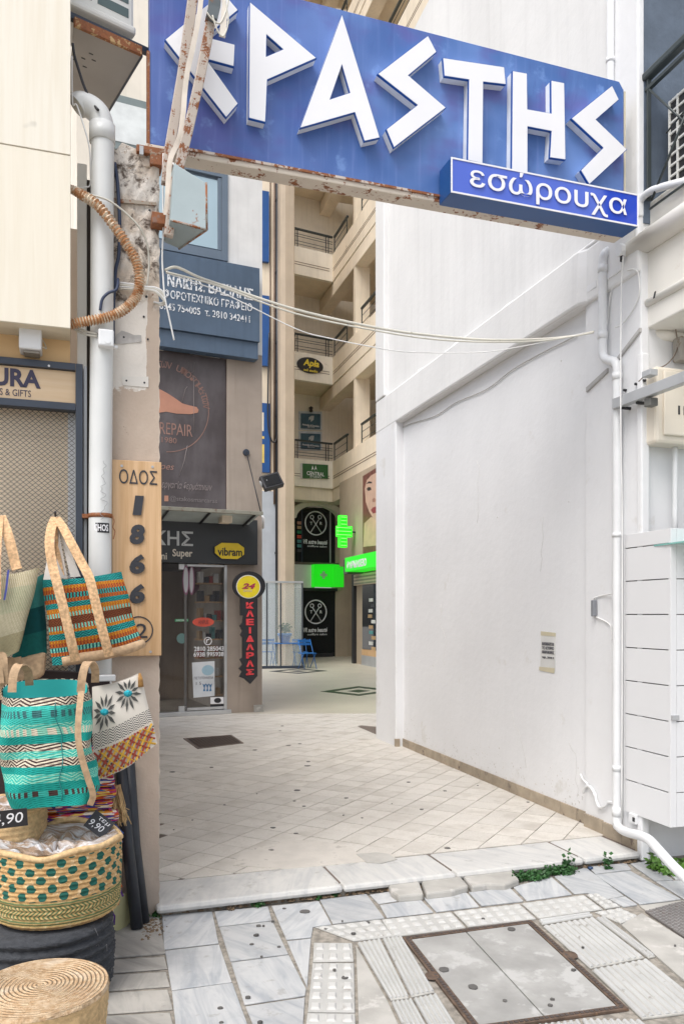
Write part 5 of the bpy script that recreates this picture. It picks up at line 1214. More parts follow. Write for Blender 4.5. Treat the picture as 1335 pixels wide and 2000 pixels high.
# ================================================================= tan column and courtyard building
K_ = Fr(-1.62, 24.0, 18.4)
a, b = K_.sp(549.5, 0), K_.sp(575.5, 0)
single('tall_tan_column', 'full height tan column standing left of the courtyard balconies', 'column', MB().slab([(a+.12, 0), (b-.02, 0), (b, -.02), (b, -.45), (a, -.45), (a, -.12)], 0, 24), m_tan, K_, bevel=.01)
CF = Fr((650-CX)/FPX*28, 28.0, 27.7); RW = Fr(CF.ox, CF.oy, 17.2-90)
court = thing('courtyard_building', 'cream courtyard building with stacked wraparound balconies at the end of the passage', 'building', CF, (-1.5, 0, 0))
court2 = thing('courtyard_right_wing', 'right wing of the cream courtyard building with round columns and diagonal balconies', 'building', RW, (3, -1, 0))
LV = [6.04, 9.69, 13.30, 16.95, 20.6, 24.2]
m_shade = M('cream soffit paint', (.74, .635, .49, 1), .85, var=.04, bump=.05)
for k, z in enumerate(LV):
    part('balcony_slab', MB().slab([(-6, 0), (0, 0), (.6, -.9), (.6, -4), (-6, -4)], z, z+.26), m_shade, court)
    part('parapet', MB().box(-6, 0, -.14, .02, z-.04, z+.92), m_creamw, court, bevel=.01)
    for g_ in (.30, .38): part('parapet_groove', MB().box(-6, -.15, .018, .026, z+g_, z+g_+.018), m_groovec, court)
    zr = z+.92
    part('handrail', MB().box(-6, .0, -.09, -.01, zr+.60, zr+.66), m_rail, court, bevel=.01)
    for h_ in (.12, .22, .38, .46): part('rail_bar', MB().tube([(-6, -.04, zr+h_), (0, -.04, zr+h_)], .009, 5), m_rail, court)
    for s in (-.16, -.26, -1.35, -1.45, -2.6): part('rail_post', MB().box(s-.013, s+.013, -.05, -.03, zr-.2, zr+.60), m_rail, court)
    part('balcony_slab', MB().slab([(-1.6, 0), (9, 0), (9, -3), (-1.6, -3)], z+.002, z+.255), m_shade, court2)
    part('parapet', MB().box(.0, 9, -.14, .02, z-.038, z+.918), m_cream, court2, bevel=.01)
    part('edge_beam', MB().box(-2.2, 9, -.42, -.0, z-.50, z-.04), m_cream, court2, bevel=.01)
    for g_ in (.30, .38): part('parapet_groove', MB().box(.1, 9, .018, .026, z+g_, z+g_+.018), m_groovec, court2)
    for sa_, sb_ in ((0, 1.55), (3.0, 9)):
        part('handrail', MB().box(sa_, sb_, -.09, -.01, zr+.60, zr+.66), m_rail, court2, bevel=.01)
        for h_ in (.14, .38): part('rail_bar', MB().tube([(sa_, -.04, zr+h_), (sb_, -.04, zr+h_)], .010, 5), m_rail, court2)
        for s in (sa_+.05, sb_-.05): part('rail_post', MB().box(s-.015, s+.015, -.055, -.025, zr-.1, zr+.60), m_rail, court2)
    # cross wall pier and round column of each storey
    zn = LV[k+1]-.5 if k+1 < len(LV) else 27
    sC = RW.sp(706, -.42)
    part('round_column', MB().lathe((sC, -.42), [(.29, z+.25), (.29, zn)], 24), m_tan, court2)
    part('pier', MB().box(RW.sp(690, -.0)-.02, RW.sp(690, 0)+.16, -.5, -.01, z+.93, zn-.0), m_cream, court2)
m_bw = M('white back wall', (.74, .72, .68, 1), .85, var=.04, bump=.05)
part('back_wall', MB().box(-6, 5, -2.2, -1.7, 5.5, 27), m_creamw, court)
part('back_wall', MB().box(-2.0, 9, -3.3, -2.6, 0, 27), m_bw, court2)
part('roof_slab', MB().slab([(-6, 0), (0, 0), (.6, -.9), (.6, -4), (-6, -4)], 27, 27.3), m_shade, court)
part('entry_beam', MB().box(-6, .0, -.6, -.05, 5.55, 6.0), m_cream, court, bevel=.01)
# small shop signs on the balconies
def csign(F, pq, t, mat, name, label, cat='shop sign', th_=.03):
    q = [F.p(x, y, t) for x, y in pq]; x = thing(name, label, cat, F, (sum(a[0] for a in q)/len(q), t, min(a[1] for a in q)))
    part('panel', MB().prism(q, t-th_, t), mat, x, bevel=.003); return x
q = [(605.5+25.5*math.cos(a)*1.0, 713.5+15.5*math.sin(a)+4*math.cos(a)) for a in [2*math.pi*i/28 for i in range(28)]]
t_ = .06
th = csign(CF, q, t_, m_black, 'oval_studio_sign', 'black oval sign with yellow lettering on the second balcony parapet')
m_yel = M('sign letters yellow', (.80, .62, .06, 1), .4, bump=0)
text(CF, 'Apla', 592, 717, 623, 700, t_+.002, m_yel, th, bold=.03, shear=.2); text(CF, 'nail studio', 593, 724, 620, 719, t_+.002, m_yel, th, bold=.02)
m_pet = M('petrol plate', (.055, .12, .17, 1), .4, bump=0)
for k, (y0, y1) in enumerate(((807, 836), (846, 876))):
    th = csign(CF, [(588, y1), (625.5, y1+1.5), (625.5, y0+1.5), (588, y0)], -1.60, m_pet, 'office_plate', ['upper petrol blue office plate with pale leaf emblem on the balcony back wall', 'lower petrol blue office plate partly behind the balcony rail'][k], 'sign', .06)
    o = part('backing', MB().prism([CF.p(x, y, -1.64) for x, y in [(584, y1+3), (628.5, y1+4), (628.5, y0-3), (584, y0-4)]], -1.70, -1.645), M('acrylic backing', (.60, .64, .68, 1), .3, bump=0) if k == 0 else bpy.data.materials['acrylic backing'], th)
    part('emblem', MB().prism([CF.p(x, y+y0-807, -1.6) for x, y in [(603, 821), (603, 815), (608, 812), (613, 812), (612, 820), (607, 824), (606, 818)]], -1.6, -1.597), m_lg, th)
    text(CF, 'Antonakis & Drandakis', 590, y0+23.5, 623, y0+20, -1.597, m_letter, th, bold=.02); text(CF, 'ΔΙΚΗΓΟΡΟΙ', 600, y0+27.5, 614, y0+24.8, -1.597, m_letter, th)
s, z = CF.p(606, 801, -1.6); single('wall_lantern', 'tiny dark lantern above the petrol blue office plates', 'lantern', MB().lathe((s, -1.55), [(.0, z-.1), (.07, z-.06), (.05, z+.02), (.09, z+.07), (.0, z+.14)], 10), m_black, CF)
th = csign(CF, [(591, 934), (640.5, 935), (640.5, 908), (591, 905)], .06, M('bottle green board', (.03, .115, .035, 1), .5, bump=0), 'green_studio_sign', 'bottle green board lettered CENTRAL STUDIO on the lowest balcony')
text(CF, 'CENTRAL', 599, 927.5, 633, 920, .062, m_letter, th, bold=.01); text(CF, 'STUDIO', 605, 932.5, 627, 928.5, .062, m_letter, th)
for x0 in (608, 614): part('emblem', MB().prism([CF.p(x, y, .062) for x, y in [(x0, 919), (x0+2, 909), (x0+5, 919), (x0+3.4, 916), (x0+1.8, 916)]], .062, .064), m_letter, th)
part('side_strip', MB().prism([CF.p(x, y, .06) for x, y in [(587, 934), (590.5, 934), (590.5, 905), (587, 905)]], .02, .06), m_alu, th)
# ---------------- salon, pharmacy
slf = -.9
zc1 = 5.5
court3 = thing('hair_salon_front', 'two storey dark glazed hair salon front with white scissors emblems below the balconies', 'shop front', CF, (CF.sp(617, slf), slf, 0))
zt1, zb1_ = CF.z(620, 990, slf), CF.z(620, 1100, slf)
def C4(x0, x1, y0, y1, t): return [CF.p(x0, y1, t), (CF.sp(x1, t), CF.p(x0, y1, t)[1]), (CF.sp(x1, t), CF.p(x0, y0, t)[1]), CF.p(x0, y0, t)]
part('upper_glass', MB().prism(C4(570, 654, 988, 1101, slf), slf-.05, slf), m_glassd, court3)
part('surround', MB().box(CF.sp(654, slf), CF.sp(654, slf)+1.2, slf-.3, slf+.03, 0, 6.0), m_tan, court3)
part('surround', MB().box(-6, CF.sp(654, slf), slf-.3, slf+.02, zt1, 6.0), m_tan, court3)
s, z = CF.p(617, 985, slf+.1)
mb = MB(); n = 20
for i in range(n):
    a, b = math.pi*i/n, math.pi*(i+1)/n; r0_, r1_ = 1.05, .78
    mb.prism([(s+r*math.cos(w)*1.1, z-.55+r*math.sin(w)*.62) for r, w in ((r0_, a), (r0_, b), (r1_, b), (r1_, a))], slf+.02, slf+.3)
part('arched_hood', mb, m_creamw, court3)
part('mullion', MB().prism(C4(643, 645, 990, 1100, slf), slf, slf+.04), m_silver, court3); part('mullion', MB().prism(C4(588, 590, 990, 1100, slf), slf, slf+.04), m_frame, court3)
part('spandrel', MB().prism(C4(570, 660, 1097, 1102, slf), slf-.05, slf+.06), M('brown spandrel', (.12, .09, .08, 1), .5, bump=0), court3)
part('white_band', MB().prism(C4(572, 613, 1102, 1148, slf), slf-.1, slf+.05), m_bw, court3, bevel=.01)
m_lgreen = NT('lit pharmacy green'); m_lgreen.b.inputs['Emission Color'].default_value = (.012, .80, .01, 1); m_lgreen.b.inputs['Emission Strength'].default_value = .42; m_lgreen = m_lgreen.done((.02, .55, .02, 1), .35)
m_crossg = NT('lit green cross'); m_crossg.b.inputs['Emission Color'].default_value = (.04, .9, .02, 1); m_crossg.b.inputs['Emission Strength'].default_value = .8; m_crossg = m_crossg.done((.05, .6, .05, 1), .4)
part('lower_glass', MB().prism(C4(588, 657, 1150, 1284, slf), slf-.05, slf), m_glassd, court3)
part('lintel', MB().prism(C4(588, 657, 1148, 1154, slf), slf, slf+.08), m_black, court3)
part('base', MB().prism(C4(588, 648, 1277, 1285.5, slf), slf, slf+.06), m_black, court3)
part('side_wall', MB().prism(C4(560, 588, 1148, 1286, slf), slf-.2, slf+.03), M('dull green wall', (.20, .22, .17, 1), .7), court3)
for cy in (1022, 1195):
    ring(CF, 616.5, cy, 24, slf+.002, .045, m_letter, court3, name='emblem_ring', n=36)
    for sg_ in (-1, 1):
        a, b = CF.p(616.5+sg_*11, cy+19, slf+.01), CF.p(616.5-sg_*7, cy-9, slf+.01)
        part('scissor_blade', MB().tube([(a[0], slf+.01, a[1]), (b[0], slf+.01, b[1])], .018, 5), m_letter, court3)
        ring(CF, 616.5-sg_*7.5, cy-12, 4.4, slf+.002, .03, m_letter, court3, name='scissor_ring', n=14)
    text(CF, 'T', 605, cy+3, 610, cy-3, slf+.004, m_letter, court3, bold=.02); text(CF, 'R', 624, cy+3, 629, cy-3, slf+.004, m_letter, court3, bold=.02)
    text(CF, 'VR autre beauté', 592, cy+40, 639, cy+31, slf+.004, m_letter, court3, bold=.03, shear=.3); text(CF, 'coiffure salon', 600, cy+46, 638, cy+42, slf+.004, m_letter, court3, bold=.01, shear=.2)
for k in range(7): part('interior_colour', MB().prism(C4(580, 590, 1018+k*9, 1024+k*9, slf), slf+.001, slf+.012), [m_cop, goods[3], M('menu green', (.03, .2, .1, 1), .5, bump=0) if k == 2 else goods[2], red, goods[2], goods[2], goods[4]][k], court3)
# lit green band
m_lpale = NT('pale lamp row'); m_lpale.b.inputs['Emission Color'].default_value = (.25, .95, .15, 1); m_lpale.b.inputs['Emission Strength'].default_value = .9; m_lpale = m_lpale.done((.3, .8, .25, 1), .4)
gb = thing('green_lit_band', 'bright green lit panel with pale cross above the salon entrance', 'shop sign', CF, (CF.sp(640, -.5), -.6, CF.z(640, 1146, -.6)))
g1 = [CF.p(x, y, -.6) for x, y in [(613.5, 1146), (650, 1147), (650, 1102), (613.5, 1102)]]
part('panel', MB().prism(g1, slf+.06, -.6), m_lgreen, gb, bevel=.004)
s0g, z0g = CF.p(650, 1146, -.6); z1g = CF.z(650, 1102, -.6)
part('return_panel', MB().slab([(s0g+.004, -.6), (s0g+.75, -.95), (s0g+.70, -1.1), (s0g+.004, -.8)], z0g, z1g), m_lgreen, gb)
s, z = CF.p(631.5, 1123, -.595); u = .045
part('cross', MB().prism([(s-u, z-3*u), (s+u, z-3*u), (s+u, z-u), (s+3*u, z-u), (s+3*u, z+u), (s+u, z+u), (s+u, z+3*u), (s-u, z+3*u), (s-u, z+u), (s-3*u, z+u), (s-3*u, z-u), (s-u, z-u)], -.598, -.58), M('cross pale', (.45, .75, .45, 1), .4, bump=0), gb)
# entrance door right of salon
dd = thing('entrance_door', 'pale glazed entrance door with red and white notice beside the salon', 'door', CF, (CF.sp(671, -.95), -.95, 0))
part('frame', MB().prism(C4(657, 689, 1148, 1290, -.95), -1.05, -.98), m_silver, dd)
part('leaf', MB().prism(C4(672, 685, 1155, 1285, -.95), -.979, -.95), m_glassd, dd)
part('leaf', MB().prism(C4(658, 669, 1152, 1286, -.95), -.979, -.95), M('pale door glass', (.40, .44, .42, 1), .15, bump=0), dd)
part('notice', MB().prism(C4(658, 668, 1221, 1281, -.95), -.949, -.945), M('brick red notice', (.35, .10, .09, 1), .5, bump=0), dd)
part('mullion', MB().prism(C4(669.2, 671.4, 1150, 1287, -.95), -.979, -.93), m_frame, dd)
part('poster', MB().prism(C4(673, 684, 1160, 1210, -.95), -.949, -.945), M('mint poster', (.35, .50, .45, 1), .4, bump=0), dd)
# pharmacy on the right wing
RT = .25
def rq(pts, t): return [RW.p(x, y, t) for x, y in pts]
phs = thing('pharmacy_shop', 'pharmacy shop front with tan pillar, rolled shutter and dark display window on the right', 'shop front', RW, (2, 0, 0))
part('wall', MB().box(RW.sp(663, RT-.1), 9, -.3, RT-.1, 3.2, 6.0), m_tan, phs)
part('pillar', MB().box(RW.sp(690, RT-.1), RW.sp(708, RT-.1), -.3, RT-.1+.001, 0, 3.2), m_tan, phs)
part('frame_post', MB().box(RW.sp(686.5, RT), RW.sp(690, RT), -.1, RT, 0, RW.z(688, 1118, RT)), m_black, phs)
zs_a, zs_b = RW.z(715, 1141, RT), RW.z(715, 1119, RT)
part('shutter_box', MB().box(RW.sp(690, RT)+.01, 9, -.1, RT, zs_a, zs_b), m_shade, phs, bevel=.01)
for k in range(3): part('shutter_slat', MB().box(RW.sp(690, RT)+.05, 9, RT-.001, RT+.012, zs_a+.02+k*.1, zs_a+.07+k*.1), M('shutter slat', (.34, .30, .22, 1), .5, bump=0) if k == 0 else bpy.data.materials['shutter slat'], phs)
part('window', MB().box(RW.sp(708, RT-.1)+.01, 9, -.1, RT-.08, .55, zs_a-.01), m_glassd, phs)
part('window_base', MB().box(RW.sp(708, RT-.1)+.01, 9, -.1, RT-.06, .12, .54), m_wood, phs)
part('window_plinth', MB().box(RW.sp(708, RT-.1)+.01, 9, -.1, RT-.05, 0, .36), m_silver, phs)
rs_ = random.Random(4)
for k in range(10):
    y = 1170+k*10.5; s, z = RW.p(718+rs_.uniform(0, 8), y, RT-.07)
    part('window_goods', MB().box(s, s+.35, RT-.079, RT-.07, z-.08, z+.02), rs_.choice([goods[0], goods[2], goods[3], goods[4]]), phs)
phg = thing('pharmacy_sign', 'bright green lit pharmacy box sign lettered FARMAKEIO in Greek', 'shop sign', RW, (RW.sp(700, .9), .6, RW.z(690, 1118, .9)))
pt_ = .75; sA_, sB_ = RW.sp(673, pt_), RW.sp(752, pt_); zA_, zB_ = RW.z(673, 1117, pt_), RW.z(673, 1090, pt_)
part('box', MB().box(sA_+.01, sB_, .16, pt_, zA_, zB_), m_lgreen, phg, bevel=.005)
part('end_cap', MB().box(sA_-.45, sA_, .16, pt_-.1, zA_-.05, zB_-.02), M('grey end cap', (.10, .095, .08, 1), .5, bump=0), phg)
text(RW, 'ΦΑΡΜΑΚΕΙΟ', 677, 1112, 715, 1097, pt_+.002, m_letter, phg, bold=.05, slope=.0)
gc = thing('green_pharmacy_cross', 'glowing green pharmacy cross mounted above the green band', 'cross sign', RW, (RW.sp(670, .55), .3, RW.z(670, 1068, .5)))
for dt, w in ((0, 0),):
    cqs, cqz = CF.p(669, 1038, 2.9)
    def crp(a, b): return [(cqs-a, cqz-b), (cqs+a, cqz-b), (cqs+a, cqz-a*1.3), (cqs+b*.62, cqz-a*1.3), (cqs+b*.62, cqz+a*1.3), (cqs+a, cqz+a*1.3), (cqs+a, cqz+b), (cqs-a, cqz+b), (cqs-a, cqz+a*1.3), (cqs-b*.40, cqz+a*1.3), (cqs-b*.40, cqz-a*1.3), (cqs-a, cqz-a*1.3)]
bpy.data.objects.remove(gc)
gc = thing('green_pharmacy_cross', 'glowing green pharmacy cross mounted above the green band', 'cross sign', CF, (cqs, 2.9, cqz-.5))
part('body', MB().prism(crp(.13, .50), 2.8, 2.96), m_crossg, gc, bevel=.01); part('face', MB().prism(shrink(crp(.13, .50), .03), 2.961, 2.975), m_lgreen, gc)
for k_ in range(9):
    zq_ = cqz-.44+k_*.11; wq_ = .26 if abs(zq_-cqz) < .16 else .10; part('lamp_row', MB().box(cqs-wq_, cqs+wq_, 2.9751, 2.981, zq_-.008, zq_+.008), m_lpale, gc)
part('mount', MB().tube([(cqs, 2.85, cqz), (cqs+.75, 2.9, cqz)], .03, 6), m_frame, gc)
# portrait advert
ad = thing('portrait_advert', 'tall advert panel with a made up face above the pharmacy sign', 'poster', RW, (RW.sp(722, .2), .2, RW.z(722, 1078, .2)))
at = .17
m_skin = M('print skin', (.60, .40, .31, 1), .4, var=.08, bump=0)
def aq(pts): return [RW.p(x, y, at) for x, y in pts]
part('panel', MB().prism(aq([(708, 1081), (748, 1076), (748, 905), (708, 930)]), at-.1, at), M('advert brown red', (.18, .07, .055, 1), .4, var=.2, bump=0), ad)
part('face_print', MB().prism(aq([(712, 955), (716, 938), (724, 929), (748, 915), (748, 1024), (738, 1020), (728, 1012), (720, 998), (714, 980)]), at, at+.004), m_skin, ad)
part('blouse_print', MB().prism(aq([(709, 1068), (711, 1022), (724, 1010), (748, 1018), (748, 1064)]), at, at+.003), M('print beige cloth', (.62, .42, .30, 1), .4, var=.1, bump=0), ad)
m_ek = M('print dark', (.05, .04, .04, 1), .4, bump=0)
part('eye_print', MB().prism(aq([(716, 955), (719, 951), (724, 952), (725, 957), (719, 959)]), at+.004, at+.006), m_ek, ad); part('brow_print', MB().prism(aq([(715, 945), (720, 940), (726, 941), (726, 944), (720, 944)]), at+.004, at+.006), m_ek, ad)
part('nose_print', MB().prism(aq([(727, 975), (731, 972), (734, 976), (732, 981), (727, 980)]), at+.004, at+.006), M('print nose shade', (.42, .22, .17, 1), .4, bump=0), ad)
part('lips_print', MB().prism(aq([(724, 996), (728, 991), (735, 989), (735, 1001), (728, 1003)]), at+.004, at+.006), M('print lips', (.30, .06, .07, 1), .4, bump=0), ad)
# ---------------- glass wind screen, bistro furniture
V = Fr(-2.1, 22.6, 12)
m_cb = M('bistro blue', (.02, .15, .46, 1), .4, bump=0)
gsn = thing('glass_wind_screen', 'clear glass wind screen with steel top rail round the bistro tables', 'glass screen', V, (V.sp(550, 0), 0, ZF))
zt9, zb9 = V.z(555, 1139, 0), V.z(555, 1302, 0)
part('top_rail', MB().box(V.sp(505, 0), V.sp(592, 0), -.03, .03, zt9, zt9+.06), m_silver, gsn, bevel=.005)
for x0, x1 in ((505, 521), (521.5, 548), (548.5, 590)):
    part('glass_panel', MB().box(V.sp(x0, 0)+.01, V.sp(x1, 0)-.01, -.008, .0, .12, zt9-.005), m_glassc, gsn)
for x in (521, 548, 590): part('post', MB().box(V.sp(x, 0)-.02, V.sp(x, 0)+.02, -.02, .02, ZF, zt9), M('dark post', (.06, .07, .08, 1), .4, bump=0) if x == 521 else bpy.data.materials['dark post'], gsn)
part('bottom_rail', MB().box(V.sp(505, 0), V.sp(592, 0), -.03, .03, ZF, ZF+.08), m_frame, gsn)
part('side_glass', MB().box(V.sp(590, 0)-.006, V.sp(590, 0)+.002, -3, -.03, .12, zt9-.005), m_glassc, gsn)
def chair(px, py, ang, label, grp):
    x, y = ground(px, py, ZF); F = Fr(x, -y, ang)
    th = thing('bistro_chair', label, 'chair', F, (0, 0, ZF), grp)
    for k in range(4): part('seat_slat', MB().box(-.2, .2, -.18+k*.095, -.105+k*.095, ZF+.43, ZF+.45), m_cb, th)
    for k in range(2): part('back_slat', MB().box(-.2, .2, -.21, -.19, ZF+.66+k*.09, ZF+.73+k*.09), m_cb, th)
    for sx_ in (-.19, .19):
        part('leg', MB().tube([(sx_, .2, ZF), (sx_, -.2, ZF+.83)], .011, 5), m_cb, th); part('leg', MB().tube([(sx_, -.2, ZF), (sx_, .15, ZF+.44)], .011, 5), m_cb, th)
    return th
chair(600, 1306, 30, 'blue folding bistro chair right of the potted plant outside the glass screen', 'blue bistro chairs')
chair(586, 1303, 15, 'blue folding bistro chair half behind the end of the glass screen', 'blue bistro chairs')
chair(519, 1302, 200, 'blue folding bistro chair left of the potted plant near the key sign', 'blue bistro chairs')
x, y = ground(556, 1304.5, ZF); F = Fr(x, -y, 20)
th = thing('bistro_table', 'small blue folding bistro table behind the glass screen', 'table', F, (0, 0, ZF))
part('table_top', MB().box(-.38, .38, -.3, .3, ZF+.70, ZF+.725), m_cb, th)
for sx_ in (-.3, .3):
    part('leg', MB().tube([(sx_, .22, ZF), (sx_, -.22, ZF+.70)], .012, 5), m_cb, th); part('leg', MB().tube([(sx_, -.22, ZF), (sx_, .22, ZF+.70)], .012, 5), m_cb, th)
pot = thing('potted_plant', 'small round green plant in a bright blue pot on the bistro table', 'plant pot', F, (0, 0, ZF+.726))
part('pot', MB().lathe((0, 0), [(.001, ZF+.727), (.13, ZF+.727), (.18, ZF+.93), (.21, ZF+.93), (.21, ZF+1.0), (.18, ZF+1.0), (.001, ZF+.98)], 18), M('pot blue', (.04, .22, .60, 1), .3, bump=0), pot)
m_leafd = M('dark leaf', (.03, .10, .025, 1), .5, var=.35, scale=20, bump=0); m_leafl = M('fresh leaf', (.09, .20, .03, 1), .5, var=.3, scale=30, bump=0)
def leaves(mb, c0, rad, n, size, rnd, flat=.6):
    for _ in range(n):
        d = Vector((rnd.gauss(0, 1), rnd.gauss(0, 1), rnd.gauss(0, 1)*flat)); d = d.normalized()*rnd.uniform(.3, 1)
        p = Vector(c0)+Vector((d.x*rad[0], d.y*rad[1], abs(d.z)*rad[2] if flat < 1 else d.z*rad[2])); a = Vector((rnd.gauss(0, 1), rnd.gauss(0, 1), rnd.gauss(0, .6))).normalized(); b = a.cross(Vector((rnd.gauss(0, 1), rnd.gauss(0, 1), rnd.gauss(0, 1)))).normalized()
        L1 = size*rnd.uniform(.6, 1.3); w = L1*.38
        mb.add([p, p+a*L1*.5+b*w, p+a*L1, p+a*L1*.5-b*w], [(0, 1, 2, 3)], 0)
    return mb
rl2 = random.Random(21)
part('foliage', leaves(MB(), (0, 0, ZF+1.13), (.2, .2, .2), 260, .06, rl2, 1), m_leafd, pot, fix=False)
# ================================================================= woven bags and baskets in front of the left shop
def weave(name, bands, reps=(40, 10), fine=110, rough=.85):
    """bands: [(v_start, colour a, colour b, pattern)], pattern 0 plain, .5 chevron, 1 dashes"""
    n = NT(name); uv = n.xyz(n.uv()); u, v = uv[0], uv[1]
    wv = n.math('ADD', v, n.math('MULTIPLY', n.math('SUBTRACT', n.noise(n.obj(), 6, 2), .5), .02))
    A = n.ramp(wv, [(b[0], b[1]) for b in bands], True); B = n.ramp(wv, [(b[0], b[2]) for b in bands], True)
    K = n.ramp(wv, [(b[0], (b[3], b[3], b[3], 1)) for b in bands], True)
    tri = n.math('ABSOLUTE', n.math('SUBTRACT', n.math('FRACT', n.math('MULTIPLY', u, reps[1])), .5))
    chev = n.math('GREATER_THAN', n.math('FRACT', n.math('ADD', n.math('MULTIPLY', v, reps[0]), n.math('MULTIPLY', tri, 3.0))), .5)
    dash = n.math('GREATER_THAN', n.math('FRACT', n.math('MULTIPLY', u, reps[1]*3.2)), .52)
    f = n.mix(n.math('GREATER_THAN', K, .75), n.math('MULTIPLY', chev, n.math('GREATER_THAN', K, .25)), dash)
    col = n.mix(f, A, B)
    wu = n.math('SINE', n.math('MULTIPLY', u, fine*3.1)); wv2 = n.math('SINE', n.math('MULTIPLY', v, fine*3.1))
    h = n.math('MULTIPLY', wu, wv2)
    col = n.mix(n.math('MULTIPLY', n.step(h, .1, -.9), .35), col, n.mix(1, col, (.30, .28, .25, 1), 'MULTIPLY'))
    nz_ = n.noise(n.obj(), 60, 3); col = n.mix(n.math('MULTIPLY', n.step(nz_, .45, .7), .25), col, n.mix(1, col, (.55, .5, .45, 1), 'MULTIPLY'))
    n.bump(h, .45, .003)
    return n.done(col, rough, 0, .2)
def bag(name, th, quad, t0, bulge, mat, nu=28, nv=30, wr=.006, seed=1, back=True):
    """quad: four photo-measured corners (TL, TR, BR, BL) in the facade's own (s, z)"""
    TL, TR, BR, BL = [Vector(q) for q in quad]
    def fn(u, v):
        p = BL*(1-u)*(1-v)+BR*u*(1-v)+TR*u*v+TL*(1-u)*v
        b = bulge*(math.sin(math.pi*u)**.5 if 0 < u < 1 else 0)*(.45+.55*math.sin(math.pi*min(1, (1-v)*1.0+.05)))
        w = wr*(math.sin(u*9+seed+v*3)+.6*math.sin(v*11+seed*2+u*5))
        sag = -.012*math.sin(math.pi*u)*(v > .98)
        return (p.x+w*.5, t0+b+w, p.y+sag-.02*math.sin(math.pi*u)*(1-v)**3)
    part(name, MB().grid(fn, nu, nv), mat, th)
    if back:
        def fb(u, v):
            x = fn(u, v); e = (0 < u < 1) and (0 < v); return (x[0], t0-.012-(.02 if e else 0), x[2])
        mb = MB().grid(fb, nu, nv)
        mb.grid(lambda u, v: (lambda a, b: tuple(Vector(a).lerp(Vector(b), v)))(fn(u, 0), fb(u, 0)), nu, 2)
        part(name+'_back', mb, mat, th)
    return fn
def strap(th, pts, w, mat, F=S, th_=.007, name='handle', side=(1, 0, 0)):
    P = [(F.p(x, y, t)[0], t, F.p(x, y, t)[1]) for x, y, t in pts]
    return part(name, MB().ribbon(smooth(P, 6), w, th_, side=side), mat, th)
def hb(*a): return c(*a)
m_jstr = M('speckled jute strap', (.62, .40, .22, 1), .9, var=.3, scale=70, bump=.5, bscale=150, dirt=(.45, .13, .05, 1), damt=.62, dscale=60)
m_jute = M('plain jute cloth', (.48, .33, .20, 1), .9, var=.18, scale=40, bump=.5, bscale=180)
m_linen = M('pale lining cloth', (.62, .59, .55, 1), .9, var=.08, scale=6, bump=.2)
TQ, DT, OR, RU, BR_, WH, MI = c('#2f9f98'), c('#15565f'), c('#b9692b'), c('#97472a'), c('#5c2a20'), c('#d8cdb8'), c('#7cc7b4')
OCH = c('#c98a2a')
def P_(pts, t): return [S.p(x, y, t) for x, y in pts]
# --- striped orange teal tote
t1 = .30
b1 = thing('striped_tote_bag', 'orange and teal zigzag striped tote hanging by long speckled jute straps on the mesh shutter', 'bag', S, (*S.p(180, 1310, t1)[:1], t1, S.p(180, 1310, t1)[1]), 'woven bags hung at the shop')
cols = [(0, DT, TQ, .5), (.09, OR, RU, 1), (.135, MI, DT, 1), (.19, RU, OR, 1), (.235, OR, OCH, 1), (.275, DT, TQ, .5), (.35, OCH, OR, 1), (.385, MI, RU, 1), (.44, BR_, c('#7b4a2c'), .5), (.535, MI, OR, 1), (.585, OCH, OR, 1), (.64, DT, TQ, .5), (.70, RU, OR, 1), (.75, TQ, BR_, 1), (.81, RU, OR, 1), (.86, OR, OCH, 1), (.90, DT, TQ, .5)]
f1 = bag('front', b1, P_([(84, 1132), (238, 1116), (281, 1262), (100, 1300)], t1), t1-.02, .05, weave('orange teal weave', cols, (34, 9), 60), seed=1, wr=.010)
mb = MB(); P = [f1(k/20, 0) for k in range(21)]
part('jute_base', MB().tube([(p[0], p[1]-.008, p[2]+.012+.01*math.sin(math.pi*k/20)) for k, p in enumerate(P)][2:], [.022+.008*math.sin(math.pi*k/18) for k in range(19)], 10), m_jute, b1)
tip = (109, 1011, .16)
strap(b1, [tip, (101, 1030, .24), (97, 1062, .33), (102, 1100, .36), (112, 1140, .39), (126, 1195, .40), (140, 1255, .39), (148, 1291, .36)], .043, m_jstr)
strap(b1, [tip, (122, 1028, .24), (140, 1062, .32), (160, 1100, .35), (175, 1130, .39), (190, 1190, .40), (204, 1245, .39), (214, 1282, .36)], .043, m_jstr)
strap(b1, [tip, (106, 1035, .2), (110, 1070, .22), (116, 1105, .24), (120, 1125, .25)], .030, m_jstr); 
mb = MB(); tp = S.p(109, 1013, .17)
for k, (x, y) in enumerate([(84, 1128), (112, 1122), (138, 1119), (162, 1116)]):
    x2 = x+20; a = S.p(x, y, .27); b = S.p(x2, y-1, .27)
    part('lining_fold', MB().add([(tp[0]-.004, .17, tp[1]), (tp[0]+.004, .172, tp[1]), (b[0], .272-.02*(k % 2), b[1]-.02), (a[0], .27, a[1]-.02), ((tp[0]+b[0])/2, .235, (tp[1]+b[1])/2), ((tp[0]+a[0])/2, .215, (tp[1]+a[1])/2)], [(0, 1, 4, 5), (5, 4, 2, 3)]), m_linen, b1)
s, z = S.p(109, 1008, .1)
th = thing('hook', 'dark wire hook on the mesh shutter holding the striped tote', 'hook', S, (s, .1, z)); part('wire', MB().tube([(s, .01, z+.03), (s, .06, z+.025), (s, .15, z-.005), (s, .19, z+.012)], .004, 6), m_black, th)
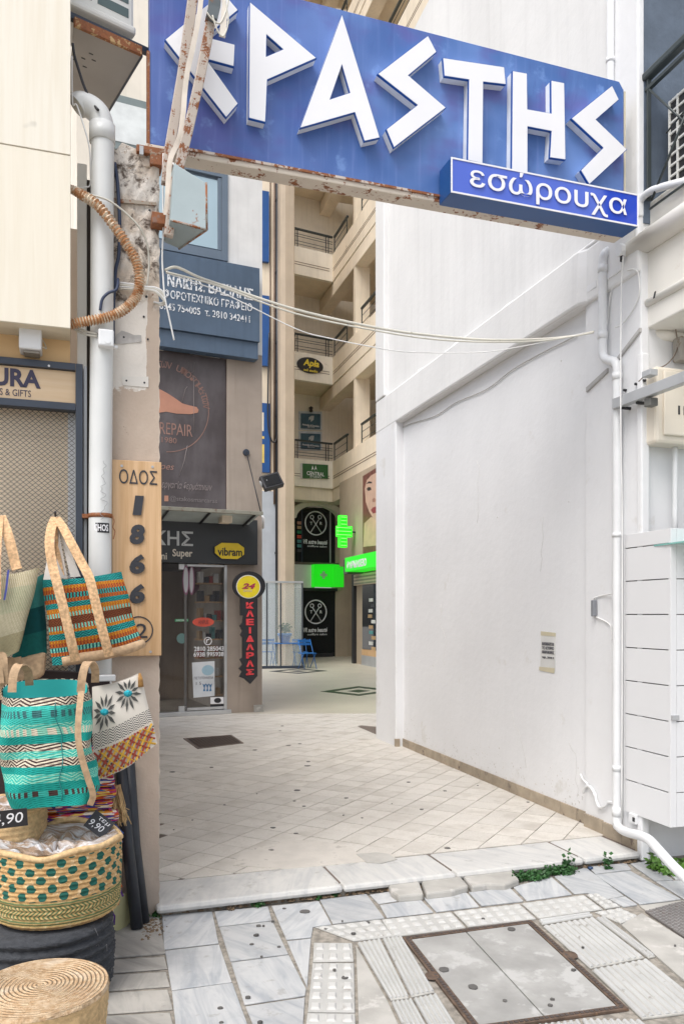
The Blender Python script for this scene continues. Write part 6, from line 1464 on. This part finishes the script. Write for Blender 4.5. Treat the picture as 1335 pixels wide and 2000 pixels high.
# --- cream tote far left
t2 = .34
b2 = thing('cream_speckled_tote', 'cream multicolour speckled tote at the left edge with short orange jute straps', 'bag', S, (*S.p(20, 1285, t2)[:1], t2, S.p(20, 1285, t2)[1]), 'woven bags hung at the shop')
m_crm = weave('cream weave', [(0, c('#b9ad88'), c('#8f8a70'), 1), (.25, c('#d5cbae'), c('#a39c80'), 1), (.5, c('#cfc7a8'), c('#9aa184'), 1), (.8, c('#d9d0b6'), c('#b0a27c'), 1)], (50, 11), 70)
f2 = bag('front', b2, P_([(-50, 1128), (79, 1108), (36, 1272), (-40, 1292)], t2), t2, .045, m_crm, seed=4)
strap(b2, [(-2, 1008, .22), (-6, 1050, .36), (-8, 1100, .41), (-8, 1170, .42)], .045, m_jstr); strap(b2, [(2, 1008, .22), (18, 1052, .33), (30, 1100, .36), (34, 1112, .37)], .045, m_jstr)
for pts in ([(17, 1113), (15, 1130), (13, 1150), (9, 1172)],): part('blue_stitch', MB().ribbon([(S.p(x, y, .4)[0], .402+.0*x, S.p(x, y, .4)[1]) for x, y in pts], .008, .004), M('blue yarn', (.08, .10, .40, 1), .9, bump=.3), b2)
# --- green tote behind
t3 = .22
b3 = thing('green_woven_tote', 'dark green striped woven tote between the cream tote and the striped tote', 'bag', S, (*S.p(60, 1320, t3)[:1], t3, S.p(60, 1320, t3)[1]), 'woven bags hung at the shop')
gw = weave('green weave', [(0, c('#123f45'), c('#2c8c83'), 1), (.3, c('#0f343c'), c('#1c6b6b'), 1), (.6, c('#1b5b60'), c('#58b0a5'), 1)], (60, 16), 120)
f3 = bag('front', b3, P_([(30, 1135), (88, 1120), (92, 1275), (24, 1292)], t3), t3, .06, gw, seed=6)
part('jute_base', MB().prism(P_([(20, 1288), (92, 1272), (88, 1318), (66, 1330), (30, 1325)], t3), t3-.02, t3+.045), m_jute, b3, bevel=.02)
# --- jute handles on the far left lower
b3b = thing('plain_jute_bag', 'plain jute bag with looped handle hanging below the cream tote', 'bag', S, (*S.p(20, 1360, .3)[:1], .3, S.p(20, 1360, .3)[1]), 'woven bags hung at the shop')
bag('front', b3b, P_([(-60, 1283), (40, 1282), (50, 1340), (-60, 1380)], .27), .26, .03, m_jute, seed=9)
part('dark_fill', MB().prism(P_([(-80, 1300), (215, 1318), (215, 1600), (-80, 1650)], .12), .02, .12), M('dark fill behind', (.035, .025, .025, 1), .9, bump=.3), b3b)  # near-black sheet filling the space behind the lower bags
strap(b3b, [(2, 1335, .44), (-2, 1290, .44), (6, 1280, .44), (9, 1300, .44), (8, 1350, .42)], .03, m_jute)
# --- turquoise open tote
t4 = .62
b4 = thing('turquoise_open_tote', 'turquoise patterned open tote with jute handles in front of the striped tote', 'bag', S, (*S.p(85, 1570, t4)[:1], t4, S.p(85, 1570, t4)[1]), 'woven bags hung at the shop')
T1, T2, T3 = c('#3db0a4'), c('#1f978d'), c('#8ccfb8'); DK = c('#4b3a38')
cols = [(0, T2, T3, 0), (.10, T1, DK, 1), (.15, T2, T1, 0), (.22, T3, T1, .5), (.30, T2, T1, 0), (.36, DK, WH, .5), (.43, T3, T1, .5), (.50, DK, WH, .5), (.565, T2, T1, 0), (.64, T3, WH, 1), (.70, T3, T1, .5), (.745, T1, T2, 0), (.80, c('#3e6f70'), T1, 1), (.86, T1, T2, 0), (.925, DK, WH, .5)]
mt4 = weave('turquoise weave', cols, (34, 15), 100)
cS, cZt = S.p(88, 1352, t4); cZb = S.z(88, 1565, t4)
hw = 84*3.35/FPX*1.03; rw = .115
def tote(u, v):
    a = 2*math.pi*u; ca, sa = math.cos(a), math.sin(a)
    sq = lambda x, p: math.copysign(abs(x)**p, x)
    k = 1+.10*(1-v)*(1 if v > .15 else v/.15)-.03; z = cZb+(cZt-cZb)*v
    w = hw*k*(1-.25*max(0, .12-v)/.12*.6)
    s = cS+w*sq(ca, .55)+.028*(1-v)+.010*math.sin(v*9+a*2)+.004*math.sin(v*23-a*5)
    t = t4+rw*(1.15-.15*v)*sq(sa, .6)+.011*math.sin(v*11+a*3)+.005*math.sin(v*5+a*7)
    if sa > .2 and v > .9: z -= .012*math.sin(a)
    z += .05*max(0, -sa)*v**4+.02*(s-cS)*v
    return (s, t, z)
part('body', MB().grid(tote, 72, 36), mt4, b4)
part('base', MB().add([tote(k/72, 0) for k in range(72)], [tuple(range(72))]), mt4, b4)
def toteI(u, v):
    p = Vector(tote(u, .25+.745*v)); q = Vector((cS, t4, p.z)); return tuple(p+(q-p).normalized()*.006)
part('lining', MB().grid(toteI, 48, 8), M('turquoise lining', (.03, .42, .40, 1), .9, var=.1, bump=.2), b4)
part('seam', MB().tube([(lambda p: (p[0], p[1]+.002, p[2]))(tote(.235, v/20)) for v in range(1, 20)], .0022, 4), c and M('seam thread', (.03, .22, .22, 1), .9, bump=0), b4)
strap(b4, [(24, 1352, .70), (26, 1322, .70), (34, 1302, .68), (46, 1300, .66), (55, 1312, .62), (58, 1338, .58)], .034, m_jute)
strap(b4, [(158, 1352, .70), (161, 1322, .71), (168, 1298, .70), (178, 1294, .67), (186, 1308, .64), (186, 1332, .60)], .034, m_jute)
strap(b4, [(159, 1350, .73), (154, 1400, .775), (153, 1440, .785), (160, 1480, .785), (172, 1520, .77), (182, 1552, .75), (176, 1572, .73)], .026, m_jute)
# --- embroidered white bag with tassel
t5 = .43
b5 = thing('white_embroidered_bag', 'white cotton bag with teal flowers and orange lattice hanging against the pilaster', 'bag', S, (*S.p(240, 1525, t5)[:1], t5, S.p(240, 1525, t5)[1]), 'woven bags hung at the shop')
def clothmat():
    n = NT('printed cotton'); uv = n.xyz(n.uv()); u, v = uv[0], uv[1]
    base = n.mix(n.noise(n.obj(), 8, 4), (.70, .66, .60, 1), (.60, .55, .48, 1))
    tri = n.math('ABSOLUTE', n.math('SUBTRACT', n.math('FRACT', n.math('MULTIPLY', u, 9)), .5))
    zig = n.math('GREATER_THAN', n.math('FRACT', n.math('ADD', n.math('MULTIPLY', v, 34), n.math('MULTIPLY', tri, 2.4))), .62)
    band = n.math('MULTIPLY', n.math('GREATER_THAN', v, .33), n.math('GREATER_THAN', .50, v))
    col = n.mix(n.math('MULTIPLY', zig, band), base, (.05, .05, .055, 1))
    vo = n.new('ShaderNodeTexVoronoi'); cm = n.new('ShaderNodeCombineXYZ'); n.put(cm.inputs[0], n.math('MULTIPLY', u, 22)); n.put(cm.inputs[1], n.math('MULTIPLY', v, 26)); n.put(vo.inputs['Vector'], cm.outputs[0]); vo.inputs['Scale'].default_value = 1.0
    dots = n.math('MULTIPLY', n.math('GREATER_THAN', .28, vo.outputs['Distance']), n.math('GREATER_THAN', .31, v))
    col = n.mix(dots, col, (.03, .03, .035, 1))
    n.bump(n.noise(n.obj(), 250, 2), .3, .002); return n.done(col, .9, 0, .2)
f5 = bag('front', b5, P_([(181, 1342), (272, 1315), (309, 1452), (184, 1526)], t5), t5, .035, clothmat(), seed=3, wr=.005)
def on5(u, v, e=.004): p = f5(u, v); return (p[0], p[1]+e, p[2])
m_pet_ = M('petal yarn', (.075, .075, .07, 1), .9, bump=.3); m_pom = M('teal pompom', (.02, .34, .42, 1), .95, var=.4, scale=90, bump=.8, bscale=120)
for (cu, cv) in ((.20, .70), (.70, .80)):
    for k in range(12):
        a = 2*math.pi*k/12+.2; dl = random.uniform(.20, .27)
        def q(r, w): return on5(min(.99, max(.01, cu+r*math.cos(a)+w*math.cos(a+1.57))), min(.99, max(.01, cv+r*.85*math.sin(a)+w*.85*math.sin(a+1.57))), .005)
        part('petal', MB().add([q(.06, 0), q(dl*.6, .026), q(dl, 0), q(dl*.6, -.026)], [(0, 1, 2, 3)]), m_pet_, b5)
    p = on5(cu, cv, .006); part('pompom', MB().lathe((p[0], p[1]), [(.001, p[2]-.017), (.016, p[2]-.010), (.020, p[2]), (.016, p[2]+.010), (.001, p[2]+.017)], 10, sy=.6), m_pom, b5)
m_rd, m_mu = M('red yarn', (.33, .06, .04, 1), .95, bump=.5, bscale=200), M('mustard yarn', (.62, .36, .05, 1), .95, bump=.5, bscale=200)
for m_, off in ((m_rd, 0), (m_mu, .09)):
    for dr_ in (1, -1):
        for k in range(-2, 7):
            pts = []
            for j in range(9):
                v = .012+.29*j/8; u = k*.18+off+dr_*(v*1.15)
                if .01 < u < .99: pts.append(on5(u, v, .004))
            if len(pts) > 2: part('yarn_line', MB().ribbon(pts, .009, .004), m_, b5)
p = f5(.98, .98)
part('tassel', MB().tube([(p[0], p[1]+.01, p[2]+.01), (p[0]+.004, p[1]+.012, p[2]-.015), (p[0]+.006, p[1]+.012, p[2]-.055)], [.005, .011, .014], 8), M('brown tassel', (.36, .19, .06, 1), .95, bump=.6, bscale=200, var=.3, scale=60), b5)
part('bag_clip', MB().box(*[S.sp(x, .46) for x in (190, 226)], .42, .48, S.z(205, 1330, .45), S.z(205, 1318, .45)), m_silver, b5, bevel=.004)
# --- stacked rag rugs behind the baskets
rg_ = thing('rag_rugs', 'folded bright rag rugs in pink, orange and purple stacked under the turquoise tote', 'rug', S, (S.sp(150, .35), .3, .55))
RC = [c('#b23a6e'), c('#d98a3a'), c('#5a3a7c'), c('#e8dccb'), c('#c5542e'), c('#3a5aa0'), c('#d8b45a')]
def ragmat(i):
    n = NT('rag stripes'); v = n.mapv(n.obj(), (16, 8, 125)); cr_ = n.new('ShaderNodeTexVoronoi'); n.put(cr_.inputs['Vector'], v); cr_.inputs['Scale'].default_value = 1.5
    h = n.xyz(cr_.outputs['Color'])[0]; a = n.ramp(h, [(k/7+.01*(k > 0), RC[(k+i) % 7]) for k in range(7)], True)
    n.bump(cr_.outputs['Distance'], .8, .01); return n.done(a, .95, 0, .1)
rm = [ragmat(0), ragmat(3)]
rr_ = random.Random(8)
sa_, sb_ = S.sp(60, .36), S.sp(226, .36)
for k in range(12):
    z0_ = .28+k*.055; o_ = rr_.uniform(-.02, .015)
    part('folded_layer', MB().box(sa_, sb_+o_-.0*k, .10, .40+o_, z0_+.002, z0_+.053), rm[k % 2], rg_, bevel=.02)
m_rag = [M('rag yarn %s' % n_, RC[i], .95, bump=.5) for i, n_ in enumerate(('pink', 'orange', 'purple', 'cream', 'rust', 'blue', 'straw'))]
for k in range(46):
    x, y = rr_.uniform(208, 240), rr_.uniform(1570, 1790)-0
    x -= (y-1570)*.03; s, z = S.p(x, y, .36); 
    part('fringe', MB().ribbon([(s-.02, .37+rr_.uniform(-.05, .05), z+.03), (s, .38, z), (s+rr_.uniform(-.015, .02), .37, z-rr_.uniform(.02, .05))], rr_.uniform(.006, .012), .004), rr_.choice(m_rag), rg_)
# straw bundle
st = MB()
for k in range(60):
    x, y = rr_.uniform(214, 236), 1535; s, z = S.p(x, y, .3); st.tube([(s, .30+rr_.uniform(-.04, .04), z), (s+rr_.uniform(-.01, .025), .32+rr_.uniform(-.04, .05), z-.09), (s+rr_.uniform(-.01, .05), .33+rr_.uniform(-.05, .06), z-rr_.uniform(.12, .19))], .0022, 4)
single('straw_bundle', 'frayed straw bundle beside the rag rugs and the black poles', 'straw', st, M('straw', (.55, .38, .19, 1), .9, bump=0, var=.3, scale=30), S, kind='stuff')
# --- coil baskets
def coil(rows):
    return lambda q, v: .014*math.sin(v*rows*2*math.pi)+.006*math.sin(q*38+v*50)+.004*math.sin(q*91-v*33)
def basketmat():
    n = NT('dotted jute basket'); uv = n.xyz(n.uv()); u, v = uv[0], uv[1]
    ju = n.mix(n.step(n.noise(n.mapv(n.obj(), (60, 60, 160)), 1, 4), .3, .7), (.62, .42, .20, 1), (.48, .28, .12, 1))
    ju = n.mix(n.step(n.noise(n.obj(), 30, 4, .7), .52, .66), ju, (.72, .55, .33, 1))
    vr = n.math('MULTIPLY', v, 9.5); row = n.math('FLOOR', vr)
    uu = n.math('ADD', n.math('MULTIPLY', u, 20), n.math('MULTIPLY', row, .47))
    du = n.math('SUBTRACT', n.math('FRACT', uu), .5); dv = n.math('SUBTRACT', n.math('FRACT', vr), .5)
    wob = n.math('MULTIPLY', n.math('SUBTRACT', n.noise(n.obj(), 40, 3), .5), .22)
    d = n.math('SQRT', n.math('ADD', n.math('MULTIPLY', n.math('POWER', n.math('ABSOLUTE', du), 2), 6.7), n.math('MULTIPLY', n.math('POWER', n.math('ABSOLUTE', dv), 2), 1.15)))
    dot = n.math('MULTIPLY', n.math('GREATER_THAN', .58, n.math('ADD', d, wob)), n.math('MULTIPLY', n.math('GREATER_THAN', v, .40), n.math('GREATER_THAN', .965, v)))
    ck = n.math('FRACT', n.math('MULTIPLY', n.math('ADD', row, n.math('FLOOR', uu)), .5))
    pass
    col = n.mix(dot, ju, (.025, .12, .095, 1))
    st_ = n.math('GREATER_THAN', n.math('FRACT', n.math('MULTIPLY', v, 26)), .55)
    tri = n.math('FRACT', n.math('ADD', n.math('MULTIPLY', u, 90), n.math('MULTIPLY', n.math('ABSOLUTE', n.math('SUBTRACT', n.math('FRACT', n.math('MULTIPLY', v, 7)), .5)), 3)))
    hb_ = n.math('GREATER_THAN', tri, .5); inh = n.math('MULTIPLY', n.math('GREATER_THAN', v, .17), n.math('GREATER_THAN', .33, v))
    pat = n.mix(inh, st_, hb_); band = n.math('MULTIPLY', n.math('GREATER_THAN', v, .08), n.math('GREATER_THAN', .40, v))
    col = n.mix(n.math('MULTIPLY', band, pat), col, (.045, .105, .06, 1)); col = n.mix(n.math('MULTIPLY', band, .3), col, (.30, .29, .10, 1))
    n.bump(n.noise(n.mapv(n.obj(), (50, 50, 120)), 1.3, 4), .7, .006)
    return n.done(col, .9, 0, .2)
m_wrap = NT('crumpled clear wrap'); _v = m_wrap.obj(); _f = m_wrap.noise(m_wrap.mapv(_v, (7, 18, 7)), 1, 6, .6, 1.2)
m_wrap.bump(_f, 1, .03); m_wrap = m_wrap.done(m_wrap.mix(m_wrap.step(_f, .42, .62), (.36, .25, .17, 1), (.74, .73, .75, 1)), .25)
def gxy(px, Y): return ((px-CX)/FPX*Y, -Y)
bY = 3.45; c0 = gxy(113, bY); rT = 118*bY/FPX; zR = H-437*bY/FPX; zB0 = H-(1822-HY)*(bY-.24)/FPX
bk = thing('dotted_basket', 'jute basket with dark green dots and striped lower band full of clear wrap', 'basket', G, (c0[0], c0[1], zB0), 'baskets at the shop corner')
pr = []
for k in range(61):
    v = k/60; r = rT*(.80+.20*min(1, v/.10)**.5 if v < .10 else (1.0-.0*(v))) if v < .1 else rT*(1-.015+.03*math.sin((v-.1)*2.4)); pr.append((r, zB0+(zR-zB0)*v))
cf_ = coil(17)
part('body', MB().lathe(c0, pr, 120, jit=lambda q, v: cf_(q, v)+.006*math.sin(3*q+1)), basketmat(), bk)
m_rim = M('jute rim', (.60, .42, .22, 1), .9, var=.2, scale=50, bump=.6, bscale=140)
def rimz(q): return zR+.010*math.sin(3*q)+.006*math.sin(7*q+1)
part('rim', MB().tube([(c0[0]+rT*(1+.006*math.sin(3*q+1))*math.cos(q), c0[1]+rT*(1+.006*math.sin(3*q+1))*math.sin(q), rimz(q)) for q in [2*math.pi*k/120 for k in range(121)]], .013, 8), m_rim, bk)
part('base', MB().lathe(c0, [(.001, zB0), (rT*.80, zB0)], 40), m_rim, bk)
rq_ = random.Random(2)
def wrapz(u, v):
    q = 2*math.pi*u; r = rT*.96*v
    return (c0[0]+r*math.cos(q), c0[1]+r*math.sin(q), zR-.035*(1-v**3)+.03*math.sin(5*q+7*v)*math.sin(9*v+2*q)*(1-v)+.012*math.sin(11*q)*v*(1-v)*4)
part('clear_wrap', MB().grid(wrapz, 64, 16), m_wrap, bk)
# small basket behind with price card
bY2 = 3.62; c2 = gxy(8, bY2); r2 = 80*bY2/FPX; zr2_ = H-372*bY2/FPX; zb2 = zr2_-.3
sb = thing('small_jute_basket', 'plain jute basket behind the dotted basket carrying a black price card', 'basket', G, (c2[0], c2[1], zb2), 'baskets at the shop corner')
cf2 = coil(12); part('body', MB().lathe(c2, [(r2, zb2+(zr2_-zb2)*k/40) for k in range(41)], 80, jit=cf2), m_rim, sb)
part('rim', MB().tube([(c2[0]+r2*math.cos(q), c2[1]+r2*math.sin(q), zr2_) for q in [2*math.pi*k/40 for k in range(41)]], .012, 8), m_rim, sb)
part('clear_wrap', MB().grid(lambda u, v: (c2[0]+r2*.95*v*math.cos(6.2832*u), c2[1]+r2*.95*v*math.sin(6.2832*u), zr2_-.03*(1-v)+.012*math.sin(20*u)*math.sin(9*v)), 40, 8), m_wrap, sb)
def card(F, ctr, w, h, rot, tilt, txts, label):
    s, t, z = ctr; th = thing('price_card', label, 'price tag', F, ctr, 'handwritten price cards')
    mt_ = Matrix.Rotation(tilt, 4, 'X') @ Matrix.Rotation(rot, 4, 'Y')
    def tf(me):
        for v in me.vertices: v.co = mt_ @ v.co
        return me
    b = MB().box(s-w/2, s+w/2, t-.002, t+.002, z-h/2, z+h/2).mesh('card', ctr, [m_black]); part('card', tf(b), None, th)
    for body, x0, x1, z0_, z1_ in txts:
        part('lettering', tf(text_mesh(F, body, s+x0, s+x1, z+z0_, z+z1_, t+.002, m_letter, base=ctr, ext=.001, shear=.15)), None, th)
    return th
s, z = S.p(12, 1600, 1.12)
card(S, (s, 1.12, z), .150, .068, R(-3), R(8), [('14,90', -.068, .060, -.024, .022)], 'black price card handwritten 14,90 hung on the small plain basket')
s, z = S.p(194, 1610, .60)
card(S, (s, .60, z), .105, .085, R(40), R(-25), [('9,90', -.04, .03, -.03, .004), ('τεμ', -.02, .04, .010, .030)], 'tilted black price card lying on the rag rugs behind the dotted basket')
# black stack below
m_bj = NT('black jute'); _v = m_bj.obj(); _f = m_bj.noise(m_bj.mapv(_v, (30, 30, 90)), 1, 5); m_bj.bump(_f, 1, .012); m_bj = m_bj.done(m_bj.mix(_f, (.010, .012, .016, 1), (.065, .07, .08, 1)), .85)
c3 = gxy(86, 3.40); r3 = 128*3.4/FPX; zt3 = zB0-.004
bs_ = thing('black_rope_pouf', 'black braided rope pouf under the dotted basket', 'pouf', G, (c3[0], c3[1], 0), 'rope poufs stacked at the shop corner')
cf3 = coil(8); part('body', MB().lathe(c3, [(.001, 0), (r3*.9, 0), (r3*.97, .02)]+[(r3*(.98+.04*math.sin(math.pi*k/30)), .02+(zt3-.03)*k/30) for k in range(31)]+[(r3*.93, zt3), (.001, zt3)], 90, jit=lambda q, v: cf3(q, v)*2.2), m_bj, bs_)
strs = MB()
for k in range(26):
    a = rr_.uniform(-2.4, .9)+math.pi/2*0; r = r3*1.0; x, y = c3[0]+r*math.cos(a), c3[1]-r*math.sin(a)*-1
    z = rr_.uniform(.05, zt3); strs.tube([(x, y, z), (x+rr_.uniform(-.01, .02), y+rr_.uniform(-.0, .02), z+.02), (x+rr_.uniform(-.02, .03), y+.01, z-.01)], .0012, 4)
part('loose_fibres', strs, M('grey fibre', (.16, .16, .17, 1), .9, bump=0), bs_, stuff=True)
# jute disc pouf in front
pY = 2.75; c4 = gxy(80, pY); r4 = 128*pY/FPX; z4 = H-727*pY/FPX
def ringmat():
    n = NT('spiral jute top'); v = n.obj(); x = n.xyz(v); r = n.math('SQRT', n.math('ADD', n.math('MULTIPLY', x[0], x[0]), n.math('MULTIPLY', x[1], x[1])))
    w = n.math('MULTIPLY', n.math('SUBTRACT', n.noise(v, 14, 4), .5), .014); rr = n.math('SINE', n.math('MULTIPLY', n.math('ADD', r, w), 2*math.pi/.0145))
    a = n.mix(n.step(n.noise(v, 45, 5, .7), .38, .62), (.66, .50, .33, 1), (.50, .33, .19, 1)); a = n.mix(n.step(n.noise(v, 9, 4), .5, .75), a, (.72, .60, .46, 1))
    a = n.mix(n.math('MULTIPLY', n.step(rr, -.2, -1), .14), a, (.25, .15, .08, 1))
    n.bump(n.math('ADD', rr, n.math('MULTIPLY', n.noise(v, 120, 4), 1.3)), .8, .006); return n.done(a, .9, 0, .2)
jp = thing('jute_pouf', 'round natural jute pouf with spiral top at the bottom left corner', 'pouf', G, (c4[0], c4[1], 0), 'rope poufs stacked at the shop corner')
part('top', MB().lathe(c4, [(.001, z4+.006)]+[(r4*k/46, z4+.0035*abs(math.sin(k*math.pi/2.9))+.006*(1-(k/46)**2)) for k in range(1, 47)]+[(r4*1.01, z4-.012)], 96, jit=lambda q, v: .006*math.sin(5*q)*v+.003*math.sin(61*q)*v), ringmat(), jp)
part('side', MB().lathe(c4, [(r4*1.01, z4-.012)]+[(r4*(1.0-.10*(k/20)), z4-.012-(z4-.012)*k/20) for k in range(1, 21)], 90, jit=coil(9)), m_rim, jp)
# --- black poles and ribbon roll
m_pole = M('black rubber pole', (.022, .026, .034, 1), .45, var=.2, scale=8, bump=.15, dirt=(.12, .12, .13, 1), damt=.69, dscale=16)
th = thing('black_pole', 'front black rubber covered pole leaning at the pilaster foot', 'pole', S, (S.sp(268, .16), .16, 0), 'black poles leaning at the pilaster')
part('pole', MB().tube([(S.sp(238, .05), .05, S.z(238, 1500, .05)), (S.sp(250, .09), .09, S.z(250, 1650, .09)), (S.sp(268, .16), .16, .004)], .031, 12), m_pole, th)
th = thing('black_pole', 'rear black rubber covered pole nearest the pilaster edge of the pair', 'pole', S, (S.sp(283, .06), .06, 0), 'black poles leaning at the pilaster')
part('pole', MB().tube([(S.sp(252, .035), .035, S.z(252, 1490, .035)), (S.sp(263, .05), .05, S.z(263, 1650, .05)), (S.sp(281, .09), .09, .004)], .031, 12), m_pole, th)
rY = S.p(218, 1775, .12)
th = thing('ribbon_roll', 'grey plastic roll with yellowed rim lying beside the black pole foot', 'roll', S, (S.sp(225, .1), .1, 0))
part('drum', MB().tube([(S.sp(206, .05), -.02, .085), (S.sp(234, .15), .12, .085)], .085, 22), M('grey film', (.40, .40, .40, 1), .3, var=.1, bump=.2), th, bevel=.004)
part('rim', MB().tube([(S.sp(234, .15)-.012, .11, .085), (S.sp(238, .15)+.004, .135, .085)], .091, 22), M('olive rim', (.42, .40, .22, 1), .5, bump=0), th)
# ================================================================= weeds and dirt along the kerb
m_soil = M('dry soil', (.19, .135, .085, 1), .95, var=.35, scale=40, bump=.9, bscale=90, bd=.01)
def kpt(px, py, z=0): x, y = ground(px, py, z); return (x, y)
rw_ = random.Random(33)
def weed(name, label, pts, size, n, rad, mat, group=None, kind=None, cat='weed', zr=None):
    mb = MB()
    for px, py in pts:
        x, y = kpt(px, py); leaves(mb, (x, y, .003), (rad, rad*.8, zr or rad), n, size, rw_)
    return single(name, label, cat, mb, mat, G, group, fix=False, kind=kind)
sp_ = [(1003+k*9.3, 1722-k*1.7-3*math.sin(k)) for k in range(13)]
weed('creeping_plant', 'low mat of small green leaves before the marble step right of the broken stones', sp_, .021, 80, .05, m_leafd, zr=.055)
weed('creeping_plant_shoot', 'taller green shoot at the right end of the low leaf mat', [(1103, 1703), (1108, 1701)], .03, 40, .03, m_leafd, zr=.12)
weed('upright_weed', 'small upright feathery weed before the right end of the marble step', [(1187, 1697)], .03, 46, .028, m_leafd, zr=.12)
weed('broadleaf_weed', 'bright green round leaved plant left of the drainpipe outlet on the pavement', [(1285, 1700), (1297, 1704), (1308, 1708), (1276, 1696)], .05, 22, .045, m_leafl, zr=.09)
weed('broadleaf_weed', 'bright green round leaved plant cut by the right photo edge behind the drainpipe', [(1333, 1692), (1345, 1700)], .05, 22, .045, m_leafl, zr=.06)
for (x, y, sz, lb_) in ((504, 1769, .028, 'small green weed in the step joint left of the big gum stain'), (621, 1754, .022, 'small green weed in the step joint near its middle'), (655, 1750, .02, 'tiny green weed just left of the broken kerb stones'), (718, 1742, .018, 'yellowish tuft touching the pointed broken kerb stone'), (303, 1790, .030, 'green weed at the foot of the left pilaster'), (452, 1776, .018, 'dry reddish tuft in the step joint right of the pilaster')):
    weed('weed_tuft', lb_, [(x, y)], sz, 26, .022, m_leafd if 'dry' not in lb_ and 'yellow' not in lb_ else m_soil, group='weed tufts along the step')
so = MB()
for k in range(1100):
    u = rw_.random(); px = 312+u*930; py = 1781-.108*(px-312)+rw_.uniform(-2, 8)-(5 if px > 1000 else 0); x, y = kpt(px, py); r = rw_.uniform(.004, .017)
    so.add([(x+r*math.cos(a)*rw_.uniform(.6, 1.3), y+r*math.sin(a)*rw_.uniform(.6, 1.3), .001) for a in (0, 1.57, 3.14, 4.71)]+[(x, y, r*rw_.uniform(.5, 1.1))], [(0, 1, 4), (1, 2, 4), (2, 3, 4), (3, 0, 4)])
for k in range(140):
    px, py = rw_.gauss(292, 14), rw_.gauss(1806, 12); x, y = kpt(px, py); r = rw_.uniform(.003, .012)
    so.add([(x+r*math.cos(a)*rw_.uniform(.6, 1.3), y+r*math.sin(a), .001) for a in (0, 1.57, 3.14, 4.71)]+[(x, y, r*.8)], [(0, 1, 4), (1, 2, 4), (2, 3, 4), (3, 0, 4)])
single('soil_crumbs', 'dry soil and grit along the foot of the marble step', 'soil', so, m_soil, G, kind='stuff', fix=False)
x, y = kpt(1152, 1697); single('bottle_cap', 'small dark blue bottle cap on the pavement beside the green mat', 'bottle cap', MB().lathe((x, y), [(.001, .0), (.016, 0), (.016, .012), (.001, .013)], 14), M('cap blue', (.02, .05, .12, 1), .4, bump=0), G)
# ---------------- splash dirt, scuffs and hairline cracks on the long white wall (worn marks with their own shape)
m_scuff = M('grey wall scuff', (.60, .59, .57, 1), .9, bump=.1)
rc = random.Random(77)
for k in range(5):
    x0_, y0_ = [(930, 900), (1060, 1010), (860, 1180), (1000, 1390), (1110, 1450)][k]; pts = [W3(x0_, y0_, .0015)]
    for j in range(7): x0_ += rc.uniform(-4, 8); y0_ += rc.uniform(8, 22); pts.append(W3(x0_, y0_, .0015))
    part('hairline_crack', MB().tube(pts, .0012, 4), m_scuff, wb)
mb = MB()
for k in range(230):
    u = rc.random(); s = sP+(sQ-sP)*u; z = ZF+.10+abs(rc.gauss(0, .11)); r = rc.uniform(.002, .008)
    mb.prism([(s+r*math.cos(a)*rc.uniform(.5, 1.5), z+r*math.sin(a)*rc.uniform(.5, 1.8)) for a in (0, 1.25, 2.5, 3.75, 5)], .0008, .0022)
part('splash_spots', mb, m_scuff, wb, stuff=True)
for (x, y, w) in ((982, 618, 5), (973, 621, 9), (971, 1010, 4), (1110, 980, 3), (845, 1300, 4), (1095, 705, 4)):
    s, z = W.p(x, y, .0); part('plug_hole', MB().tube([(s, .0, z), (s, .004, z)], w/FPX*6*.4, 8), m_scuff, wb)
